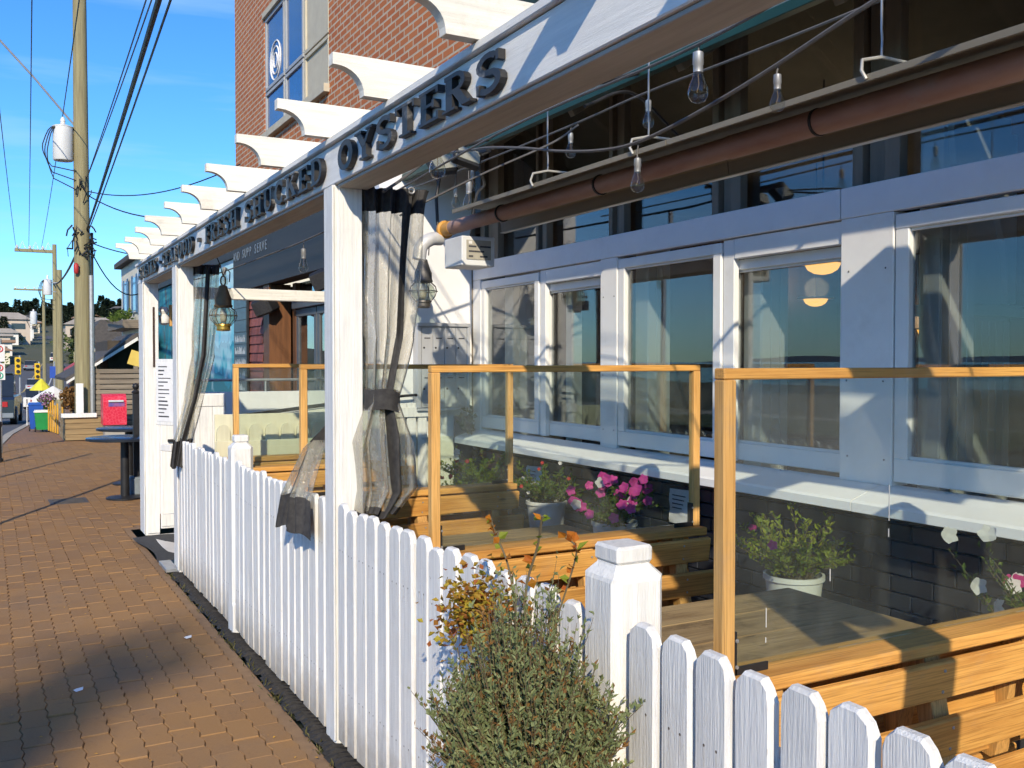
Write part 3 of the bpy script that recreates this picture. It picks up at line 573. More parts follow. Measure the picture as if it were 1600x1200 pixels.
# ------------------------------------------------------------------ raised black letters on the beam
LET = mat('black_letter', (0.012, 0.012, 0.014), (0.03, 0.03, 0.032), rough=0.5, scale=20, dirt=(0.55, 0.53, 0.50), dirt_amt=0.75)
def arc(cx, cy, rx_, ry_, a0, a1, n=9): return [(cx + rx_ * math.cos(R(a0 + (a1 - a0) * k / n)), cy + ry_ * math.sin(R(a0 + (a1 - a0) * k / n))) for k in range(n + 1)]
T_, t_n, S_ = 0.20, 0.09, 0.075
def glyph(c):
    s = lambda x, y, w_=0.24: ([(x - w_ / 2, y), (x + w_ / 2, y)], S_)
    if c == 'T': return 0.80, [([(0.40, 0.0), (0.40, 1.0)], T_), ([(0.04, 0.95), (0.76, 0.95)], t_n), ([(0.06, 0.98), (0.06, 0.76)], S_), ([(0.74, 0.98), (0.74, 0.76)], S_), s(0.40, 0.04, 0.42)]
    if c == 'E': return 0.76, [([(0.20, 0.0), (0.20, 1.0)], T_), ([(0.04, 0.95), (0.70, 0.95)], t_n), ([(0.20, 0.52), (0.56, 0.52)], t_n), ([(0.04, 0.05), (0.72, 0.05)], t_n), ([(0.69, 0.98), (0.69, 0.78)], S_), ([(0.56, 0.64), (0.56, 0.40)], S_), ([(0.71, 0.0), (0.71, 0.24)], S_)]
    if c == 'F': return 0.72, [([(0.20, 0.0), (0.20, 1.0)], T_), ([(0.04, 0.95), (0.68, 0.95)], t_n), ([(0.20, 0.50), (0.54, 0.50)], t_n), ([(0.67, 0.98), (0.67, 0.76)], S_), ([(0.54, 0.62), (0.54, 0.38)], S_), s(0.20, 0.04, 0.40)]
    if c == 'A': return 0.86, [([(0.14, 0.0), (0.43, 1.0)], 0.09), ([(0.43, 1.0), (0.72, 0.0)], T_), ([(0.24, 0.34), (0.62, 0.34)], t_n), s(0.14, 0.04, 0.26), s(0.72, 0.04, 0.32)]
    if c == 'K': return 0.86, [([(0.20, 0.0), (0.20, 1.0)], T_), ([(0.28, 0.42), (0.68, 0.96)], 0.10), ([(0.42, 0.60), (0.72, 0.04)], T_), s(0.20, 0.04, 0.40), s(0.20, 0.96, 0.40), s(0.68, 0.96, 0.28), s(0.72, 0.04, 0.30)]
    if c == 'H': return 0.90, [([(0.20, 0.0), (0.20, 1.0)], T_), ([(0.70, 0.0), (0.70, 1.0)], T_), ([(0.20, 0.50), (0.70, 0.50)], t_n)] + [s(x, y, 0.38) for x in (0.20, 0.70) for y in (0.04, 0.96)]
    if c == 'U': return 0.88, [([(0.20, 1.0), (0.20, 0.36)] + arc(0.44, 0.34, 0.24, 0.29, 180, 270, 5), T_ * 0.9), (arc(0.44, 0.34, 0.25, 0.30, 270, 360, 5) + [(0.69, 1.0)], 0.11), s(0.20, 0.96, 0.38), s(0.69, 0.96, 0.30)]
    if c == 'O': return 0.86, [(arc(0.43, 0.5, 0.30, 0.45, 80, 280, 12), T_ * 0.95), (arc(0.43, 0.5, 0.30, 0.45, -80, 80, 12), T_ * 0.95)]
    if c == 'D': return 0.86, [([(0.20, 0.0), (0.20, 1.0)], T_), ([(0.06, 0.95), (0.40, 0.95)] + arc(0.40, 0.5, 0.30, 0.45, 85, -85, 12) + [(0.40, 0.05), (0.06, 0.05)], 0.12)]
    if c == 'C': return 0.80, [(arc(0.43, 0.5, 0.30, 0.45, 40, 320, 14), T_ * 0.9), ([(0.68, 0.98), (0.68, 0.68)], S_), ([(0.68, 0.02), (0.68, 0.30)], S_)]
    if c == 'R': return 0.88, [([(0.20, 0.0), (0.20, 1.0)], T_), ([(0.06, 0.95), (0.42, 0.95)] + arc(0.42, 0.73, 0.22, 0.22, 85, -85, 8) + [(0.20, 0.50)], 0.12), ([(0.42, 0.50), (0.70, 0.04)], T_), s(0.20, 0.04, 0.40), s(0.74, 0.04, 0.26)]
    if c == 'S': return 0.74, [(arc(0.37, 0.73, 0.25, 0.22, 35, 245, 9) + arc(0.37, 0.27, 0.27, 0.24, 60, -145, 9), 0.155), ([(0.62, 0.98), (0.62, 0.72)], S_), ([(0.10, 0.02), (0.10, 0.30)], S_)]
    if c == 'Y': return 0.86, [([(0.43, 0.0), (0.43, 0.48)], T_), ([(0.14, 0.98), (0.43, 0.44)], T_), ([(0.72, 0.98), (0.43, 0.44)], 0.10), s(0.43, 0.04, 0.40), s(0.16, 0.96, 0.34), s(0.70, 0.96, 0.30)]
    return 0.5, [([(0.10, 0.5), (0.34, 0.5)], 0.22)]
def letter(c, ya, yb, z0, h):
    """a letter cut from board; reads left to right as Y falls from ya to yb"""
    adv, st = glyph(c); g = G(); k = 0
    for pts, wd in st:
        P = [Vector((a, b)) for a, b in pts]; n = len(P); Lp, Rp = [], []
        for i in range(n):
            d = (P[min(i + 1, n - 1)] - P[max(i - 1, 0)]); d.normalize(); nn = Vector((-d.y, d.x)) * wd / 2; Lp.append(P[i] + nn); Rp.append(P[i] - nn)
        f = lambda q, x: (x, ya + (yb - ya) * (q.x / adv), z0 + h * q.y)
        xo, xi = XF - 0.024 - 0.0007 * k, XF - 0.002; k += 1
        vs = [f(q, xo) for q in Lp] + [f(q, xo) for q in Rp] + [f(q, xi) for q in Lp] + [f(q, xi) for q in Rp]
        fs = [(i, n + i, n + i + 1, i + 1) for i in range(n - 1)] + [(i, i + 1, 2 * n + i + 1, 2 * n + i) for i in range(n - 1)] + [(n + i, 3 * n + i, 3 * n + i + 1, n + i + 1) for i in range(n - 1)]
        fs += [(0, 2 * n, 3 * n, n), (n - 1, 2 * n - 1, 4 * n - 1, 3 * n - 1)]
        g.add(vs, fs)
    return mk('letter', g, LET, beam)
def word(s, ya, yb, z0=2.355, h=0.108):
    tot = sum(glyph(c)[0] for c in s) + 0.10 * (len(s) - 1); y = ya; k = (ya - yb) / tot; rl = random.Random(s)
    for c in s:
        a = glyph(c)[0]; letter(c, y, y - a * k, z0 + rl.uniform(-0.003, 0.003), h); y -= (a + 0.10) * k
word('STEAKS', 9.46, 8.42); word('-', 8.29, 8.21); word('SEAFOOD', 8.12, 6.80); word('-', 6.66, 6.56); word('FRESH', 6.38, 5.47); word('SHUCKED', 5.30, 3.90); word('OYSTERS', 3.72, 2.32)

# ------------------------------------------------------------------ picket fence
HT = 1.012
def picket_mat():
    m = WH.copy(); m.name = 'white_picket_paint'; t = m.node_tree; pr = [n for n in t.nodes if n.type == 'BSDF_PRINCIPLED'][0]; src = pr.inputs['Base Color'].links[0].from_socket
    ge = t.nodes.new('ShaderNodeNewGeometry'); sp = t.nodes.new('ShaderNodeSeparateXYZ'); t.links.new(ge.outputs['Position'], sp.inputs[0])
    nz_ = noise(t, ge.outputs['Position'], 14, 6, 0.7); sc_ = t.nodes.new('ShaderNodeMath'); sc_.operation = 'MULTIPLY_ADD'; sc_.inputs[1].default_value = 0.28; t.links.new(nz_, sc_.inputs[0]); t.links.new(sp.outputs[2], sc_.inputs[2])
    base = ramp(t, sc_.outputs[0], [(0.17, 0.8), (0.40, 0.0)])
    c = mixc(t, base, src, (0.36, 0.31, 0.24))
    oc = t.nodes.new('ShaderNodeTexCoord'); so = t.nodes.new('ShaderNodeSeparateXYZ'); t.links.new(oc.outputs['Object'], so.inputs[0])
    def mth(op, a, b):
        n = t.nodes.new('ShaderNodeMath'); n.operation = op
        for i, q in enumerate((a, b)):
            if hasattr(q, 'links'): t.links.new(q, n.inputs[i])
            else: n.inputs[i].default_value = q
        return n.outputs[0]
    for zn, yn in ((0.262, -0.018), (0.262, 0.02), (0.822, -0.02), (0.822, 0.018)):
        dy, dz = mth('SUBTRACT', so.outputs[1], yn), mth('SUBTRACT', so.outputs[2], zn); rr = mth('ADD', mth('MULTIPLY', dy, dy), mth('MULTIPLY', dz, dz)); hit = mth('LESS_THAN', rr, 0.0032 ** 2)
        c = mixc(t, hit, c, (0.10, 0.085, 0.07))
        run = mth('MULTIPLY', mth('LESS_THAN', mth('ABSOLUTE', dy, 0.0), 0.0022), mth('MULTIPLY', mth('LESS_THAN', dz, 0.0), mth('GREATER_THAN', dz, -0.045))); c = mixc(t, mth('MULTIPLY', run, 0.22), c, (0.32, 0.22, 0.13))
    chips = ramp(t, noise(t, coords(t, (3, 3, 0.5)), 26, 4, 0.6), [(0.70, 0.0), (0.74, 0.7)]); c = mixc(t, chips, c, (0.30, 0.27, 0.23)); t.links.new(c, pr.inputs['Base Color']); return m
PICKM = picket_mat()
def picket_mesh(k, h):
    r = random.Random(k); w2 = 0.0520; ch = 0.030 + r.uniform(-0.004, 0.004); g = G()
    # cross-section with eased edges, top with clipped corners
    pr = [(-w2, 0.03), (-w2, h - 0.040), (-w2 + 0.012, h - 0.016), (-w2 + ch, h), (w2 - ch, h), (w2 - 0.012, h - 0.016), (w2, h - 0.040), (w2, 0.03)]
    e = 0.008
    inn = [(max(-w2 + e, min(w2 - e, y)), min(z, h - 0.006) - (0.004 if abs(y) > w2 - 0.02 and z > 0.1 else 0)) for y, z in pr]
    n = len(pr); vs = [(0.0, y, z) for y, z in inn] + [(e, y, z) for y, z in pr] + [(0.022, y, z) for y, z in pr]
    fs = [tuple(range(n))[::-1] if False else tuple(range(n))] + [(i + n * q, i + n * (q + 1), (i + 1) % n + n * (q + 1), (i + 1) % n + n * q) for q in (0, 1) for i in range(n)] + [tuple(2 * n + i for i in range(n))[::-1]]
    g.add(vs, fs); me = g.mesh('picket'); me.materials.append(PICKM)
    bm = bmesh.new(); bm.from_mesh(me); bmesh.ops.recalc_face_normals(bm, faces=bm.faces); bm.to_mesh(me); bm.free(); return me
PM = [picket_mesh(k, HT + (-0.006, 0.0, 0.004, 0.007)[k]) for k in range(4)]
def fence(label, y0, y1, loc):
    f_ = thing('picket_fence', label, 'fence', loc, 'white picket fence along the pavement'); r = random.Random(int(y0 * 100)); n = max(1, round((y1 - y0) / 0.1165)); p = (y1 - y0) / n
    for k in range(n):
        o = link(bpy.data.objects.new('picket', r.choice(PM))); o.parent = f_; o.location = Vector((XF + r.uniform(-0.002, 0.002), y0 + (k + 0.5) * p + r.uniform(-0.004, 0.004), r.uniform(-0.010, 0.008))) - ORG[f_.name]; o.rotation_euler = (r.uniform(-0.009, 0.009), r.uniform(-0.004, 0.004), r.uniform(-0.04, 0.04))
    for z in (0.22, 0.78):
        g = G(); g.box(XF + 0.027, XF + 0.062, y0, y1, z, z + 0.085, 0.003); mk('rail', g, WHX, f_)
    return f_
fa = fence('long white picket fence section between entrance post and middle fence post', 5.83, 7.55, (1.29, 6.7, 0))
fb = fence('white picket fence section right behind the hanging curtain end', 3.98, 5.70, (1.29, 4.8, 0))
fc = fence('white picket fence section in front of the grey-green bush', 1.96, 3.82, (1.29, 2.9, 0))
fd = fence('nearest low white pickets at the right of the bush', 0.25, 1.77, (1.29, 1.0, 0))
def newel(y, x0, par_label, wd=0.15, zt=1.10):
    t = thing('fence_post', par_label, 'fence post', (x0 + wd / 2, y, 0), 'square white fence posts')
    g = G(); w2 = wd / 2; c = (x0 + w2, y)
    e = 0.022
    prof = [(w2, 0.0), (w2, zt - 0.060), (w2 - 0.022, zt - 0.018), (w2 - 0.026, zt - 0.018)]
    # chamfered shaft
    def ring(hw, z, ch): return [(c[0] + sx * (hw - (ch if k else 0)), c[1] + sy * (hw - (0 if k else ch)), z) for sx, sy, k in ((1, -1, 0), (1, 1, 0), (1, 1, 1), (-1, 1, 1), (-1, 1, 0), (-1, -1, 0), (-1, -1, 1), (1, -1, 1))]
    rings = [ring(w2, 0.0, 0.004), ring(w2, 0.16, 0.004), ring(w2, 0.18, 0.020), ring(w2, zt - 0.050, 0.020), ring(w2 - 0.003, zt - 0.040, 0.012), ring(w2 - 0.024, zt - 0.016, 0.010), ring(w2 - 0.025, zt - 0.012, 0.010)]
    vs = [v for r_ in rings for v in r_]; n = 8
    g.add(vs, [(i * n + k, i * n + (k + 1) % n, (i + 1) * n + (k + 1) % n, (i + 1) * n + k) for i in range(len(rings) - 1) for k in range(n)] + [tuple(range(n))[::-1], tuple((len(rings) - 1) * n + k for k in range(n))])
    mk('shaft', g, WH, t)
    g = G(); g.box(c[0] - w2 + 0.022, c[0] + w2 - 0.022, y - w2 + 0.022, y + w2 - 0.022, zt - 0.0118, zt + 0.030, 0.007); mk('cap', g, WH, t)
    return t
newel(1.865, XF - 0.012, 'thick white fence post with stepped cap right of the bush', 0.146, 1.140)
newel(5.765, XF - 0.010, 'white square fence post between the two long picket sections', 0.128, 1.135)
# entrance: open white gate leaf, mat, menu board
gt_ = thing('gate', 'white boarded gate leaf standing open at the entrance', 'gate', (1.6, 9.29, 0))
g = G(); g.box(1.392, 1.985, 9.285, 9.315, 0.06, 1.30, 0.003); mk('leaf', g, WH, gt_)
for z0, z1 in ((0.08, 0.19), (1.18, 1.29)):
    g = G(); g.box(1.395, 1.98, 9.272, 9.284, z0, z1, 0.003); mk('ledge', g, WH, gt_)
for k in range(5):
    g = G(); g.box(1.40 + k * 0.116, 1.51 + k * 0.116, 9.277, 9.2845, 0.195, 1.175, 0.003); mk('board', g, WH, gt_)
g = G(); g.box(1.45, 1.53, 9.245, 9.271, 0.86, 0.885, 0.003); mk('latch', g, BLK, gt_)
g = G(); g.grid(lambda u, v: (1.16 + 0.75 * u + 0.03 * math.sin(v * 5), 7.95 + 1.25 * v, 0.018 + 0.006 * math.sin(u * 9 + v * 5)), 10, 8); dm = mk('door_mat', g, mat('rubber_mat', (0.05, 0.05, 0.05), (0.035, 0.035, 0.037), rough=0.9, scale=30, bmp=0.4, fine=120)); tag(dm, 'black rubber mat lying in the entrance between the posts', 'mat')
g = G(); g.box(1.17, 1.26, 7.60, 7.95, 0.0, 0.03, 0.004); o = mk('threshold_plate', g, STEEL); tag(o, 'grey metal threshold plate beside the black mat', 'plate')
mb = thing('menu_board', 'white framed menu sheets fixed beside the entrance post', 'menu board', (1.24, 7.9, 1.1))
rt_ = Matrix.Rotation(R(28), 3, 'Z')
cm = Vector((1.235, 7.90, 1.36)); g = G(); g.obox(cm, (0.03, 0.24, 0.52), rt_, 0.004); mk('frame', g, WH, mb)
PAPER = mat('paper', (0.74, 0.74, 0.74), (0.66, 0.66, 0.67), rough=0.8, scale=12, bmp=0.5, bdist=0.01, fine=9)
PRINT = mat('print', (0.06, 0.06, 0.07), rough=0.8)
g = G(); g.obox(cm + rt_ @ Vector((-0.017, 0, 0.0)), (0.003, 0.20, 0.46), rt_, 0); sh_ = mk('sheet', g, PAPER, mb)
rr = random.Random(9)
for k in range(14):
    ln = rr.uniform(0.06, 0.16); g = G(); g.obox(cm + rt_ @ Vector((-0.0195, 0.08 - ln / 2, 0.20 - k * 0.030)), (0.001, ln, rr.uniform(0.006, 0.012)), rt_, 0); mk('print_line', g, PRINT, sh_)
g = G(); g.obox(cm + Vector((0.0, 0.02, -0.44)), (0.03, 0.13, 0.05), rt_, 0.004); mk('bracket', g, WH, mb)
# ------------------------------------------------------------------ booth benches, tables and glass screens
GY = [1.66, 3.26, 4.94, 6.50]
which = ['nearest the camera', 'second from the camera', 'third from the camera', 'farthest from the camera', 'against the cream picket fence']
def bench(y, k):
    t = thing('booth_bench', 'orange cedar double booth bench %s' % which[k], 'bench', (2.06, y, 0.018), 'cedar booth benches on the patio')
    r = random.Random(k); x0, x1 = 1.42, 2.705
    g = G(); g.box(x0, x1, y - 0.062, y + 0.062, 0.856, 0.890, 0.005); mk('cap_board', g, ORX, t)
    for sgn in (-1, 1):
        for z0, z1, off, dx in ((0.748, 0.850, 0.058, 0.0), (0.610, 0.715, 0.080, 0.018), (0.475, 0.585, 0.100, 0.018)):
            ym = y + sgn * (off + 0.012); tilt = Matrix.Rotation(R(sgn * -8), 3, 'X')
            g = G(); g.obox(((x0 + x1 + dx) / 2, ym, (z0 + z1) / 2), (x1 - x0 + dx, 0.024, z1 - z0), tilt, 0.005); bd_ = mk('back_board', g, ORX, t)
            if sgn < 0 and k < 3:
                for xs in (1.56, 2.10, 2.56):
                    for zs in (-0.028, 0.028):
                        g = G(); g.lathe([(0.0048, 0), (0.0036, 0.002)], Vector((xs + r.uniform(-.006, .006), ym, (z0 + z1) / 2)) + tilt @ Vector((0, -0.0122, zs)), 7, Matrix.Rotation(R(90), 3, 'X')); mk('screw', g, STEEL, bd_)
        for q in range(3):
            a = y + sgn * (0.12 + q * 0.112); b = y + sgn * (0.12 + q * 0.112 + 0.104)
            g = G(); g.box(x0, x1, min(a, b), max(a, b), 0.425, 0.455, 0.005); mk('seat_board', g, ORX, t)
        for x in (1.56, 2.10, 2.56):
            g = G(); g.bar((x, y + sgn * 0.02, 0.85), (x, y + sgn * 0.10, 0.46), 0.06, 0.05); mk('back_support', g, ORZ, t)
        for x in (1.50, 2.60):
            g = G(); g.box(x - 0.04, x + 0.04, y + sgn * 0.33 - 0.04, y + sgn * 0.33 + 0.04, 0.018, 0.424, 0.004); mk('leg', g, ORZ, t)
    for x in (1.50, 2.60):
        g = G(); g.box(x - 0.04, x + 0.04, y - 0.05, y + 0.05, 0.018, 0.46, 0.004); mk('leg', g, ORZ, t)
def table(y0, y1, k):
    t = thing('patio_table', 'weathered plank table %s' % ['beside the nearest booth bench', 'between the second and third booth benches', 'between the third and farthest booth benches'][k], 'table', (2.07, (y0 + y1) / 2, 0.018), 'weathered patio tables')
    n = 3; w_ = (y1 - y0) / n
    for i in range(n):
        g = G(); g.box(1.46, 2.64, y0 + i * w_ + 0.002, y0 + (i + 1) * w_ - 0.002, 0.712, 0.75, 0.004); mk('plank', g, TBL, t)
    for x in (1.62, 2.46):
        g = G(); g.box(x - 0.04, x + 0.04, y0 + 0.05, y1 - 0.05, 0.65, 0.710, 0.004); mk('bearer', g, ORX, t)
        for yy in (y0 + 0.14, y1 - 0.14):
            g = G(); g.box(x - 0.035, x + 0.035, yy - 0.035, yy + 0.035, 0.018, 0.649, 0.004); mk('leg', g, ORZ, t)
def screen(y, k):
    t = thing('glass_screen', 'wood framed glass screen on the booth bench %s' % which[k], 'screen', (2.07, y, 0.8905), 'glass screens between the booths')
    a, b, z0, z1 = 1.435, 2.70, 0.8905, 1.585
    for x in (a, b - 0.036):
        g = G(); g.box(x, x + 0.036, y - 0.018, y + 0.018, z0, z1 - 0.026, 0.003); mk('post', g, ORZ, t)
    g = G(); g.box(a, b, y - 0.018, y + 0.018, z1 - 0.0255, z1, 0.003); mk('top_rail', g, ORX, t)
    g = G(); g.box(a + 0.034, b - 0.034, y - 0.004, y + 0.004, z0 + 0.012, z1 - 0.02, 0); mk('pane', g, SGLASS, t)
    if k == 0:
        rd_ = random.Random(5)
        for xd, za, zb in ((1.575, 0.985, 1.03), (1.574, 0.95, 0.962), (1.985, 1.20, 1.29), (1.984, 1.16, 1.18), (1.78, 1.07, 1.10)):
            g = G(); w_ = rd_.uniform(0.0008, 0.0016); g.box(xd - w_, xd + w_, y - 0.0052, y - 0.0042, za, zb, 0); mk('drip', g, mat('white_drip', (0.50, 0.50, 0.48), rough=0.8), t)
    for x, s in ((a, 1), (b, -1)):
        xi = x + s * 0.0365
        g = G(); g.box(min(xi, xi + s * 0.006), max(xi, xi + s * 0.006), y - 0.017, y + 0.017, z0 + 0.001, z0 + 0.10, 0.001); br = mk('bracket', g, BLK, t)
        g = G(); g.box(min(xi, xi + s * 0.10), max(xi, xi + s * 0.10), y - 0.017, y - 0.011, z0 + 0.001, z0 + 0.020, 0.001); mk('bracket', g, BLK, t)
        for q in (0.02, 0.08):
            g = G(); g.lathe([(0.005, 0), (0.004, 0.003)], (xi + s * 0.004, y - 0.0172, z0 + q), 7, Matrix.Rotation(R(90), 3, 'X')); mk('screw', g, STEEL, br)
for k, y in enumerate(GY): bench(y, k); screen(y, k)
bench(7.22, 4)
for k, y in enumerate((2.04, 3.64, 5.32)): table(y, y + 0.62, k)

# ------------------------------------------------------------------ clear vinyl curtains
def vinyl():
    m, t, o = nodes('clear_vinyl')
    tr = t.nodes.new('ShaderNodeBsdfTransparent'); tr.inputs[0].default_value = (0.86, 0.83, 0.74, 1)
    gl = t.nodes.new('ShaderNodeBsdfGlossy'); gl.inputs['Roughness'].default_value = 0.07
    df = t.nodes.new('ShaderNodeBsdfDiffuse'); df.inputs[0].default_value = (0.74, 0.71, 0.62, 1); tl = t.nodes.new('ShaderNodeBsdfTranslucent'); tl.inputs[0].default_value = (0.74, 0.70, 0.58, 1)
    v = coords(t, (5, 5, 2), rnd=True); nb_ = noise(t, v, 6, 7, 0.72); nrm = bump(t, nb_, 0.75, 0.02); t.links.new(nrm, gl.inputs['Normal'])
    a = t.nodes.new('ShaderNodeMixShader'); a.inputs[0].default_value = 0.45; t.links.new(df.outputs[0], a.inputs[1]); t.links.new(tl.outputs[0], a.inputs[2])
    b = t.nodes.new('ShaderNodeMixShader'); t.links.new(ramp(t, nb_, [(0.3, 0.14), (0.72, 0.48)]), b.inputs[0]); t.links.new(tr.outputs[0], b.inputs[1]); t.links.new(a.outputs[0], b.inputs[2])
    c = t.nodes.new('ShaderNodeMixShader'); t.links.new(schlick(t, 2.0), c.inputs[0]); t.links.new(b.outputs[0], c.inputs[1]); t.links.new(gl.outputs[0], c.inputs[2])
    t.links.new(c.outputs[0], o.inputs['Surface']); return m
VIN = vinyl()
def lerp_keys(keys, v):
    for (v0, a), (v1, b) in zip(keys[:-1], keys[1:]):
        if v <= v1:
            s = (v - v0) / (v1 - v0); s = s * s * (3 - 2 * s); return [p + (q - p) * s for p, q in zip(a, b)]
    return keys[-1][1]
def curtain(label, keys, bands, strips, tie, seed, nf=5, grommet=None, loc=None):
    """keys: v -> (cx, cy, z, dirx, diry, width, fold depth); bands: v ranges in black; strips: u ranges in black"""
    t = thing('vinyl_curtain', label, 'curtain', loc, 'clear vinyl curtains tied back to the pergola posts'); r = random.Random(seed)
    ph = r.uniform(0, 6); jit = [r.uniform(-0.5, 0.5) for _ in range(12)]
    def fn(u, v):
        cx, cy, z, dx, dy, wd, dp = lerp_keys(keys, v)
        l = math.hypot(dx, dy); dx, dy = dx / l, dy / l
        s = (u - 0.5) * wd * (1 + 0.05 * math.sin(v * 21 + u * 9))
        f = dp * (math.sin(2 * math.pi * nf * u + ph + 0.5 * math.sin(v * 7 + jit[int(u * 11.99)])) + 0.35 * math.sin(2 * math.pi * (nf * 2.3) * u + v * 5 + jit[3] * 5))
        f += dp * 0.30 * (abs(((u * nf * 3.1 + 0.6 * v + jit[5]) % 1.0) - 0.5) * 4 - 1) * (0.6 + 0.4 * math.sin(v * 13 + jit[2] * 6))
        s2 = 0.25 * dp * math.cos(2 * math.pi * nf * u + ph)
        zz = z + 0.012 * math.sin(u * 14 + seed) * (v if v > 0.5 else 0)
        return (cx + dx * (s + s2) - dy * f, cy + dy * (s + s2) + dx * f, zz)
    def sheet(nm, u0, u1, v0, v1, m_, off=0.0, nu=None, nv=None):
        g = G(); nu = nu or max(5, int(110 * (u1 - u0))); nv = nv or max(3, int(46 * (v1 - v0)))
        def f2(u, v):
            p = fn(u0 + (u1 - u0) * u, v0 + (v1 - v0) * v)
            if off:
                q = lerp_keys(keys, v0 + (v1 - v0) * v); l = math.hypot(q[3], q[4]); return (p[0] + q[4] / l * off, p[1] - q[3] / l * off, p[2])
            return p
        g.grid(f2, nu, nv); return mk(nm, g, m_, t, 'all')
    vs = sorted([0.0, 1.0] + [x for b in bands for x in b if 0 < x < 1])
    us = sorted(set([0.0, 1.0] + [x for s in strips for x in s]))
    for v0, v1 in zip(vs[:-1], vs[1:]):
        if v1 - v0 < 1e-4: continue
        band = any(b[0] <= (v0 + v1) / 2 <= b[1] for b in bands)
        if band: sheet('black_band', 0, 1, v0, v1, BLKF)
        else:
            for u0, u1 in zip(us[:-1], us[1:]):
                st = any(s[0] <= (u0 + u1) / 2 <= s[1] for s in strips)
                sheet('webbing_strip' if st else 'vinyl_sheet', u0, u1, v0, v1, BLKF if st else VIN)
    if tie:
        q = lerp_keys(keys, tie); l = math.hypot(q[3], q[4]); dx, dy = q[3] / l, q[4] / l; a, b = q[5] / 2 + 0.012, q[6] * 1.35 + 0.022; g = G()
        def band(u, v):
            an = 2 * math.pi * u; s, f = a * math.cos(an), b * math.sin(an); return (q[0] + dx * s - dy * f, q[1] + dy * s + dx * f, q[2] - 0.042 + 0.085 * v - 0.10 * s + 0.006 * math.sin(an * 3))
        g.grid(band, 28, 3); mk('tie_strap', g, BLKF, t, 'all')
    for (u, v) in (grommet or []):
        p = Vector(fn(u, v)); q = lerp_keys(keys, v); l = math.hypot(q[3], q[4]); nrm = Vector((q[4] / l, -q[3] / l, 0))
        p = p + nrm * 0.006; ringp = [p + (Vector((q[3] / l, q[4] / l, 0)) * math.cos(a) + Vector((0, 0, 1)) * math.sin(a)) * 0.013 for a in [k * math.pi / 5 for k in range(11)]]
        g = G(); g.tube(ringp, 0.004, 6, False); mk('grommet', g, STEEL, t, True)
    return t
# right of the main post, tied at mid height
curtain('clear vinyl curtain with black bands tied back on the right of the main post',
        [(0.0, (1.535, 3.84, 2.335, 1, -0.15, 0.30, 0.026)), (0.45, (1.50, 3.82, 1.70, 1, -0.15, 0.22, 0.040)), (0.62, (1.455, 3.80, 1.44, 1, -0.15, 0.125, 0.040)), (0.74, (1.45, 3.78, 1.27, 1, -0.15, 0.27, 0.055)), (0.90, (1.47, 3.78, 1.06, 1, -0.15, 0.25, 0.05)), (1.0, (1.42, 3.77, 0.96, 1, -0.15, 0.17, 0.04))],
        [(0, 0.115), (0.965, 1.0)], [(0.0, 0.03), (0.60, 0.72)], 0.625, 3, 4, [(0.70, 0.02)], (1.5, 3.8, 0.95))
# left of the main post: the end flares out over the fence
curtain('clear vinyl curtain end flaring over the fence left of the main post',
        [(0.0, (1.47, 4.06, 2.335, 0.5, 1, 0.12, 0.02)), (0.5, (1.44, 4.06, 1.60, 0.3, 1, 0.12, 0.03)), (0.68, (1.36, 4.09, 1.34, 0.15, 1, 0.10, 0.028)), (0.76, (1.27, 4.15, 1.22, 0.0, 1, 0.16, 0.028)), (0.90, (1.200, 4.22, 1.00, -0.03, 1, 0.34, 0.020)), (1.0, (1.185, 4.24, 0.845, -0.03, 1, 0.46, 0.015))],
        [(0, 0.10), (0.66, 0.735), (0.90, 1.0)], [(0.52, 0.56)], None, 5, 3, [(0.30, 0.90)], (1.3, 4.2, 0.88))
# at the entrance post
curtain('clear vinyl curtain with black strip tied to the entrance post',
        [(0.0, (1.475, 7.53, 2.335, 1, -0.2, 0.19, 0.022)), (0.5, (1.43, 7.50, 1.64, 1, -0.2, 0.17, 0.032)), (0.72, (1.36, 7.47, 1.32, 1, -0.2, 0.14, 0.032)), (0.90, (1.27, 7.42, 1.02, 1, -0.25, 0.13, 0.03)), (1.0, (1.235, 7.40, 0.82, 1, -0.25, 0.12, 0.025))],
        [(0, 0.10), (0.90, 1.0)], [(0.48, 0.60)], None, 8, 3, [(0.7, 0.03)], (1.3, 7.4, 0.8))

# ------------------------------------------------------------------ tube heater under the canopy
ht = thing('tube_heater', 'long rusty infrared tube heater with metal reflector hung under the canopy', 'heater', (2.30, 2.9, 2.3))
RUST = mat('rusted_tube', (0.30, 0.155, 0.115), (0.42, 0.28, 0.22), rough=0.62, metal=0.15, scale=3, stretch=(3, 0.8, 3), bmp=0.3, bdist=0.002, fine=60, dirt=(0.32, 0.29, 0.27), dirt_amt=0.8, rnd=False)
OLIVE = mat('heater_reflector', (0.32, 0.29, 0.225), (0.24, 0.22, 0.17), rough=0.5, metal=0.3, scale=3, stretch=(3, 0.3, 3), rnd=False)
g = G(); g.tube([(2.30, y, 2.352) for y in (4.90, 2.58)], 0.038, 20); mk('tube', g, RUST, ht, True)
g = G(); g.tube([(2.30, y, 2.352) for y in (2.61, 0.2)], 0.041, 20); mk('tube', g, RUST, ht, True)
for y in (3.42, 2.2, 4.31):
    g = G(); g.lathe([(0.0425, -0.005), (0.044, -0.005), (0.044, 0.005), (0.0425, 0.005)], (2.30, y, 2.352), 20, Matrix.Rotation(R(90), 3, 'X')); mk('wire_hoop', g, BLK, ht, True)
rp_ = [(2.160, 2.382), (2.158, 2.400), (2.232, 2.424), (2.368, 2.424), (2.465, 2.355), (2.473, 2.3035), (2.456, 2.300), (2.450, 2.350), (2.359, 2.414), (2.241, 2.414), (2.171, 2.392), (2.171, 2.382)]
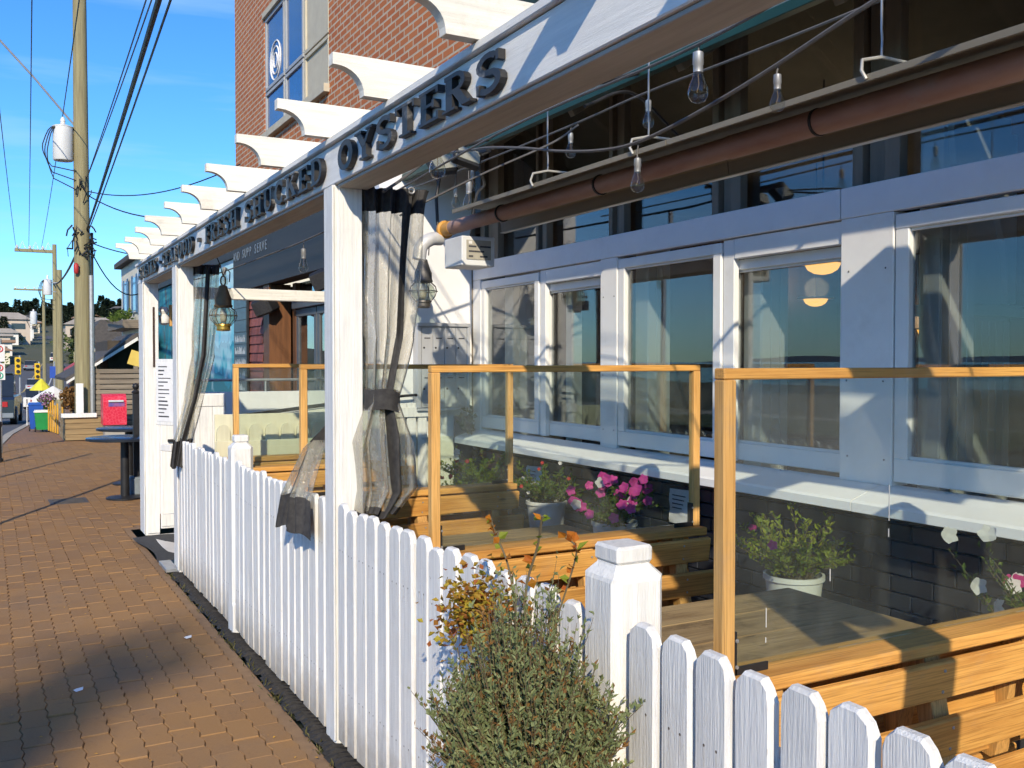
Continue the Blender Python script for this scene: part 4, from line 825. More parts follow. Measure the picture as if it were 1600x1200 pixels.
for a, b in ((0.2, 2.79), (2.795, 4.61)):
    g = G(); g.prism(rp_, 'y', a, b); mk('reflector', g, OLIVE, ht)
LIP = mat('reflector_lip', (0.50, 0.49, 0.44), (0.42, 0.41, 0.36), rough=0.4, metal=0.3, scale=6)
g = G(); g.box(2.448, 2.478, 0.2, 4.61, 2.2955, 2.2995, 0.001); mk('lip', g, LIP, ht)
for y in (3.76, 3.0, 1.9, 1.0):
    g = G(); g.tube([(2.155, y - 0.013, 2.386), (2.150, y, 2.412), (2.172, y + 0.017, 2.449), (2.25, y + 0.017, 2.469), (2.368, y + 0.017, 2.469)], 0.005, 6); mk('hanger', g, LIP, ht, True)
    g = G(); g.tube([(2.25, y + 0.017, 2.469), (2.252, y + 0.017, 2.52), (2.249, y + 0.017, 2.55), (2.25, y + 0.017, 2.78)], 0.0035, 5); mk('chain', g, STEEL, ht)
g = G(); g.tube([(2.25, 0.2, 2.79), (2.25, 5.15, 2.79)], 0.012, 8); mk('hanger_pipe', g, BLK, ht, True)
for y in (1.9, 3.6, 5.1):
    g = G(); g.tube([(2.25, y, 2.79), (2.66, y, 2.93)], 0.010, 8); mk('hanger_arm', g, BLK, ht, True)
YLW = mat('yellow_gas_fitting', (0.62, 0.30, 0.04), (0.5, 0.26, 0.05), rough=0.5, scale=12)
g = G(); g.lathe([(0.052, 0), (0.052, 0.017), (0.040, 0.021), (0.040, 0.11)], (2.30, 5.01, 2.352), 16, Matrix.Rotation(R(90), 3, 'X')); mk('flange', g, YLW, ht, True)
g = G(); g.box(2.198, 2.393, 4.57, 4.79, 2.107, 2.264, 0.005); bx_ = mk('control_box', g, mat('white_enamel', (0.72, 0.74, 0.76), (0.62, 0.64, 0.66), rough=0.4, scale=6, dirt=(0.35, 0.33, 0.3), dirt_amt=0.4), ht)
g = G(); g.box(2.224, 2.368, 4.566, 4.5695, 2.141, 2.243, 0); pl_ = mk('rating_plate', g, mat('rating_plate', (0.40, 0.38, 0.32), (0.34, 0.32, 0.27), rough=0.6, scale=20), bx_)
for k in range(6):
    g = G(); ln = 0.025 + 0.02 * ((k * 7) % 3); x_ = 2.236 + 0.066 * (k % 2); z_ = 2.153 + 0.026 * (k // 2); g.box(x_, x_ + ln, 4.5645, 4.5655, z_, z_ + 0.009, 0); mk('print_mark', g, PRINT, pl_)
g = G(); g.box(2.236, 2.256, 4.5645, 4.5655, 2.222, 2.238, 0); mk('sticker', g, PAPER, pl_)
g = G(); g.tube(catmull([(2.283, 5.03, 2.302), (2.215, 5.01, 2.293), (2.156, 5.005, 2.25), (2.14, 5.005, 2.175)], 4), 0.038, 14); mk('air_elbow', g, mat('foil_duct', (0.66, 0.67, 0.68), (0.52, 0.53, 0.54), rough=0.4, metal=0.2, scale=20, bmp=0.3), ht, True)
g = G(); g.tube([(2.266, 5.03, 2.378), (2.262, 5.04, 2.53), (2.285, 5.03, 2.70), (2.30, 5.03, 2.78)], 0.010, 8); mk('gas_hose', g, BLK, ht, True)

# ------------------------------------------------------------------ string lights
CAB = mat('grey_cable', (0.13, 0.125, 0.12), (0.09, 0.088, 0.085), rough=0.6, scale=20)
FIL = emit('bulb_filament', (1.0, 0.7, 0.35), 0.12)
def strand(label, pts, bulbs, r=0.0065):
    t = thing('string_light', label, 'string lights', pts[0], 'string lights over the patio'); g = G(); g.tube(catmull(pts), r, 6); mk('cable', g, CAB, t, True)
    for (x, y, z, s, top) in bulbs:       # z = bulb centre, top = height of the cable above
        g = G(); g.tube([(x + 0.004, y, top), (x, y + 0.003, (top + z) / 2 + 0.03), (x, y, z + 0.085 * s)], 0.003, 5); b = mk('bulb', g, CAB, t)
        g = G(); g.lathe([(0.006, 0.10), (0.014, 0.095), (0.0145, 0.062), (0.0125, 0.058), (0.0125, 0.04)], (x, y, z), 10); b2 = G(); b2.lathe([(q[0] * s, q[1] * s) for q in [(0.005, 0.092), (0.0135, 0.088), (0.014, 0.058), (0.0125, 0.056), (0.0125, 0.038)]], (x, y, z), 10); mk('socket', b2, BLK if s > 1.25 else STEEL, b, True)
        g = G(); g.lathe([(q[0] * s, q[1] * s) for q in [(0.0125, 0.036), (0.015, 0.024), (0.022, 0.008), (0.0265, -0.010), (0.025, -0.024), (0.017, -0.035), (0.003, -0.040)]], (x, y, z), 14); mk('globe', g, BULB, b, True)
        g = G(); g.tube([(x, y, z + 0.035 * s), (x + 0.003, y, z + 0.01), (x - 0.003, y + 0.002, z - 0.012 * s)], 0.0016, 4); mk('filament', g, FIL, b)
    return t
strand('cable of bulbs sagging below the canopy edge across the heater', [(2.10, 4.55, 2.68), (2.05, 4.2, 2.62), (2.02, 3.91, 2.575), (2.0, 3.545, 2.50), (2.0, 3.27, 2.435), (2.0, 3.0, 2.385), (2.0, 2.77, 2.365), (2.0, 2.5, 2.385), (2.0, 2.136, 2.44), (2.0, 1.545, 2.55), (2.1, 0.8, 2.66)],
       [(2.0, 2.745, 2.227, 0.92, 2.362), (2.0, 2.07, 2.35, 0.83, 2.45)])
strand('thin cable with bulbs hung close to the main post curtain', [(1.44, 3.74, 2.30), (1.62, 3.95, 2.41), (1.86, 4.16, 2.58), (1.95, 4.22, 2.66), (2.30, 4.7, 2.68)], [(1.9, 4.22, 2.535, 1.5, 2.64), (2.3, 4.86, 2.49, 0.85, 2.66), (2.3, 4.65, 2.55, 0.85, 2.68)])
strand('straight cable rising from the curtain to the canopy edge', [(1.62, 4.00, 2.25), (1.80, 4.12, 2.345), (2.0, 3.9, 2.46), (2.2, 3.66, 2.565), (2.27, 3.55, 2.63)], [(2.2, 4.49, 2.43, 1.15, 2.66)], 0.005)
strand('string of bulbs clipped beneath the canopy edge', [(2.4, 6.2, 2.72), (2.4, 4.9, 2.70), (2.4, 3.82, 2.70), (2.4, 3.22, 2.71), (2.38, 2.3, 2.69), (2.38, 0.8, 2.70)], [(2.4, 3.22, 2.595, 0.9, 2.71), (2.4, 3.82, 2.585, 0.9, 2.70)], 0.005)
strand('string of bulbs hung close inside the pergola beam', [(1.50, 9.2, 2.32), (1.60, 8.2, 2.30), (1.72, 7.0, 2.34), (1.82, 5.6, 2.40), (1.9, 3.6, 2.56), (1.9, 2.30, 2.56), (1.75, 1.2, 2.55), (1.6, 0.1, 2.45)], [(1.9, 2.30, 2.43, 1.2, 2.56), (1.80, 6.10, 2.22, 1.2, 2.38), (1.64, 7.70, 2.24, 1.1, 2.31)], 0.005)
# dark braces and cables against the transom
for nm, pts, lb in (('cable', [(2.28, 4.62, 2.70), (2.5, 4.9, 2.62), (2.6, 5.2, 2.6), (3.1, 6.3, 2.52)], 'black cable drooping from the floodlight to the wall corner'), ('cable', [(2.27, 3.5, 2.70), (2.6, 3.62, 2.83), (2.95, 3.75, 2.72), (3.19, 3.8, 2.60)], 'black cable looping under the canopy to the transom post')):
    g = G(); g.tube(catmull(pts), 0.008, 6); o = mk(nm, g, BLK, None, True); tag(o, lb, 'cable')
fl = thing('floodlight', 'pair of black floodlights under the canopy beside the main curtain', 'floodlight', (2.24, 4.6, 2.6))
for k, (y, x) in enumerate(((4.74, 2.16), (4.50, 2.19))):
    rm = Matrix.Rotation(R(-35), 3, 'X') @ Matrix.Rotation(R(20 if k else -15), 3, 'Y')
    g = G(); g.obox((x, y, 2.655), (0.15, 0.05, 0.11), rm, 0.008); h_ = mk('lamp_head', g, BLK, fl)
    g = G(); g.obox(Vector((x, y, 2.655)) + rm @ Vector((0, -0.027, 0)), (0.13, 0.004, 0.09), rm, 0); mk('lens', g, mat('floodlight_lens', (0.30, 0.30, 0.26), (0.25, 0.25, 0.2), rough=0.25, scale=40), h_)
g = G(); g.bar((2.27, 4.40, 2.69), (2.27, 4.82, 2.69), 0.03, 0.03); mk('bracket', g, BLK, fl)

# ------------------------------------------------------------------ onion lanterns
def lantern(label, c, body, bright):
    x, y, z = c; t = thing('onion_lantern', label, 'lantern', (x, y, z - 0.17), 'onion lanterns'); S = 1.0
    g = G(); g.lathe([(0.012, 0.175), (0.030, 0.165), (0.034, 0.145), (0.055, 0.085), (0.060, 0.075), (0.062, 0.030), (0.068, 0.020), (0.066, 0.010), (0.045, 0.004)], (x, y, z), 18); mk('hood', g, body, t, True)
    g = G(); g.lathe([(0.047, 0.003), (0.072, -0.018), (0.086, -0.050), (0.082, -0.080), (0.062, -0.108), (0.050, -0.114)], (x, y, z), 20, cap=False); mk('globe', g, glass('lantern_glass_' + str(len(MATS)), tint=(0.80, 0.84, 0.76), refl=1.3, smear=0.35), t, True)
    g = G(); g.lathe([(0.050, -0.114), (0.058, -0.118), (0.060, -0.128), (0.050, -0.132), (0.050, -0.155), (0.056, -0.160), (0.040, -0.168)], (x, y, z), 18); mk('base', g, bright, t, True)
    for k in range(4):
        a = k * math.pi / 4; g = G(); g.tube([(x + q * math.cos(a), y + q * math.sin(a), z + h) for q, h in [(-0.055, 0.012), (-0.092, -0.02), (-0.100, -0.052), (-0.090, -0.085), (-0.058, -0.122)]], 0.0028, 5); mk('guard_wire', g, body, t, True)
        g = G(); g.tube([(x + q * math.cos(a), y + q * math.sin(a), z + h) for q, h in [(0.055, 0.012), (0.092, -0.02), (0.100, -0.052), (0.090, -0.085), (0.058, -0.122)]], 0.0028, 5); mk('guard_wire', g, body, t, True)
    g = G(); g.tube([(x + 0.10 * math.cos(a), y + 0.10 * math.sin(a), z - 0.052) for a in [k * math.pi / 10 for k in range(21)]], 0.0028, 5, False); mk('guard_ring', g, body, t, True)
    g = G(); g.tube([(x + 0.018 * math.cos(a), y, z + 0.205 + 0.036 * math.sin(a)) for a in [k * math.pi / 6 for k in range(13)]], 0.006, 6, False); mk('ring', g, body, t, True)
    g = G(); g.lathe([(0.012, -0.105), (0.024, -0.085), (0.026, -0.05), (0.014, -0.02), (0.012, 0.0)], (x, y, z), 10); mk('candle_tube', g, mat('lantern_lamp', (0.45, 0.40, 0.30), rough=0.4), t, True)
    g = G(); g.tube([(x, y, z + 0.24), (x + 0.03, y + 0.01, z + 0.30), (x + 0.055, y + 0.02, z + 0.27), (x + 0.05, y + 0.02, z + 0.20)], 0.004, 6); mk('hook', g, BLK, t, True)
    g = G(); g.tube([(x, y, z + 0.235), (x - 0.02, y + 0.0, z + 0.32), (x - 0.06, y - 0.01, 2.40)], 0.004, 6); mk('hanging_wire', g, BLK, t, True)
    return t
BRASS = mat('aged_brass', (0.20, 0.125, 0.06), (0.12, 0.075, 0.04), rough=0.45, metal=0.75, scale=14, dirt=(0.09, 0.11, 0.09), dirt_amt=0.5)
BRASSB = mat('bright_brass', (0.50, 0.32, 0.07), (0.40, 0.24, 0.05), rough=0.35, metal=0.85, scale=14)
GUN = mat('grey_lantern_metal', (0.13, 0.125, 0.12), (0.09, 0.085, 0.08), rough=0.5, metal=0.6, scale=14)
lantern('brass onion lantern hanging beside the entrance curtain', (1.545, 7.30, 1.995), BRASS, BRASSB)
lantern('grey onion lantern hanging behind the main curtain near the mailboxes', (2.66, 6.15, 2.14), GUN, GUN)

# ------------------------------------------------------------------ wall mailboxes
mbx = thing('wall_mailboxes', 'grey metal bank of mailboxes on the white end wall', 'mailboxes', (2.93, 6.44, 1.2))
MBG = mat('mailbox_aluminium', (0.50, 0.51, 0.53), (0.44, 0.45, 0.47), rough=0.45, metal=0.35, scale=5, stretch=(2, 2, 0.5))
g = G(); g.box(2.715, 3.135, 6.40, 6.4695, 1.245, 1.875, 0.004); mk('case', g, MBG, mbx)
for nm, bx in (('frame_rail', (2.715, 3.135, 6.372, 6.399, 1.855, 1.88)), ('frame_rail', (2.715, 3.135, 6.38, 6.399, 1.243, 1.262)), ('frame_stile', (2.715, 2.745, 6.38, 6.399, 1.264, 1.853)), ('frame_stile', (3.113, 3.135, 6.38, 6.399, 1.264, 1.853))):
    g = G(); g.box(*bx, 0.003); mk(nm, g, MBG, mbx)
for r_, (z0, z1, n) in enumerate(((1.575, 1.848, 4), (1.268, 1.560, 4))):
    for k in range(n):
        a = 2.749 + k * 0.0912; g = G(); g.box(a + 0.0015, a + 0.0895, 6.388, 6.3985, z0, z1, 0.002); d_ = mk('door', g, MBG, mbx)
        g = G(); g.lathe([(0.0075, 0), (0.006, 0.004)], (a + 0.02, 6.3875, z0 + (z1 - z0) * 0.46), 9, Matrix.Rotation(R(90), 3, 'X')); mk('lock', g, BLK, d_)
        g = G(); g.box(a + 0.022, a + 0.068, 6.3862, 6.3878, z1 - 0.082, z1 - 0.074, 0); mk('name_print', g, PRINT, d_)
        if k == 2:
            g = G(); g.box(a + 0.03, a + 0.065, 6.3862, 6.3878, z1 - 0.06, z1 - 0.035, 0); mk('sticker', g, PAPER, d_)
# notices stuck on the black brick
for k, (y0, y1, z0, z1) in enumerate(((5.40, 5.63, 0.78, 0.90), (3.84, 4.08, 0.745, 0.925))):
    g = G(); g.grid(lambda u, v: (3.188 - 0.012 * math.sin(u * 3.1) ** 2 * (1 - v) - 0.004 * math.sin(v * 11 + u * 7), y1 + (y0 - y1) * u, z0 + (z1 - z0) * v + 0.01 * u), 9, 9)
    n_ = thing('paper_notice', ['small wrinkled white notice on the black brick behind the pots', 'large wrinkled white notice on the black brick right of the petunias'][k], 'notice', (3.19, (y0 + y1) / 2, z0)); mk('sheet', g, PAPER, n_, 'all')
    for q in range(4):
        g = G(); g.box(3.1665, 3.1675, y1 - 0.16 + 0.01 * q, y1 - 0.05, z1 - 0.03 - q * 0.022, z1 - 0.024 - q * 0.022, 0); mk('print_line', g, PRINT, n_)
# ------------------------------------------------------------------ plants on the patio
GRN1 = leafmat('leaf_green', (0.07, 0.13, 0.022), (0.17, 0.22, 0.045), 0.45)
GRN2 = leafmat('leaf_lime', (0.16, 0.24, 0.02), (0.30, 0.33, 0.04), 0.45)
GRN3 = leafmat('leaf_grey_green', (0.13, 0.165, 0.07), (0.28, 0.31, 0.14), 0.3)
DRY = leafmat('leaf_dry', (0.30, 0.16, 0.05), (0.16, 0.085, 0.035), 0.3)
AUT = leafmat('leaf_red_yellow', (0.44, 0.36, 0.04), (0.34, 0.10, 0.03), 0.4)
STEM = mat('plant_stem', (0.14, 0.11, 0.06), (0.10, 0.075, 0.04), rough=0.8, scale=20)
PET = {n: leafmat('petal_' + n, a, b, 0.35) for n, a, b in (('pink', (0.55, 0.035, 0.27), (0.72, 0.10, 0.40)), ('white', (0.78, 0.76, 0.74), (0.70, 0.66, 0.66)), ('red', (0.50, 0.03, 0.02), (0.42, 0.05, 0.05)), ('magenta', (0.42, 0.02, 0.16), (0.55, 0.05, 0.25)))}
BUCK = mat('white_bucket', (0.70, 0.70, 0.68), (0.62, 0.62, 0.60), rough=0.45, scale=5, dirt=(0.35, 0.32, 0.27), dirt_amt=0.45)
SOIL = mat('soil', (0.03, 0.02, 0.013), rough=1, scale=20, bmp=0.6)
def rdir(r, up=0.3): 
    a = r.uniform(0, 2 * math.pi); z = r.uniform(-0.4, 1) + up; return Vector((math.cos(a), math.sin(a), z)).normalized()
def potted(label, c, rad, hgt, n, leaf, flowers, seed, pot_r=0.12, pot_h=0.2, lw=0.016, ll=0.032, droop=0.25, squash=1.0, extra=None):
    r = random.Random(seed); x, y, z = c; t = thing('potted_plant', label, 'potted plant', (x, y, z), 'flower pots along the window wall')
    g = G(); g.lathe([(pot_r * 0.80, 0), (pot_r * 0.97, pot_h * 0.9), (pot_r * 1.04, pot_h * 0.9), (pot_r * 1.04, pot_h), (pot_r * 0.95, pot_h), (pot_r * 0.93, pot_h * 0.88)], (x, y, z), 22, cap=False); mk('pot', g, BUCK, t, True)
    g = G(); g.lathe([(pot_r * 0.93, pot_h * 0.88), (0.001, pot_h * 0.91)], (x, y, z), 16, cap=False); mk('soil', g, SOIL, t)
    top = Vector((x, y, z + pot_h * 0.9)); g = G(); gs = G(); tips = []
    ns = max(10, n // 28)
    for k in range(ns):
        d = rdir(r, 0.75); ln = rad * r.uniform(0.55, 1.15) * (1 + 0.25 * d.z * hgt / rad * 0.6); d = Vector((d.x, d.y * squash, d.z)); p0_ = top + Vector((r.uniform(-1, 1), r.uniform(-1, 1), 0)) * pot_r * 0.5
        pts = [p0_ + d * ln * s + Vector((0, 0, -droop * ln * s * s * (1.2 - d.z))) for s in (0, 0.33, 0.66, 1.0)]
        gs.tube(pts, [0.0022, 0.002, 0.0015, 0.001], 4); tips.append((pts[-1], d))
        for q in range(n // ns):
            s = r.uniform(0.15, 1.02); p = p0_ + d * ln * s + Vector((0, 0, -droop * ln * s * s * (1.2 - d.z))); ld_ = (d * 0.5 + rdir(r, 0.1)).normalized()
            g.leaf(p + Vector((r.uniform(-1, 1), r.uniform(-1, 1), r.uniform(-1, 1))) * 0.012, ld_, rdir(r, 0.6), ll * r.uniform(0.6, 1.2), lw * r.uniform(0.7, 1.2))
    if extra: extra(g, r, top)
    fo = mk('foliage', g, leaf, t, kind='stuff'); mk('stem', gs, STEM, fo)
    for k, (col, cnt, fr, zb) in enumerate(flowers):
        for q in range(cnt):
            tp_, d = tips[r.randrange(len(tips))]; fd_ = (Vector((-0.45, -0.8, 0.15)) + Vector((r.uniform(-.5, .5), r.uniform(-.5, .5), r.uniform(-.3, .5)))).normalized()
            p = top + (tp_ - top) * r.uniform(0.85, 1.12) + Vector((-0.05, -0.05, zb)); g = G()
            u = fd_.cross(Vector((0, 0, 1))).normalized(); v = u.cross(fd_); cen = p - fd_ * fr * 0.45; nn = 20
            ringo = [p + (u * math.cos(2 * math.pi * i / nn) + v * math.sin(2 * math.pi * i / nn)) * fr * (0.90 + 0.12 * math.cos(10 * math.pi * i / nn) + r.uniform(-.03, .03)) + fd_ * fr * (0.14 * math.cos(10 * math.pi * i / nn) + r.uniform(-.05, .05)) for i in range(nn)]
            mid = [p - fd_ * fr * 0.12 + (u * math.cos(2 * math.pi * i / nn) + v * math.sin(2 * math.pi * i / nn)) * fr * 0.42 for i in range(nn)]
            g.add([cen] + mid + ringo, [(0, 1 + i, 1 + (i + 1) % nn) for i in range(nn)] + [(1 + i, 1 + nn + i, 1 + nn + (i + 1) % nn, 1 + (i + 1) % nn) for i in range(nn)])
            mk('flower', g, PET[col], t, True)
    return t
def stand(label, x, y, zt, w_=0.30):
    t = thing('plant_stand', label, 'plant stand', (x, y, 0.018), 'dark stands under the flower pots')
    g = G(); g.box(x - w_ / 2, x + w_ / 2, y - w_ / 2, y + w_ / 2, zt - 0.03, zt - 0.002, 0.004); mk('top', g, mat('dark_stand', (0.03, 0.026, 0.022), (0.02, 0.018, 0.016), rough=0.7, scale=8), t)
    for sx in (-1, 1):
        for sy in (-1, 1):
            g = G(); g.box(x + sx * (w_ / 2 - 0.03) - 0.015, x + sx * (w_ / 2 - 0.03) + 0.015, y + sy * (w_ / 2 - 0.03) - 0.015, y + sy * (w_ / 2 - 0.03) + 0.015, 0.018, zt - 0.031, 0.002); mk('leg', g, BLK, t)
for lb, x, y, zt in (('dark stand under the pink petunia pot', 2.93, 4.22, 0.55), ('dark stand under the leafy pot left of the petunias', 2.93, 4.93, 0.57), ('dark stand under the farthest red flower pot', 2.93, 5.85, 0.50), ('dark stand under the lime green plant beside the nearest table', 2.93, 2.92, 0.52), ('dark stand under the white flowers at the right edge', 2.95, 1.93, 0.55)):
    stand(lb, x, y, zt)
potted('pink petunias spilling from a white bucket by the black brick wall', (2.93, 4.22, 0.55), 0.235, 0.24, 1300, GRN1, [('pink', 42, 0.028, 0.05), ('white', 3, 0.03, 0.05)], 21)
potted('leafy plant in a white bucket with small red blooms left of the petunias', (2.93, 4.93, 0.57), 0.26, 0.22, 1100, GRN1, [('red', 6, 0.012, 0.02), ('white', 3, 0.012, 0.02)], 22)
potted('yellow-green plant with a few red and white flowers behind the third booth bench', (2.93, 5.85, 0.50), 0.32, 0.35, 1100, GRN2, [('red', 8, 0.017, 0.06), ('white', 5, 0.022, 0.10)], 23, pot_h=0.24)
potted('bright lime green leafy plant in a white bucket behind the nearest table', (2.93, 2.92, 0.52), 0.31, 0.26, 1700, GRN2, [('magenta', 2, 0.02, 0.04)], 24, lw=0.014, ll=0.03)
potted('white and magenta flowers on thin stems at the right edge', (2.95, 1.93, 0.55), 0.27, 0.3, 420, GRN1, [('white', 7, 0.03, 0.05), ('magenta', 4, 0.028, 0.05)], 25, lw=0.012, ll=0.028)
for k, y in enumerate((5.45, 5.62)):
    g = G(); g.lathe([(0.075, 0), (0.09, 0.15), (0.095, 0.15), (0.095, 0.165), (0.085, 0.165)], (2.86, y, 0.456 if False else 0.018), 18); o = mk('bucket', g, BUCK, None, True); tag(o, ['empty white bucket on the floor behind the third bench, nearer one', 'empty white bucket on the floor behind the third bench, farther one'][k], 'bucket', 'white buckets')
# ivy at the wall corner
r = random.Random(31); g = G(); gs = G(); pts = [(3.13 + 0.05 * math.sin(z * 9), 6.39, z) for z in (0.0, 0.3, 0.6, 0.9, 1.1, 1.22)]; gs.tube(pts, 0.004, 5)
for k in range(90):
    z = r.uniform(0.72, 1.30); g.leaf((3.13 + 0.05 * math.sin(z * 9) + r.uniform(-0.06, 0.05), 6.37 + r.uniform(-0.04, 0.02), z), (r.uniform(-1, 1), r.uniform(-0.8, -0.1), r.uniform(-1, 0.3)), (0, -1, 0.4), r.uniform(0.035, 0.06), r.uniform(0.03, 0.045))
iv = thing('ivy', 'dark green ivy climbing the corner beside the window sill', 'ivy', (3.13, 6.39, 0)); mk('foliage', g, leafmat('ivy_leaf', (0.02, 0.05, 0.015), (0.05, 0.09, 0.03), 0.2), iv, kind='stuff'); mk('stem', gs, STEM, iv)

# ------------------------------------------------------------------ grey-green bush in a planter outside the fence
bush = thing('planter_bush', 'grey-green lavender-like bush with brown tips in front of the fence', 'bush', (1.05, 1.82, 0))
BX, BY, BZ = 1.045, 1.85, 0.58
r = random.Random(41); gl_, gd, gs = G(), G(), G()
for k in range(1150):
    a = r.uniform(0, 2 * math.pi); q = math.sqrt(r.random()); lean = 0.40 * q ** 1.5; d = Vector((math.cos(a) * lean, math.sin(a) * lean * 1.1, 1.0)).normalized()
    p0_ = Vector((BX + 0.125 * q * math.cos(a), BY + 0.135 * q * math.sin(a), BZ + r.uniform(-0.02, 0.08))); lump = 0.5 + 0.5 * math.sin(3 * a + 1.0) * math.sin(5 * q + a); ln = (0.465 - 0.28 * q * q + 0.11 * lump - 0.03) * r.uniform(0.55, 1.0); bend = Vector((r.uniform(-.05, .05), r.uniform(-.05, .05), -0.03 * q))
    P = [p0_ + d * ln * s + bend * s * s for s in (0, 0.5, 1.0)]; gs.tube(P, [0.0018, 0.0013, 0.0007], 3)
    dry = r.random() < 0.12; sz = r.uniform(0.75, 1.35)
    for j in range(36):
        s = r.uniform(0.12, 1.03); p = p0_ + d * ln * s + bend * s * s; dd = (d * 0.8 + rdir(r, 0)).normalized(); (gd if (dry and s > 0.35) or r.random() < 0.06 else gl_).leaf(p, dd, rdir(r, 0.3), sz * r.uniform(0.008, 0.019), sz * r.uniform(0.004, 0.008))
fo = mk('foliage', gl_, GRN3, bush, kind='stuff'); mk('dry_tips', gd, DRY, fo, kind='stuff'); mk('stems', gs, STEM, bush, kind='stuff')
g = G(); PLK = mat('planter_wood', (0.16, 0.13, 0.10), (0.10, 0.08, 0.06), rough=0.85, scale=6, stretch=(5, 5, 0.4), bmp=0.3)
for k in range(16):
    a0, a1 = 2 * math.pi * k / 16, 2 * math.pi * (k + 0.94) / 16; g = G(); vs = []
    for rr_, z in ((0.150, 0.0), (0.185, 0.30), (0.178, 0.60)):
        for a in (a0, a1): vs += [(BX - 0.02 + rr_ * math.cos(a), BY + rr_ * math.sin(a), z), (BX - 0.02 + (rr_ - 0.018) * math.cos(a), BY + (rr_ - 0.018) * math.sin(a), z)]
    f_ = []
    for q in (0, 4): f_ += [(q, q + 2, q + 6, q + 4), (q + 1, q + 5, q + 7, q + 3), (q, q + 4, q + 5, q + 1), (q + 2, q + 3, q + 7, q + 6)]
    f_ += [(0, 1, 3, 2), (8, 10, 11, 9)]; g.add(vs, f_); mk('stave', g, PLK, bush)
g = G(); g.lathe([(0.16, 0.565), (0.001, 0.58)], (BX - 0.02, BY, 0), 16, cap=False); mk('soil', g, SOIL, bush)
# creeper with round yellow and red leaves beside it, and a climbing stalk
cr_ = thing('creeper', 'yellow and red round-leaved creeper hugging the pickets left of the bush', 'creeper', (1.16, 2.42, 0.7)); r = random.Random(51); g = G(); gs = G()
for k in range(900):
    a = r.gauss(0, 1); b = r.gauss(0, 1); p = Vector((1.15 + 0.035 * r.gauss(0, 1), 2.31 + 0.085 * a, 0.925 + 0.055 * b - 0.25 * max(0, a) * 0.10)); p.x = min(p.x, 1.245)
    g.leaf(p, rdir(r, 0.1), rdir(r, 0.6), r.uniform(0.014, 0.026), r.uniform(0.012, 0.022))
for k in range(16):
    a = r.uniform(-1, 1); gs.tube([(1.10, 2.0 + 0.05 * a, 0.72), (1.15, 2.15 + 0.1 * a, 0.80 + 0.03 * a), (1.16, 2.31 + 0.12 * a, 0.92 + 0.05 * r.uniform(-1, 1))], 0.002, 4)
mk('foliage', g, AUT, cr_, kind='stuff'); mk('stems', gs, STEM, cr_, kind='stuff')
st_ = thing('climbing_stalk', 'thin climbing stalk with a few green and orange leaves above the bush', 'climbing plant', (1.13, 1.95, 0.8)); g = G(); go_ = G(); gs = G()
P = catmull([(1.10, 1.95, 0.85), (1.12, 1.98, 1.05), (1.14, 1.96, 1.16), (1.13, 1.92, 1.24)]); gs.tube(P, 0.0032, 5); P2 = catmull([(1.10, 1.97, 0.9), (1.13, 2.08, 1.08), (1.12, 2.14, 1.17), (1.13, 2.18, 1.20)]); gs.tube(P2, 0.0026, 5)
P3 = catmull([(1.12, 1.85, 1.0), (1.16, 1.84, 1.12), (1.16, 1.82, 1.18), (1.15, 1.85, 1.20)]); gs.tube(P3, 0.0022, 5)
for k in range(60):
    path = (P, P2, P3)[k % 3]; p = path[r.randrange(4, len(path))]; (g if r.random() < 0.4 else go_).leaf(p, rdir(r, 0), rdir(r, 0.4), r.uniform(0.016, 0.036), r.uniform(0.012, 0.028))
mk('stem', gs, STEM, st_); mk('green_leaves', g, GRN2, st_, kind='stuff'); mk('orange_leaves', go_, leafmat('leaf_orange', (0.55, 0.22, 0.02), (0.42, 0.10, 0.02), 0.4), st_, kind='stuff')
# weeds and fallen leaves on the pavers
r = random.Random(61)
wd_ = G()
for k in range(130):
    y = r.uniform(3.4, 7.6); wd_.leaf((1.19 + r.uniform(-0.03, 0.02), y, 0.0), (r.uniform(-1, 1), r.uniform(-1, 1), r.uniform(0.6, 1.5)), rdir(r), r.uniform(0.015, 0.045), 0.006)
tag(mk('weeds', wd_, leafmat('weed', (0.14, 0.12, 0.04), (0.09, 0.09, 0.03), 0.3)), 'thin dry weeds growing along the fence foot', 'weeds', kind='stuff')
fl_ = G()
for k in range(150):
    y = r.uniform(3.6, 9.5); x = r.uniform(0.05, 1.2); fl_.leaf((x, y, 0.004 + r.uniform(0, 0.003)), (r.uniform(-1, 1), r.uniform(-1, 1), 0.1), (0, 0, 1), r.uniform(0.008, 0.022), r.uniform(0.006, 0.014), 0.1)
tag(mk('fallen_leaves', fl_, leafmat('fallen_leaf', (0.55, 0.30, 0.03), (0.22, 0.11, 0.05), 0.1)), 'small yellow and brown fallen leaves scattered on the pavers', 'leaves', kind='stuff')
for k, (x, y) in enumerate(((0.99, 5.72), (0.36, 5.05))):
    g = G(); g.add([(x, y, 0.004), (x + 0.03, y + 0.01, 0.006), (x + 0.035, y + 0.04, 0.012), (x + 0.005, y + 0.05, 0.005), (x - 0.012, y + 0.02, 0.009)], [(0, 1, 2), (0, 2, 4), (2, 3, 4)]); tag(mk('litter', g, PAPER), ['scrap of white paper on the pavers near the fence foot', 'scrap of white paper lying out on the open pavers'][k], 'litter')
cv = thing('utility_cover', 'dark iron utility cover set in the pavers before the bistro tables', 'cover', (0.80, 12.1, 0))
g = G(); g.box(0.60, 1.0, 11.85, 12.3, -0.010, 0.004, 0.004); mk('frame', g, mat('cast_iron', (0.06, 0.055, 0.05), (0.09, 0.075, 0.06), rough=0.7, scale=20, bmp=0.5), cv)
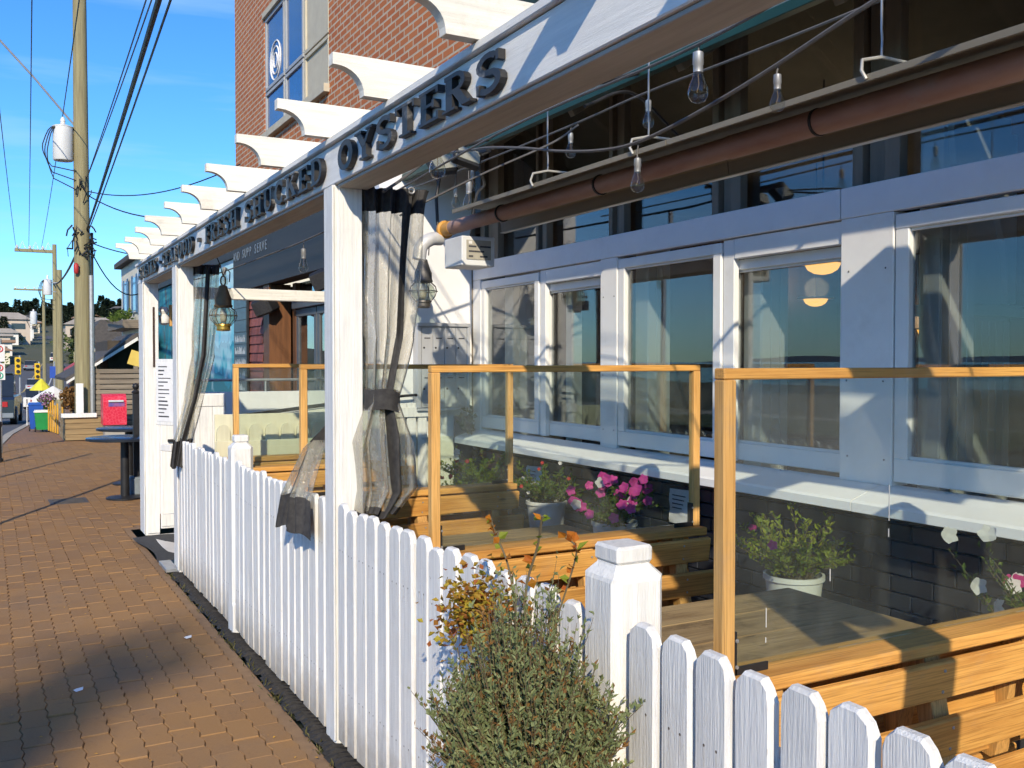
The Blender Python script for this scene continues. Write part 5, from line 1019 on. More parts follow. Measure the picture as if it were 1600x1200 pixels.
for k in range(6):
    g = G(); g.box(0.64, 0.96, 11.89 + k * 0.066, 11.925 + k * 0.066, 0.0045, 0.009, 0.001); mk('bar', g, MATS['cast_iron'], cv)
# ------------------------------------------------------------------ brick building beyond the patio
def brickmat(name, c1, c2, mo, bw, rh, ms=0.012):
    m, t, o = nodes(name); p = t.nodes.new('ShaderNodeBsdfPrincipled'); t.links.new(p.outputs[0], o.inputs['Surface'])
    ge = t.nodes.new('ShaderNodeNewGeometry'); sp = t.nodes.new('ShaderNodeSeparateXYZ'); cb = t.nodes.new('ShaderNodeCombineXYZ'); ad = t.nodes.new('ShaderNodeMath'); ad.operation = 'ADD'
    t.links.new(ge.outputs['Position'], sp.inputs[0]); t.links.new(sp.outputs[0], ad.inputs[0]); t.links.new(sp.outputs[1], ad.inputs[1]); t.links.new(ad.outputs[0], cb.inputs[0]); t.links.new(sp.outputs[2], cb.inputs[1])
    b = t.nodes.new('ShaderNodeTexBrick'); b.inputs['Scale'].default_value = 1; b.inputs['Brick Width'].default_value = bw; b.inputs['Row Height'].default_value = rh; b.inputs['Mortar Size'].default_value = ms; b.inputs['Mortar Smooth'].default_value = 0.2
    b.inputs['Color1'].default_value = (*c1, 1); b.inputs['Color2'].default_value = (*c2, 1); b.inputs['Mortar'].default_value = (*mo, 1); t.links.new(cb.outputs[0], b.inputs['Vector'])
    n1 = noise(t, cb.outputs[0], 3, 6, 0.7); c = mixc(t, ramp(t, n1, [(0.4, 0.0), (0.8, 0.4)]), b.outputs['Color'], (0.30, 0.13, 0.06)); t.links.new(c, p.inputs['Base Color']); p.inputs['Roughness'].default_value = 0.9
    iv_ = t.nodes.new('ShaderNodeMath'); iv_.operation = 'SUBTRACT'; iv_.inputs[0].default_value = 1; t.links.new(b.outputs['Fac'], iv_.inputs[1]); t.links.new(bump(t, iv_.outputs[0], 0.8, 0.01), p.inputs['Normal']); return m
BRICK = brickmat('orange_red_brick', (0.50, 0.155, 0.045), (0.42, 0.115, 0.035), (0.52, 0.43, 0.32), 0.225, 0.078)
bb = thing('brick_building', 'tall orange brick building with a dark shingled entrance bay', 'building', (5, 11, 0))
BXX = 3.60
def bpart(nm, bx, m_, b=0.004, par=None): g = G(); g.box(*bx, b); return mk(nm, g, m_, par or bb)
bpart('upper_wall', (BXX, 9.0, 6.75, 11.12, 3.46, 11.0), BRICK); bpart('upper_wall', (BXX, 9.0, 14.12, 16.0, 3.46, 11.0), BRICK)
bpart('spandrel_wall', (BXX, 9.0, 11.121, 14.119, 3.46, 4.86), BRICK); bpart('spandrel_wall', (BXX, 9.0, 11.121, 14.119, 6.62, 11.0), BRICK)
CRM = mat('cream_trim', (0.55, 0.50, 0.38), (0.48, 0.43, 0.33), rough=0.7, scale=6)
GRYF = mat('grey_window_frame', (0.40, 0.41, 0.42), (0.34, 0.35, 0.36), rough=0.5, scale=6)
bpart('window_sill', (BXX - 0.07, BXX + 0.1, 11.1, 14.14, 4.80, 4.90), CRM)
bpart('window_head', (BXX - 0.03, BXX + 0.1, 11.1, 14.14, 6.58, 6.66), CRM)
bpart('window_backing', (BXX + 0.14, BXX + 0.2, 11.12, 14.12, 4.86, 6.62), INT, 0)
for (a, b) in ((13.10, 14.10), (12.20, 13.05), (11.16, 12.14)):
    w_ = None
    for q, (z0, z1) in enumerate(((4.91, 5.50), (5.52, 6.57))):
        w_ = bpart('window', (BXX + 0.005, BXX + 0.06, a, b, z0, z0 + 0.05), GRYF if a > 12.15 else CRM); bpart('rail', (BXX + 0.005, BXX + 0.06, a, b, z1 - 0.05, z1), GRYF if a > 12.15 else CRM, par=w_)
        bpart('stile', (BXX + 0.006, BXX + 0.06, a, a + 0.05, z0 + 0.051, z1 - 0.051), GRYF if a > 12.15 else CRM, par=w_); bpart('stile', (BXX + 0.006, BXX + 0.06, b - 0.05, b, z0 + 0.051, z1 - 0.051), GRYF if a > 12.15 else CRM, par=w_)
        bpart('pane', (BXX + 0.03, BXX + 0.036, a + 0.04, b - 0.04, z0 + 0.04, z1 - 0.04), mat('blue_pane', (0.03, 0.10, 0.25), (0.02, 0.07, 0.2), rough=0.08, scale=1, spec=0.8) if a > 12.15 else CRM, 0, w_)
        if q == 1 and a > 13:
            for rr_ in (0.10, 0.19, 0.27):
                g = G(); g.tube([(BXX + 0.026, 13.6 + rr_ * math.cos(k * math.pi / 10), 5.86 + rr_ * math.sin(k * math.pi / 10)) for k in range(21)], 0.012, 5, False); mk('circle_decal', g, WIN, w_)
# dark sign band with white lettering
BAND = mat('dark_sign_band', (0.028, 0.025, 0.025), (0.04, 0.036, 0.034), rough=0.6, scale=3, stretch=(1, 0.2, 3))
sb_ = bpart('sign_band', (BXX - 0.05, BXX + 0.2, 6.75, 16.0, 2.72, 3.455), BAND)
for i_, ch_ in enumerate('AND SUPP SERVE'):
    if ch_ != ' ': text_mesh('letter', ch_, 0.20, GREYP, sb_, (BXX - 0.056, 15.9 - i_ * 0.155, 3.28), FACE_STREET)
# shingled pier with chalk menu board
SHG = mat('plum_shingle', (0.27, 0.085, 0.07), (0.17, 0.055, 0.05), rough=0.8, scale=5, bmp=0.2, tint=0.25)
shw = bpart('shingle_wall', (BXX, 9, 14.20, 16.0, 0, 2.72), mat('shingle_backing', (0.05, 0.022, 0.024), rough=0.9))
gsh = G(); gsh.prism([(-0.012, -0.065), (-0.022, -0.065), (-0.003, 0.075), (0.0, 0.075)], 'y', -0.068, 0.068); sme = gsh.mesh('shingle'); sme.materials.append(SHG); rs_ = random.Random(8)
for r_ in range(15):
    for c_ in range(13):
        y = 14.27 + c_ * 0.14 + (0.07 if r_ % 2 else 0)
        if y > 15.95: continue
        o = link(bpy.data.objects.new('shingle', sme)); o.parent = shw; o.location = Vector((BXX, y, 0.72 + r_ * 0.135)) - ORG[shw.name]
mbo = thing('chalk_menu_board', 'tall dark slate menu board with rows of chalk marks on the shingles', 'menu board', (BXX - 0.05, 15.4, 0.9))
g = G(); g.box(BXX - 0.062, BXX - 0.030, 15.02, 15.92, 0.9, 2.66, 0.006); mk('frame', g, BLK, mbo)
SLATE = mat('slate', (0.075, 0.11, 0.135), (0.055, 0.085, 0.105), rough=0.4, scale=6); CHALK = mat('chalk', (0.58, 0.64, 0.68), rough=0.9); rc = random.Random(6)
for k in range(9):
    z1 = 2.63 - k * 0.19; g = G(); g.box(BXX - 0.072, BXX - 0.0625, 15.05, 15.89, z1 - 0.182, z1, 0.002); s_ = mk('slate_panel', g, SLATE, mbo)
    if k >= 3:
        y = 15.8
        while y > 15.15:
            wd = rc.uniform(0.03, 0.09)
            for q in range(2):
                g = G(); hz = rc.uniform(0.04, 0.12); g.box(BXX - 0.0745, BXX - 0.0726, y - 0.014, y, z1 - 0.15, z1 - 0.15 + hz, 0); mk('chalk_mark', g, CHALK, s_); y -= wd * 0.5
            y -= 0.02
# recessed entrance: timber jambs, grey steel door
bpart('recess_wall', (BXX + 0.45, 9, 6.75, 14.199, 0, 2.72), mat('dark_brown_wall', (0.055, 0.03, 0.018), (0.035, 0.02, 0.012), rough=0.7, scale=4, stretch=(3, 3, 0.3)))
BRN = mat('brown_timber', (0.17, 0.07, 0.025), (0.10, 0.04, 0.015), rough=0.55, scale=6, stretch=(4, 4, 0.3), bmp=0.2)
GLD = mat('golden_timber', (0.42, 0.20, 0.04), (0.28, 0.12, 0.025), rough=0.5, scale=6, stretch=(4, 4, 0.3), bmp=0.2)
bpart('column', (BXX - 0.02, BXX + 0.3, 13.86, 14.19, 0, 2.719), BRN); bpart('column', (BXX + 0.05, BXX + 0.3, 11.05, 11.35, 0, 2.719), GLD); bpart('column', (BXX, BXX + 0.3, 9.6, 9.9, 0, 2.719), BRN)
bpart('mullion', (BXX + 0.25, BXX + 0.4, 13.45, 13.6, 0, 2.719), BRN)
DGR = mat('door_grey', (0.11, 0.12, 0.13), (0.085, 0.095, 0.105), rough=0.45, scale=6)
bpart('header', (BXX + 0.18, BXX + 0.4, 11.36, 13.4, 2.34, 2.44), DGR)
DPANE = glass('door_glass', tint=(0.5, 0.55, 0.55), refl=2.4)
for a, b in ((12.45, 13.38), (11.40, 12.41)):
    d_ = bpart('door', (BXX + 0.24, BXX + 0.29, a, b, 0.3, 0.5), DGR); bpart('stile', (BXX + 0.241, BXX + 0.29, a, a + 0.1, 0.501, 2.23), DGR, par=d_); bpart('stile', (BXX + 0.241, BXX + 0.29, b - 0.1, b, 0.501, 2.23), DGR, par=d_); bpart('rail', (BXX + 0.24, BXX + 0.29, a, b, 2.231, 2.335), DGR, par=d_)
    bpart('pane', (BXX + 0.262, BXX + 0.268, a + 0.09, b - 0.09, 0.49, 2.24), DPANE, 0, d_)
for a, b in ((12.6, 13.4), (11.4, 12.5)):
    bpart('transom_pane', (BXX + 0.3, BXX + 0.31, a, b, 2.45, 2.715), DPANE, 0)
for k, (y, x, z) in enumerate(((13.75, BXX - 0.10, 2.40), (11.2, BXX - 0.02, 2.60))):
    sp_ = thing('wall_speaker', ['black wall speaker on the timber column beside the menu board', 'black wall speaker above the golden column by the door'][k], 'speaker', (x, y, z - 0.12), 'black wall speakers'); rm = Matrix.Rotation(R(-25), 3, 'Y') @ Matrix.Rotation(R(30), 3, 'Z')
    g = G(); g.obox((x, y, z), (0.22, 0.34, 0.24), rm, 0.03); mk('cabinet', g, BLK, sp_); g = G(); g.obox(Vector((x, y, z)) + rm @ Vector((-0.115, 0, 0)), (0.01, 0.28, 0.19), rm, 0.004); mk('grille', g, BLKF, sp_)
# mural wall
def mural_mat():
    m, t, o = nodes('painted_mural'); p = t.nodes.new('ShaderNodeBsdfPrincipled'); t.links.new(p.outputs[0], o.inputs['Surface']); p.inputs['Roughness'].default_value = 0.7
    ge = t.nodes.new('ShaderNodeNewGeometry'); sp = t.nodes.new('ShaderNodeSeparateXYZ'); t.links.new(ge.outputs['Position'], sp.inputs[0])
    n1 = noise(t, ge.outputs['Position'], 0.55, 5, 0.6); n2 = noise(t, ge.outputs['Position'], 1.3, 3, 0.5); ad = t.nodes.new('ShaderNodeMath'); ad.operation = 'MULTIPLY_ADD'; ad.inputs[1].default_value = 2.0; t.links.new(n1, ad.inputs[0]); t.links.new(sp.outputs[2], ad.inputs[2])
    mr = t.nodes.new('ShaderNodeMapRange'); mr.inputs[1].default_value = 1.0; mr.inputs[2].default_value = 4.6; t.links.new(ad.outputs[0], mr.inputs[0])
    c = ramp(t, mr.outputs[0], [(0.0, (0.02, 0.16, 0.20)), (0.36, (0.02, 0.22, 0.30)), (0.40, (0.05, 0.40, 0.50)), (0.50, (0.03, 0.30, 0.42)), (0.53, (0.22, 0.62, 0.74)), (0.72, (0.42, 0.76, 0.84)), (0.90, (0.70, 0.85, 0.88))])
    for nd in t.nodes:
        if nd.type == 'VALTORGB': nd.color_ramp.interpolation = 'CONSTANT' if len(nd.color_ramp.elements) > 5 else 'LINEAR'
    c = mixc(t, ramp(t, n2, [(0.50, 0.0), (0.56, 0.5)]), c, (0.60, 0.80, 0.84)); t.links.new(c, p.inputs['Base Color']); return m
mu = thing('mural_wall', 'teal and sky-blue painted mountain mural beyond the entrance', 'mural', (BXX, 21, 0))
g = G(); g.box(BXX + 0.004, BXX + 0.3, 16.02, 20.2, 0, 3.3, 0.003); mk('wall', g, mural_mat(), mu)
def mural2():
    m, t, o = nodes('painted_mural_teal'); p = t.nodes.new('ShaderNodeBsdfPrincipled'); t.links.new(p.outputs[0], o.inputs['Surface']); v = coords(t, (1, 1.2, 0.5), rnd=False)
    t.links.new(ramp(t, noise(t, v, 1.6, 3, 0.5), [(0.35, (0.015, 0.13, 0.17)), (0.5, (0.02, 0.27, 0.33)), (0.56, (0.10, 0.10, 0.10)), (0.60, (0.03, 0.36, 0.44)), (0.75, (0.015, 0.16, 0.22))]), p.inputs['Base Color']); p.inputs['Roughness'].default_value = 0.7; return m
g = G(); g.box(BXX + 0.004, BXX + 0.3, 20.21, 27.0, 0, 3.3, 0.003); mk('wall', g, mural2(), mu)
g = G(); g.box(BXX - 0.05, BXX + 0.32, 16.02, 27.0, 3.305, 3.55, 0.003); mk('top_band', g, BAND, mu)
# white parapet, handrail and ramp beyond the entrance
rw = thing('ramp_wall', 'white ramp wall with a sloping dark handrail beyond the entrance', 'ramp', (2.6, 10.6, 0))
g = G(); g.box(1.5, 3.58, 10.60, 10.72, 0, 1.27, 0.004); mk('wall', g, STUC, rw)
g = G(); g.bar((1.95, 10.50, 0.965), (3.5, 10.50, 1.13), 0.04, 0.04); mk('handrail', g, BLK, rw)
g = G(); g.bar((1.95, 10.52, 0.90), (3.5, 10.52, 1.065), 0.05, 0.05); mk('side_board', g, WHJ, rw)
for x in (2.0, 2.7, 3.4):
    g = G(); g.box(x - 0.02, x + 0.02, 10.49, 10.53, 0, 0.86 + (x - 1.95) * 0.106, 0.002); mk('baluster', g, BLK, rw)
g = G(); g.tube([(1.9, 10.62, 1.40), (3.55, 10.62, 1.40)], 0.015, 8); mk('top_rail', g, STEEL, rw)
for x in (1.92, 2.7, 3.5):
    g = G(); g.tube([(x, 10.62, 1.27), (x, 10.62, 1.40)], 0.012, 8); mk('rail_post', g, STEEL, rw)
CRF = mat('cream_fence_paint', (0.62, 0.60, 0.44), (0.54, 0.52, 0.38), rough=0.65, scale=8, stretch=(3, 3, 0.3), tint=0.06)
cf = thing('inner_picket_fence', 'cream picket fence with a backing board across the far end of the patio', 'fence', (2.1, 7.4, 0))
cme = None; gp = G(); gp.prism([(-0.05, 0.02), (-0.05, 1.06), (-0.045, 1.09), (-0.03, 1.115), (0, 1.125), (0.03, 1.115), (0.045, 1.09), (0.05, 1.06), (0.05, 0.02)], 'y', -0.01, 0.01); cme = gp.mesh('picket'); cme.materials.append(CRF)
for k in range(10):
    o = link(bpy.data.objects.new('picket', cme)); o.parent = cf; o.location = Vector((1.56 + k * 0.122, 7.40, 0.0)) - ORG[cf.name]
for z0, z1, y0, y1 in ((0.88, 1.0, 7.365, 7.388), (0.30, 0.40, 7.365, 7.388), (0.9, 1.2, 7.412, 7.43)):
    g = G(); g.box(1.50, 2.74, y0, y1, z0, z1, 0.003); mk('rail', g, CRF, cf)
ge_ = thing('small_gate', 'narrow white gate with a dark top rail beside the mailboxes', 'gate', (2.62, 6.9, 0))
for k in range(4):
    g = G(); g.box(2.48 + k * 0.085, 2.55 + k * 0.085, 6.42, 6.44, 0.05, 1.30, 0.003); mk('board', g, WH, ge_)
g = G(); g.box(2.47, 2.81, 6.405, 6.419, 1.20, 1.27, 0.003); mk('top_board', g, WH, ge_)
g = G(); g.tube([(2.46, 6.40, 1.345), (2.80, 6.40, 1.365)], 0.010, 8); mk('handrail', g, BLK, ge_)
# small orange lamp on the far gate post
ol = thing('wall_lamp', 'small orange and cream lamp beside the far gate post', 'lamp', (1.47, 9.45, 1.9)); g = G(); g.box(1.50, 1.525, 9.40, 9.46, 1.93, 2.13, 0.004); mk('back_plate', g, ORZ, ol); g = G(); g.lathe([(0.02, 0), (0.045, 0.02), (0.05, 0.07), (0.03, 0.10), (0.045, 0.13), (0.03, 0.17)], (1.455, 9.43, 1.94), 12); mk('shade', g, BUCK, ol, True)
g = G(); g.bar((1.385, 9.43, 2.02), (1.50, 9.43, 2.02), 0.02, 0.02); mk('arm', g, BLK, ol)

# ------------------------------------------------------------------ street furniture near the entrance
for k, (x, y, zt, rd) in enumerate(((1.40, 12.0, 0.72, 0.42), (1.62, 13.4, 0.74, 0.40))):
    bt = thing('bistro_table', ['round black metal bistro table nearest the entrance', 'round black metal bistro table just behind the first one'][k], 'table', (x, y, 0), 'black bistro tables on the pavement')
    g = G(); g.lathe([(rd - 0.02, zt - 0.035), (rd, zt - 0.03), (rd, zt - 0.004), (rd - 0.006, zt), (0.001, zt)], (x, y, 0), 36); mk('table_top', g, mat('black_enamel', (0.018, 0.022, 0.03), (0.014, 0.017, 0.024), rough=0.25, scale=5), bt, True)
    g = G(); g.lathe([(0.05, 0.03), (0.045, zt - 0.036)], (x, y, 0), 14); mk('column', g, BLK, bt, True); g = G(); g.lathe([(0.21, 0), (0.21, 0.02), (0.06, 0.035)], (x, y, 0), 24); mk('base', g, BLK, bt, True)
rl = thing('metal_railing', 'black metal railing post with ball finial beside the far gate post', 'railing', (1.58, 12.3, 0))
g = G(); g.box(1.53, 1.60, 12.26, 12.33, 0.22, 1.22, 0.005); mk('post', g, BLK, rl); g = G(); g.lathe([(0.045, 0), (0.05, 0.015), (0.03, 0.035), (0.02, 0.045), (0.036, 0.065), (0.040, 0.085), (0.030, 0.11), (0.002, 0.125)], (1.565, 12.295, 1.22), 14); mk('finial', g, BLK, rl, True)
for z in (0.62, 1.12):
    g = G(); g.box(1.601, 2.6, 12.28, 12.31, z, z + 0.03, 0.003); mk('rail', g, BLK, rl)
g = G(); g.box(1.46, 1.68, 12.15, 12.42, 0, 0.219, 0.02); mk('weight', g, GREYP, rl)
# sandwich of street things further along
WGREY = mat('weathered_slat', (0.26, 0.215, 0.165), (0.15, 0.125, 0.10), rough=0.85, scale=5, stretch=(0.3, 5, 6), bmp=0.4, tint=0.18)
sf = thing('slat_fence', 'weathered grey slat fence behind the red box', 'fence', (2.6, 21.9, 0))
for k in range(13):
    g = G(); g.box(1.93, 3.6, 21.90 + 0.004 * (k % 2), 21.925 + 0.004 * (k % 2), 0.03 + k * 0.110, 0.122 + k * 0.110, 0.004); mk('slat', g, WGREY, sf)
for x in (1.98, 2.8, 3.5):
    g = G(); g.box(x - 0.045, x + 0.045, 21.93, 22.02, 0, 1.5, 0.004); mk('post', g, WGREY, sf)
pb = thing('timber_planter', 'low timber planter box around the utility pole', 'planter', (1.7, 21.5, 0))
TIM = mat('planter_timber', (0.33, 0.235, 0.12), (0.22, 0.155, 0.08), rough=0.8, scale=5, stretch=(0.4, 4, 5), bmp=0.3, tint=0.12)
for k in range(4):
    z = k * 0.115; g = G(); g.box(1.36, 2.16, 21.35, 21.43, z, z + 0.11, 0.006); mk('board', g, TIM, pb); g = G(); g.box(1.352, 1.43, 21.431, 22.6, z, z + 0.11, 0.006); mk('board', g, TIM, pb)
g = G(); g.box(1.30, 1.96, 21.29, 21.50, 0.462, 0.545, 0.006); mk('rim', g, WH, pb); g = G(); g.box(1.42, 2.5, 21.43, 22.6, 0.35, 0.44, 0); mk('soil', g, SOIL, pb)
g = G(); g.box(1.60, 1.74, 21.62, 21.70, 0.45, 1.15, 0.004); mk('sign_board', g, WH, pb)
def redmat():
    m, t, o = nodes('red_patterned_wrap'); p = t.nodes.new('ShaderNodeBsdfPrincipled'); t.links.new(p.outputs[0], o.inputs['Surface']); v = coords(t, (1, 1, 1), rnd=False); vo = t.nodes.new('ShaderNodeTexVoronoi'); vo.feature = 'DISTANCE_TO_EDGE'; vo.inputs['Scale'].default_value = 16; t.links.new(v, vo.inputs['Vector'])
    t.links.new(ramp(t, vo.outputs['Distance'], [(0.04, (0.62, 0.07, 0.11)), (0.09, (0.55, 0.012, 0.045))]), p.inputs['Base Color']); p.inputs['Roughness'].default_value = 0.4; return m
rb = thing('street_mailbox', 'red patterned post box on a grey pedestal before the slat fence', 'post box', (2.24, 20.9, 0))
g = G(); g.prism([(20.70, 0.33), (20.70, 0.80), (20.76, 0.90), (20.84, 0.945), (21.15, 0.945), (21.15, 0.33)], 'x', 2.02, 2.46); mk('body', g, redmat(), rb)
g = G(); g.box(2.12, 2.40, 20.66, 20.698, 0.79, 0.83, 0.003); mk('slot', g, mat('blue_white_slot', (0.55, 0.57, 0.62), rough=0.5), rb); g = G(); g.box(2.12, 2.42, 20.690, 20.699, 0.70, 0.78, 0.001); mk('decal', g, mat('blue_decal', (0.06, 0.07, 0.30), (0.4, 0.1, 0.2), rough=0.5, scale=12), rb)
g = G(); g.box(2.05, 2.43, 20.74, 21.10, 0, 0.329, 0.004); mk('pedestal', g, mat('grey_pedestal', (0.36, 0.34, 0.31), (0.28, 0.27, 0.25), rough=0.7, scale=6), rb)
# utility poles
POLE = mat('pole_wood', (0.30, 0.27, 0.15), (0.19, 0.165, 0.095), rough=0.85, scale=5, stretch=(6, 6, 0.25), bmp=0.4)
TRW = mat('transformer_paint', (0.66, 0.68, 0.70), (0.60, 0.62, 0.64), rough=0.45, scale=5)
PORC = mat('white_insulator', (0.75, 0.75, 0.73), rough=0.3)
def pole(label, x, y, z0, h, rd, lean=0.0): 
    t = thing('utility_pole', label, 'utility pole', (x, y, z0), 'utility poles'); g = G(); g.tube([(x + lean * s, y, z0 + h * s) for s in (0, 0.25, 0.5, 0.75, 1.0)], [rd * (1 - 0.28 * s) for s in (0, 0.25, 0.5, 0.75, 1)], 18); mk('shaft', g, POLE, t, True); return t
def transformer(t, x, y, z, rd, h, side):
    g = G(); g.lathe([(rd * 0.94, 0), (rd, 0.02), (rd, h - 0.02), (rd * 1.04, h - 0.015), (rd * 1.04, h), (rd * 0.6, h + 0.03), (0.01, h + 0.04)], (x, y, z), 20); b = mk('transformer', g, TRW, t, True)
    g = G(); g.lathe([(rd * 0.2, 0), (rd * 0.28, 0.03), (rd * 0.22, 0.06), (rd * 0.28, 0.09), (rd * 0.2, 0.13), (rd * 0.1, 0.17)], (x, y, z + h + 0.03), 10); mk('bushing', g, PORC, b, True)
    for zz in (0.2, 0.8):
        g = G(); g.box(min(x, x + side * rd * 2.0), max(x, x + side * rd * 2.0), y - 0.03, y + 0.03, z + h * zz, z + h * zz + 0.04, 0.003); mk('bracket', g, STEEL, b)
    for k in range(3):
        g = G(); g.tube([(x - rd * 0.5 - rd * (1.5 - 0.22 * k) * math.sin(s * math.pi), y - rd * 0.6, z + h - 0.06 + 0.10 * math.sin(min(1, s * 3) * math.pi) - (h + 0.25 + 0.15 * k) * s ** 1.2) for s in [j / 14 for j in range(13)]] + [(x + side * rd * 1.5, y - rd * 0.5, z - 0.22 - 0.20 * k)], 0.012, 5); mk('lead', g, BLK, b, True)
pA = pole('thick utility pole with white transformer standing in the timber planter', 1.77, 22.0, 0, 10.5, 0.175)
transformer(pA, 1.43, 22.0, 5.76, 0.195, 0.70, 1)
g = G(); g.tube([(1.66, 22.0, 6.50), (0.92, 21.9, 7.35), (0.2, 21.8, 8.1)], 0.022, 8); mk('arm', g, STEEL, pA, True)
g = G(); g.tube([(1.93, 21.86, 0.3), (1.93, 21.86, 3.4)], 0.05, 8); mk('conduit', g, STEEL, pA, True); g = G(); g.tube([(1.955, 21.95, 0.3), (1.955, 21.95, 4.3)], 0.03, 8); mk('conduit', g, BLK, pA, True)
rw_ = random.Random(77); g = G()
for k in range(30):
    a = rw_.uniform(0, 6.3); z = rw_.choice((4.05, 4.1, 4.15, 4.2, 5.2)) + rw_.uniform(-0.25, 0.25); p = Vector((1.77 + 0.19 * math.cos(a), 22 - 0.17 * abs(math.sin(a)), z)); q = p + Vector((rw_.uniform(-.14, .14), rw_.uniform(-.1, 0), rw_.uniform(-.4, .3))); g.tube([p, (p + q) / 2 + Vector((rw_.uniform(-.06, .06), -0.05, 0)), q], rw_.uniform(0.008, 0.02), 4)
mk('cable_splices', g, BLK, pA, kind='stuff')
g = G(); g.lathe([(0.03, 0), (0.05, 0.03), (0.05, 0.18), (0.02, 0.22)], (1.64, 21.8, 3.42), 10); mk('red_cap', g, mat('red_cap', (0.4, 0.03, 0.03), rough=0.5), pA, True)
def arm(t, x0, x1, y, z, n):
    g = G(); g.box(min(x0, x1), max(x0, x1), y - 0.06, y + 0.06, z - 0.07, z + 0.07, 0.01); a_ = mk('crossarm', g, POLE, t)
    for k in range(n):
        x = x0 + (x1 - x0) * (0.04 + 0.31 * k + 0.02); g = G(); g.lathe([(0.04, 0), (0.07, 0.04), (0.05, 0.08), (0.06, 0.12), (0.02, 0.16)], (x, y, z + 0.07), 8); mk('insulator', g, PORC, a_, True)
        g = G(); xc = x + 0.22; g.tube([(xc - 0.12, y, z + 0.08), (xc, y, z + 0.40), (xc + 0.12, y, z + 0.08)], 0.018, 5); mk('bird_guard', g, PORC, a_)
pB = pole('middle-distance utility pole carrying a long crossarm', 2.72, 48.0, gz(48), 7.6, 0.12); arm(pB, 1.12, 2.78, 48.0, 6.55, 3); 
pC = pole('slim far utility pole with white transformer and short crossarm', 2.66, 44.0, gz(44), 6.0, 0.15); transformer(pC, 2.22, 44.0, 4.35, 0.17, 0.62, 1)
pD = pole('far utility pole with crossarm standing by the road bend', 4.05, 86.0, -1.6, 9.3, 0.15); arm(pD, 1.9, 4.1, 86.0, 7.35, 3); transformer(pD, 3.3, 86, 4.6, 0.26, 1.0, 1)
pE = pole('farthest leaning utility pole behind the planter pole', 6.4, 70.0, -1.6, 8.8, 0.16, -0.9)
def wire(label, a, b, sag=0.2, r_=0.012):
    a, b = Vector(a), Vector(b); g = G(); g.tube([a + (b - a) * (k / 14) - Vector((0, 0, sag * 4 * (k / 14) * (1 - k / 14))) for k in range(15)], r_, 5); o = mk('overhead_wire', g, BLK, None, True); tag(o, label, 'wire', 'overhead wires')
for k, (dx, dz, rr_) in enumerate(((0, 0, 0.019), (0.05, 0.05, 0.015), (0.10, -0.04, 0.010), (0.20, 0.12, 0.007))):
    wire(['thickest black cable sweeping from the planter pole up over the pavement', 'second black cable beside the thickest overhead cable', 'third black cable right of the thickest overhead cable', 'thin outer wire right of the thick overhead cables'][k], (1.86 + dx * 0.3, 21.9, 4.35 + dz * 0.6), (0.60 + dx, -4.0, 4.62 + dz * 2), 0.15, rr_)
for k, (x0, x1) in enumerate(((1.17, -0.55), (1.69, 0.05), (2.2, 0.72))):
    wire(['leftmost thin power line running to the long crossarm', 'middle thin power line running to the long crossarm', 'right thin power line running to the long crossarm'][k], (x0, 48, 6.75), (x1, -2.0, 7.6), 0.5, 0.010)
wire('pair wire rising above the thick cables, left one', (1.86, 22, 5.4), (1.15, -4, 6.2), 0.2, 0.009); wire('pair wire rising above the thick cables, right one', (1.90, 22, 5.5), (1.30, -4, 6.3), 0.2, 0.009)
wire('service wire dropping from the planter pole to the brick building, upper one', (1.9, 21.9, 5.15), (3.58, 15.6, 4.75), 0.25, 0.011); wire('service wire dropping from the planter pole to the pergola end', (1.92, 21.9, 5.05), (3.58, 16.6, 4.2), 0.3, 0.013)
wire('lower service wire from the planter pole to the mural wall', (1.9, 21.9, 4.1), (3.58, 20.0, 3.75), 0.15, 0.012); wire('slack service wire looping low behind the pergola end', (1.9, 21.9, 4.0), (3.58, 24.0, 3.7), 0.75, 0.014)
wire('far wire between the middle and planter poles', (2.66, 48, 5.1), (1.82, 22.1, 4.25), 0.3, 0.03)
# parking sign at the left edge
sg = thing('parking_sign', 'white parking sign with red and green circles on a thin pole at the left edge', 'sign', (0.24, 19.0, 0))
g = G(); g.tube([(0.20, 19.03, 0), (0.205, 19.03, 2.0)], 0.022, 8); mk('pole', g, STEEL, sg)
for k, (z0, z1) in enumerate(((1.60, 1.90), (1.28, 1.57))):
    g = G(); g.box(0.10, 0.275, 19.0, 19.006, z0, z1, 0.001); p_ = mk('plate', g, mat('sign_white', (0.72, 0.72, 0.72), rough=0.5), sg)
    for q, (cz, col) in enumerate(((z1 - 0.08, (0.6, 0.03, 0.04)), (z0 + 0.075, (0.0, 0.35, 0.22)))):
        if k == 0 and q == 1: continue
        g = G(); g.tube([(0.19 + 0.050 * math.cos(a), 18.996, cz + 0.050 * math.sin(a)) for a in [j * math.pi / 8 for j in range(17)]], 0.010, 5, False); mk('circle', g, mat('sign_ink_%d' % q, col, rough=0.5), p_)
        g = G(); g.box(0.175, 0.205, 18.994, 18.998, cz - 0.03, cz + 0.03, 0); mk('symbol', g, PRINT, p_)
bo = thing('bollard', 'black bollard at the left edge of the pavement', 'bollard', (0.16, 17.3, 0)); g = G(); g.lathe([(0.06, 0), (0.06, 0.05), (0.04, 0.07), (0.036, 0.55), (0.05, 0.58), (0.045, 0.64), (0.002, 0.66)], (0.15, 17.3, 0), 12); mk('shaft', g, BLK, bo, True)
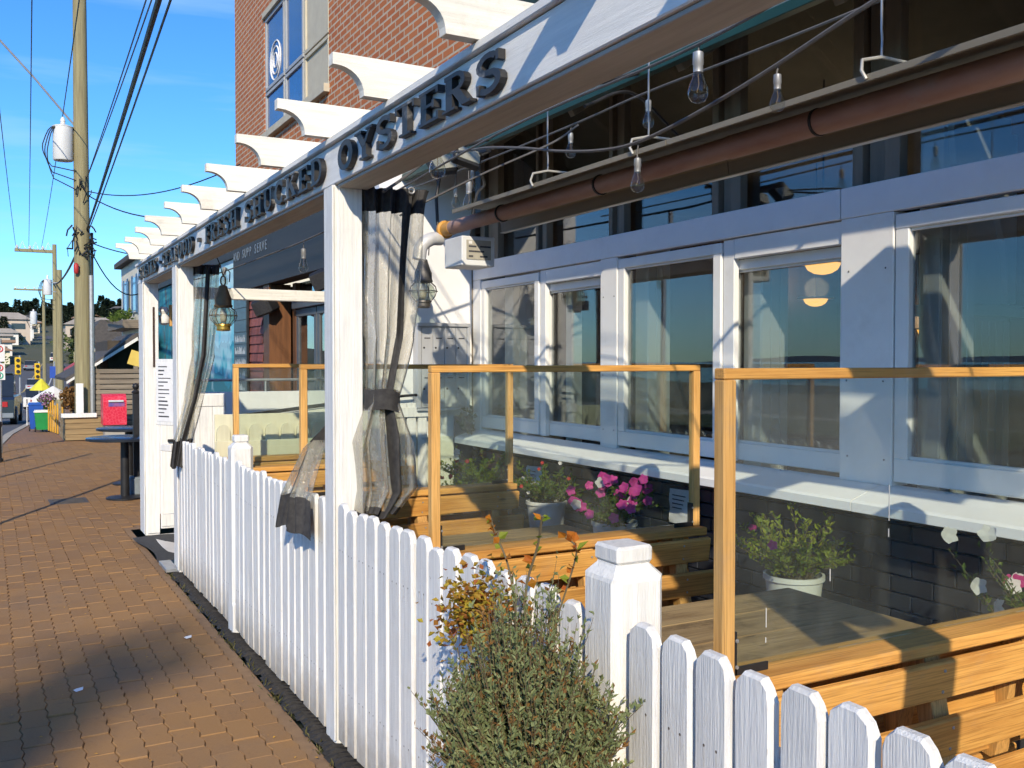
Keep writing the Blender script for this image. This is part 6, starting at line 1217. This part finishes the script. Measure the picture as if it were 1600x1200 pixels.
# walking-person sign, two bins, yellow pickets, flowers, cafe umbrellas
ws = thing('pedestrian_sign', 'small white pedestrian crossing sign on a thin stake', 'sign', (0.96, 30, gz(30))); zz = gz(30)
g = G(); g.tube([(0.96, 30, zz), (0.96, 30, zz + 0.70)], 0.012, 6); mk('stake', g, WH, ws); g = G(); g.box(0.87, 1.05, 29.97, 29.99, zz + 0.52, zz + 0.78, 0.002); pl = mk('plate', g, mat('sign_white', (0.7, 0.7, 0.7)), ws)
for bx in ((0.945, 0.975, 0.70, 0.73), (0.95, 0.975, 0.62, 0.70)):
    g = G(); g.box(bx[0], bx[1], 29.962, 29.968, zz + bx[2], zz + bx[3], 0); mk('figure', g, PRINT, pl)
for sx in (-1, 1):
    g = G(); g.bar((0.962, 29.965, zz + 0.63), (0.962 + sx * 0.03, 29.965, zz + 0.55), 0.012, 0.004); mk('figure', g, PRINT, pl)
def bin_(label, x, y, z, c, lid, h=0.62):
    t = thing('wheelie_bin', label, 'bin', (x, y, z), 'wheelie bins'); m_ = mat('bin_%s' % label[:5], c, [q * 0.8 for q in c], rough=0.4, scale=6)
    g = G(); vs = [(x + sx * (0.12 if k == 0 else 0.155), y + sy * (0.13 if k == 0 else 0.17), z + (0.05 if k == 0 else h)) for k in (0, 1) for sx, sy in ((-1, -1), (1, -1), (1, 1), (-1, 1))]; g.add(vs, [(3, 2, 1, 0), (4, 5, 6, 7), (0, 1, 5, 4), (1, 2, 6, 5), (2, 3, 7, 6), (3, 0, 4, 7)]); mk('body', g, m_, t)
    g = G(); g.prism([(x - 0.17, z + h + 0.002), (x + 0.17, z + h + 0.002), (x + 0.14, z + h + 0.05), (x - 0.14, z + h + 0.05)], 'y', y - 0.19, y + 0.18); mk('lid', g, lid, t)
    for sx in (-1, 1):
        g = G(); g.lathe([(0.055, -0.015), (0.055, 0.015)], (x + sx * 0.14, y - 0.1, z + 0.055), 12, Matrix.Rotation(R(90), 3, 'Y')); mk('wheel', g, BLK, t, True)
bin_('blue wheelie bin behind the green one', 1.00, 25.4, gz(25.4), (0.02, 0.09, 0.42), mat('blue_lid', (0.02, 0.1, 0.45), rough=0.4)); bin_('green wheelie bin with a pale lid in front of the blue one', 1.10, 24.8, gz(24.8), (0.02, 0.26, 0.07), WH, 0.45)
yp = thing('yellow_fence', 'row of yellow picket boards beside the bins', 'fence', (1.35, 23.6, 0)); YP = mat('yellow_paint', (0.62, 0.33, 0.03), (0.5, 0.26, 0.03), rough=0.6, scale=8, tint=0.1)
for k in range(7):
    g = G(); x = 1.22 + 0.03 * k; y = 24.6 - 0.3 * k; g.box(x, x + 0.03, y, y + 0.16, 0.0, 0.62 + 0.05 * (k % 3), 0.004); mk('board', g, YP if k != 5 else WGREY, yp)
g = G(); g.box(1.24, 1.28, 22.8, 24.7, 0.35, 0.42, 0.004); mk('rail', g, YP, yp)
def blob(nm, label, cat, c, rad, n, lm, seed, ll=0.06, group=None):
    r = random.Random(seed); g = G()
    for k in range(n):
        d = Vector((r.gauss(0, 1), r.gauss(0, 1), r.gauss(0, 1))).normalized() * (r.random() ** 0.4); g.leaf((c[0] + d.x * rad[0], c[1] + d.y * rad[1], c[2] + d.z * rad[2]), rdir(r, 0.2), rdir(r, 0.5), ll * r.uniform(0.6, 1.3), ll * 0.7)
    o = mk(nm, g, lm); tag(o, label, cat, group); return o
fb_ = thing('flower_basket', 'basket of purple flowers above the yellow boards', 'flower basket', (1.22, 24.6, 0.5))
for lm, n, rd in ((leafmat('purple_flower', (0.35, 0.12, 0.30), (0.50, 0.30, 0.42), 0.3), 260, (0.2, 0.3, 0.17)), (GRN1, 160, (0.2, 0.3, 0.17))):
    r = random.Random(n); g = G()
    for k in range(n):
        d = Vector((r.gauss(0, 1), r.gauss(0, 1), r.gauss(0, 1))).normalized() * (r.random() ** 0.4); g.leaf((1.22 + d.x * rd[0], 24.6 + d.y * rd[1], 0.72 + d.z * rd[2]), rdir(r, 0.2), rdir(r, 0.5), 0.05, 0.04)
    mk('blooms' if n == 260 else 'foliage', g, lm, fb_, kind='stuff')
blob('shrub', 'orange-brown grass clump beside the planter', 'shrub', (1.62, 23.6, 0.75), (0.22, 0.3, 0.28), 300, DRY, 91, 0.10); blob('shrub', 'green potted shrub under the white umbrella', 'shrub', (1.25, 26.4, 0.55), (0.2, 0.3, 0.22), 260, GRN1, 92, 0.07)
for k, (x, y, z, rd, m_, lb) in enumerate(((1.52, 28.0, 0.62, 0.52, WH, 'white cafe umbrella beyond the bins'), (1.35, 30.5, 0.78, 0.30, mat('yellow_canvas', (0.65, 0.60, 0.05), rough=0.7), 'yellow cafe umbrella behind the white one'))):
    um = thing('cafe_umbrella', lb, 'umbrella', (x, y, gz(y)), 'cafe umbrellas'); g = G(); g.lathe([(rd, 0), (rd * 0.97, 0.03), (rd * 0.5, 0.19), (0.02, 0.33)], (x, y, z), 8, cap=False); mk('canopy', g, m_, um); g = G(); g.tube([(x, y, gz(y)), (x, y, z + 0.33)], 0.02, 8); mk('pole', g, WH, um)

# ------------------------------------------------------------------ buildings along the far pavement
SHK = mat('dark_shake', (0.055, 0.05, 0.048), (0.09, 0.08, 0.075), rough=0.85, scale=6, bmp=0.4)
sh = thing('roadside_shed', 'low shed with a steep lean-to roof behind the slat fence', 'shed', (2.6, 25, 0))
g = G(); g.prism([(1.55, 1.16), (2.15, 1.50), (3.05, 2.18), (3.45, 2.20), (3.45, 2.26), (3.03, 2.26), (2.12, 1.58), (1.53, 1.23)], 'y', 23.6, 27.5); mk('roof', g, SHK, sh); g = G(); g.prism([(1.55, 1.10), (3.05, 2.09), (3.05, 2.17), (1.55, 1.155)], 'y', 23.52, 23.59); mk('barge_board', g, WH, sh)
g = G(); g.box(2.5, 3.45, 24.5, 27.5, 0, 2.1, 0.004); mk('wall', g, mat('shed_wall', (0.08, 0.065, 0.05), (0.05, 0.04, 0.03), rough=0.9, scale=4), sh)
for x in (1.68, 2.2): g = G(); g.box(x - 0.05, x + 0.05, 23.7, 23.8, 0, 1.2 + (x - 1.6) * 0.6, 0.004); mk('post', g, WGREY, sh)
g = G(); g.obox((3.05, 23.66, 1.66), (0.36, 0.03, 0.34), Matrix.Rotation(R(18), 3, 'Y'), 0.004); o = mk('yellow_board', g, mat('yellow_board', (0.66, 0.50, 0.12), (0.6, 0.44, 0.1), rough=0.6)); tag(o, 'tilted yellow board hanging under the shed roof', 'board')
PALE = mat('pale_stucco', (0.70, 0.67, 0.56), (0.62, 0.59, 0.49), rough=0.85, scale=2, dirt=(0.4, 0.36, 0.28), dirt_amt=0.35)
wb = thing('pale_building', 'pale cream two-storey building with blue shuttered windows past the mural', 'building', (5, 29, 0))
g = G(); g.box(BXX, 9, 27.05, 31.3, 0, 4.40, 0.005); mk('wall', g, PALE, wb); g = G(); g.box(BXX - 0.18, 9.1, 27.03, 31.5, 4.402, 4.55, 0.005); mk('roof', g, SHK, wb)
BLUS = mat('blue_shutter', (0.10, 0.20, 0.33), (0.08, 0.16, 0.28), rough=0.6, scale=8)
for y in (28.0, 29.9):
    g = G(); g.box(BXX - 0.04, BXX - 0.001, y - 0.3, y + 0.3, 2.95, 3.95, 0.004); w_ = mk('window', g, WH, wb); g = G(); g.box(BXX - 0.052, BXX - 0.041, y - 0.25, y + 0.25, 3.0, 3.9, 0); mk('pane', g, mat('blue_pane', (0.03, 0.10, 0.25)), w_)
    for s in (-1, 1): g = G(); g.box(BXX - 0.06, BXX - 0.041, y + s * 0.45 - 0.13, y + s * 0.45 + 0.13, 2.93, 3.97, 0.003); mk('shutter', g, BLUS, w_)
g = G(); g.box(BXX - 0.42, BXX - 0.002, 27.4, 31.0, 2.50, 2.72, 0.005); mk('flower_box', g, WGREY, wb)
gf = G(); r = random.Random(14)
for k in range(200): gf.leaf((BXX - 0.3 + r.uniform(-.15, .15), r.uniform(27.4, 31), 2.74 + r.uniform(0, .22)), rdir(r, .4), rdir(r, .5), 0.12, 0.07)
mk('planting', gf, GRN1, wb, kind='stuff')
dh = thing('dark_roof_house', 'white house with a steep dark roof behind the planter pole', 'house', (6.2, 60, -1.4))
g = G(); g.box(4.9, 7.6, 58.5, 63, -1.5, 2.55, 0.01); mk('wall', g, WH, dh); g = G(); g.prism([(4.6, 2.45), (5.6, 3.95), (6.9, 3.95), (7.9, 2.45)], 'y', 58.3, 63.2); mk('roof', g, SHK, dh)
g = G(); g.lathe([(0.55, 0), (0.55, 0.05)], (5.5, 58.47, 1.2), 18, Matrix.Rotation(R(90), 3, 'X')); wa = mk('arched_window', g, PALE, dh); g = G(); g.lathe([(0.42, 0), (0.42, 0.03)], (5.5, 58.41, 1.2), 18, Matrix.Rotation(R(90), 3, 'X')); mk('pane', g, WIN, wa)
ys_ = thing('yellow_shop', 'low yellow shop front with awning beyond the planter pole', 'shop', (5, 50, -0.8)); g = G(); g.box(3.9, 6.6, 50, 54, -1, 2.1, 0.01); mk('wall', g, mat('yellow_stucco', (0.70, 0.60, 0.28), (0.62, 0.53, 0.24), rough=0.8), ys_)
g = G(); g.prism([(3.2, 1.0), (3.9, 1.5), (3.9, 1.56), (3.2, 1.07)], 'y', 49.7, 54); mk('awning', g, mat('red_awning', (0.40, 0.06, 0.07), rough=0.8), ys_)
for x in (4.2, 5.0, 5.8): g = G(); g.box(x, x + 0.5, 49.97, 49.995, 0.2, 1.3, 0.004); mk('window', g, INT, ys_)
bl_ = thing('banner_post', 'blue banner hanging on a post beyond the poles', 'banner', (2.2, 40, gz(40))); g = G(); g.tube([(2.22, 40, gz(40)), (2.22, 40, 1.6)], 0.03, 8); mk('post', g, STEEL, bl_); g = G(); g.box(2.06, 2.26, 39.93, 39.96, 0.98, 1.42, 0.004); mk('banner', g, mat('blue_banner', (0.02, 0.08, 0.40), rough=0.6), bl_)
# cars on the road
def car(label, x, y, z, c, rot=0.0, L_=4.3, W_=1.75, H_=1.45, truck=False):
    t = thing('parked_car', label, 'car', (0, 0, 0), 'cars on the road'); m_ = mat('car_paint_' + label[:9].replace(' ', '_'), c, [q * 0.9 for q in c], rough=0.2, scale=2, spec=0.6); gl = MATS.get('car_glass') or mat('car_glass', (0.02, 0.025, 0.03), rough=0.08, spec=0.7)
    h = H_ * 0.55; ORG[t.name] = Vector((0, 0, 0))
    side = [(-L_ / 2, 0.28), (-L_ / 2 + 0.03, h * 0.92), (-L_ / 2 + 0.25, h), (L_ / 2 - 1.0, h * 1.0), (L_ / 2 - 0.1, h * 0.85), (L_ / 2, 0.5), (L_ / 2 - 0.05, 0.28)]
    g = G(); g.prism(side, 'x', -W_ / 2, W_ / 2); mk('body', g, m_, t)
    b0 = -L_ / 2 + (0.25 if not truck else 1.7); cab = [(b0, h + 0.002), (b0 + 0.35, H_ - 0.06), (L_ / 2 - 2.0, H_ - 0.06), (L_ / 2 - 1.15, h + 0.002)]; g = G(); g.prism(cab, 'x', -W_ / 2 + 0.12, W_ / 2 - 0.12); cb_ = mk('cabin', g, gl, t)
    g = G(); g.box(-W_ / 2 + 0.16, W_ / 2 - 0.16, b0 + 0.3, L_ / 2 - 1.95, H_ - 0.059, H_, 0.02); mk('roof', g, m_, cb_)
    for sx in (-1, 1):
        for yy in (-L_ / 2 + 0.8, L_ / 2 - 0.85):
            g = G(); g.lathe([(0.30, -0.1), (0.33, -0.07), (0.33, 0.07), (0.30, 0.1)], (sx * (W_ / 2 - 0.06), yy, 0.33), 16, Matrix.Rotation(R(90), 3, 'Y')); w_ = mk('wheel', g, BLK, t, True); g = G(); g.lathe([(0.19, -0.115), (0.19, 0.115)], (sx * (W_ / 2 - 0.06), yy, 0.33), 12, Matrix.Rotation(R(90), 3, 'Y')); mk('rim', g, STEEL, w_)
        g = G(); g.box(sx * W_ / 2 * 0.62 - 0.14, sx * W_ / 2 * 0.62 + 0.14, -L_ / 2 - 0.015, -L_ / 2 + 0.02, h * 0.68, h * 0.86, 0.004); mk('tail_light', g, mat('tail_red', (0.4, 0.02, 0.02), rough=0.3), t)
    g = G(); g.box(-W_ / 2 + 0.02, W_ / 2 - 0.02, -L_ / 2 - 0.05, -L_ / 2 + 0.01, 0.30, 0.46, 0.02); mk('bumper', g, GREYP, t)
    t.location = (x, y, z); t.rotation_euler = (0, 0, rot); return t
def rz_(y):
    for i in range(len(yr) - 1):
        if yr[i] <= y <= yr[i + 1]: return zr[i] + (zr[i + 1] - zr[i]) * (y - yr[i]) / (yr[i + 1] - yr[i])
    return 0
ra = -math.atan(0.0835)
for lb, dx, y, c, tr in (('black pickup truck at the left edge of the road', -1.55, 37.5, (0.015, 0.016, 0.018), True), ('dark grey car behind the black pickup', -3.2, 58, (0.035, 0.038, 0.042), False), ('white car braking beside the red one', -1.4, 72, (0.7, 0.7, 0.7), False), ('red car at the end of the pavement', 1.0, 88, (0.42, 0.02, 0.03), False), ('silver car climbing the far street', -3.4, 120, (0.4, 0.41, 0.42), False), ('dark blue car farther up the hill street', -1.4, 150, (0.03, 0.05, 0.12), False), ('white van farthest up the hill street', -2.6, 190, (0.68, 0.68, 0.66), False), ('grey car parked up the hill street', -5.6, 165, (0.2, 0.2, 0.21), False)):
    car(lb, rx(y) + dx, y, rz_(y), c, ra, H_=1.75 if tr or 'van' in lb else 1.45, truck=tr)
# traffic lights
for k, (x, y, z) in enumerate(((1.55, 62, 1.35), (2.72, 66, 1.0))):
    tl = thing('traffic_light', ['yellow traffic signal head left of the road bend', 'yellow traffic signal head right above the cars'][k], 'traffic light', (x, y, -1.5), 'yellow traffic lights'); g = G(); g.box(x - 0.16, x + 0.16, y - 0.14, y + 0.14, z - 0.50, z + 0.50, 0.03); h_ = mk('signal_head', g, mat('signal_yellow', (0.72, 0.46, 0.02), rough=0.5), tl)
    for q in range(3): g = G(); g.lathe([(0.1, 0), (0.1, 0.05)], (x, y - 0.14, z - 0.32 + 0.32 * q), 12, Matrix.Rotation(R(90), 3, 'X')); mk('lens', g, BLK, h_)
    g = G(); g.tube([(x + 0.1, y + 0.2, -1.6), (x + 0.1, y + 0.2, z + 0.6)], 0.05, 8); mk('mast', g, STEEL, tl)
# houses on the hill
HC = [(0.70, 0.68, 0.64), (0.66, 0.57, 0.44), (0.60, 0.62, 0.62), (0.72, 0.66, 0.50), (0.52, 0.44, 0.36), (0.74, 0.73, 0.72)]
RC = [(0.16, 0.13, 0.12), (0.34, 0.31, 0.29), (0.30, 0.19, 0.13), (0.10, 0.10, 0.11)]
HM = [mat('house_wall_%d' % k, c, [q * 0.9 for q in c], rough=0.8, scale=0.6) for k, c in enumerate(HC)]; RM = [mat('house_roof_%d' % k, c, [q * 0.8 for q in c], rough=0.85, scale=1) for k, c in enumerate(RC)]; WDK = mat('house_window', (0.03, 0.04, 0.05), rough=0.15, spec=0.7)
def house(label, x, y, w_, d, h, k, q, flat=False):
    z = land(x, y) - 0.8; t = thing('hillside_house', label, 'house', (x, y, z), 'houses on the far hill'); g = G(); g.box(x - w_ / 2, x + w_ / 2, y, y + d, z, z + h, 0); mk('wall', g, HM[k], t); g = G(); e = 0.6
    if flat: g.box(x - w_ / 2 - e, x + w_ / 2 + e, y - e, y + d + e, z + h, z + h + 0.5, 0.02)
    else: g.prism([(x - w_ / 2 - e, z + h), (x - w_ / 4, z + h + w_ * 0.16), (x + w_ / 4, z + h + w_ * 0.16), (x + w_ / 2 + e, z + h)], 'y', y - e, y + d + e)
    mk('roof', g, RM[q], t)
    n = max(2, int(w_ / 3.2)); fl_n = max(1, int(h / 3))
    for f in range(fl_n):
        for i in range(n):
            a = x - w_ / 2 + (i + 0.5) * w_ / n; g = G(); g.box(a - w_ / n * 0.3, a + w_ / n * 0.3, y - 0.06, y - 0.01, z + 1.2 + f * 3, z + 2.5 + f * 3, 0); mk('window', g, WDK, t)
hs_r = random.Random(17); rows = ((112, 3.0, 0.8, 5), (150, 3.0, 1, 8), (190, 3.2, 1, 9), (235, 3.4, 1, 10), (290, 3.8, 1, 11), (355, 4.2, 1, 11))
cols = ['white', 'tan', 'pale grey', 'cream', 'brown', 'bright white']; roofn = ['dark brown roof', 'grey roof', 'tan roof', 'black roof']; dist = ['lowest row', 'second row', 'third row', 'fourth row', 'fifth row', 'top row']; used = {}
for ri, (y, h, _, n) in enumerate(rows):
    for i in range(n):
        px0 = y * 0.012; px1 = y * 0.118; x = px0 + (px1 - px0) * (i + hs_r.uniform(0.1, 0.9)) / n; yy = y + hs_r.uniform(-14, 14); k, q = hs_r.randrange(6), hs_r.randrange(4)
        if abs(x - (rx(yy) - 4.6)) < 7.6: x = rx(yy) - 4.6 + (9.5 if hs_r.random() < 0.6 else -9.5)
        lb = '%s house with %s in the %s of the hillside' % (cols[k], roofn[q], dist[ri])
        used[lb] = used.get(lb, 0) + 1
        if used[lb] > 1: lb = '%s, %s one' % (lb, ['', '', 'second', 'third', 'fourth', 'fifth', 'sixth'][used[lb]])
        house(lb, x, yy, hs_r.uniform(5, 9.5) * (0.75 if ri < 2 else 1), 7, h + (3 if hs_r.random() < 0.25 else 0), k, q, hs_r.random() < 0.4)
# trees on the hill
CONI = leafmat('conifer_needles', (0.022, 0.042, 0.024), (0.055, 0.075, 0.042), 0.15, 0.8); DEC = leafmat('hill_leaves', (0.055, 0.085, 0.024), (0.12, 0.14, 0.04), 0.2); BARK = mat('bark', (0.07, 0.05, 0.035), (0.05, 0.035, 0.025), rough=0.9, scale=3, bmp=0.4)
def conifer_geo(seed, h):
    r = random.Random(seed); g = G(); n = 760
    for k in range(n):
        s = r.random() ** 0.8; rd = h * 0.20 * (1 - s) ** 0.8 * (0.72 + 0.28 * math.sin(s * 34 + seed)) + 0.15; a = r.uniform(0, 6.283); q = r.uniform(0.35, 1.0); g.leaf((rd * q * math.cos(a), rd * q * math.sin(a), h * (0.10 + 0.90 * s)), (math.cos(a), math.sin(a), r.uniform(-0.5, 0.25)), (0, 0, 1), h * 0.10 * r.uniform(0.7, 1.3), h * 0.075)
    return g
def decid_geo(seed, h, n=520):
    r = random.Random(seed); g = G(); cl = [(Vector((r.gauss(0, 0.24), r.gauss(0, 0.24), r.uniform(0.42, 0.88))) * h, r.uniform(0.12, 0.24) * h) for _ in range(9)]
    for k in range(n):
        c, rd = cl[k % 9]; d = Vector((r.gauss(0, 1), r.gauss(0, 1), r.gauss(0, 1))).normalized() * rd * r.random() ** 0.35; g.leaf(c + d, rdir(r, 0), rdir(r, 0.5), h * 0.065 * r.uniform(0.6, 1.3), h * 0.05)
    return g
def tree_proto(kind, seed, h):
    t = thing(kind, '', 'tree', (0, 0, 0)); mk('crown', conifer_geo(seed, h) if kind == 'conifer' else decid_geo(seed, h), CONI if kind == 'conifer' else DEC, t); g = G(); g.tube([(0, 0, 0), (0, 0, h * 0.3), (0.02 * h, 0, h * 0.7)], [h * 0.03, h * 0.022, h * 0.008], 7); mk('trunk', g, BARK, t); return t
cp = [tree_proto('conifer', 100 + k, 11 + 2 * k) for k in range(3)]; dp = [tree_proto('broadleaf_tree', 200 + k, 7 + 1.5 * k) for k in range(3)]
tr_ = random.Random(23); firstc = set()
def put(protos, x, y, label, group, sc_=1.0, dz=-0.6):
    p = protos[tr_.randrange(len(protos))]
    if p.name not in firstc: firstc.add(p.name); o = p
    else: o = copy_tree(p, (0, 0, 0))
    o.location = (x, y, land(x, y) + dz); s = sc_ * tr_.uniform(0.8, 1.25); o.scale = (s, s, s); o.rotation_euler = (0, 0, tr_.uniform(0, 6)); o['label'] = label; o['group'] = group
for k in range(90):
    y = tr_.uniform(392, 470); x = y * (0.004 + 0.125 * (k + tr_.random()) / 90); put(cp, x, y, 'dark conifer in the wood along the skyline of the far hill', 'conifers along the skyline', 0.62)
for k in range(110):
    y = 100 + 290 * (k / 110) + tr_.uniform(-10, 10); x = y * tr_.uniform(0.005, 0.125)
    if abs(x - (rx(y) - 4.6)) < 7: x += 12
    put(cp if k % 3 == 0 else dp, x, y, 'dark conifer standing between the hillside houses' if k % 3 == 0 else 'round green tree between the hillside houses', 'trees between the hillside houses', 0.55)
for k, (x, y, s, lb) in enumerate(((-3.2, 88, 0.55, 'yellow-green street tree left of the far traffic light'), (-1.2, 104, 0.62, 'yellow-green street tree behind the left traffic light'), (7.6, 76, 0.6, 'rounded street tree beside the dark-roofed house'), (10.5, 90, 0.8, 'tall street tree right behind the dark-roofed house'))):
    o = copy_tree(dp[k % 3], (x, y, -1.8)); o.scale = (s, s, s); o['label'] = lb; o['group'] = 'street trees'
    if k < 2:
        for ch in o.children:
            if ch.name.startswith('crown'): ch.data = ch.data.copy(); ch.data.materials.clear(); ch.data.materials.append(GRN2)
# tall street tree far behind the photographer, whose soft shade falls on the near pavement
tt_ = thing('street_tree', 'tall leafy street tree far behind the camera across the road', 'tree', (-14.2, -26.0, 0)); r = random.Random(71); g = G(); gs = G()
gs.tube([(-14.2, -26, 0), (-14.2, -26, 7), (-14.1, -26, 13), (-14.0, -25.9, 20)], [0.42, 0.34, 0.24, 0.08], 10)
cl = [(Vector((-13.9 + r.uniform(-0.55, 0.45), -25.7 + r.uniform(-0.5, 0.5), r.uniform(18.7, 19.4))), r.uniform(0.28, 0.5)) for _ in range(7)]
for c, rd in cl:
    gs.tube([(-14.1, -26.0, 15.0), ((c.x - 14.1) / 2, (c.y - 26.0) / 2, (c.z + 15.0) / 2), tuple(c)], [0.10, 0.06, 0.03], 5)
    for k in range(24):
        d = Vector((r.gauss(0, 1), r.gauss(0, 1), r.gauss(0, 1))).normalized() * rd * r.random() ** 0.4; g.leaf(c + d, rdir(r, 0), rdir(r, 0.5), 0.26 * r.uniform(0.6, 1.2), 0.18)
mk('crown', g, GRN1, tt_); mk('trunk', gs, BARK, tt_)
# thin post whose long shadow crosses the pavers
for k, (x, y, h) in enumerate(((-0.62, 9.2, 3.4), (-0.35, 14.0, 2.6))):
    lp_ = thing('street_post', ['tall thin grey street post at the kerb nearest the camera', 'thin grey street post at the kerb farther along'][k], 'post', (x, y, 0), 'grey posts along the kerb'); g = G(); g.tube([(x, y, 0), (x, y, h)], 0.03, 8); mk('shaft', g, STEEL, lp_); g = G(); g.lathe([(0.07, 0), (0.07, 0.02), (0.04, 0.04)], (x, y, 0), 10); mk('base', g, STEEL, lp_)
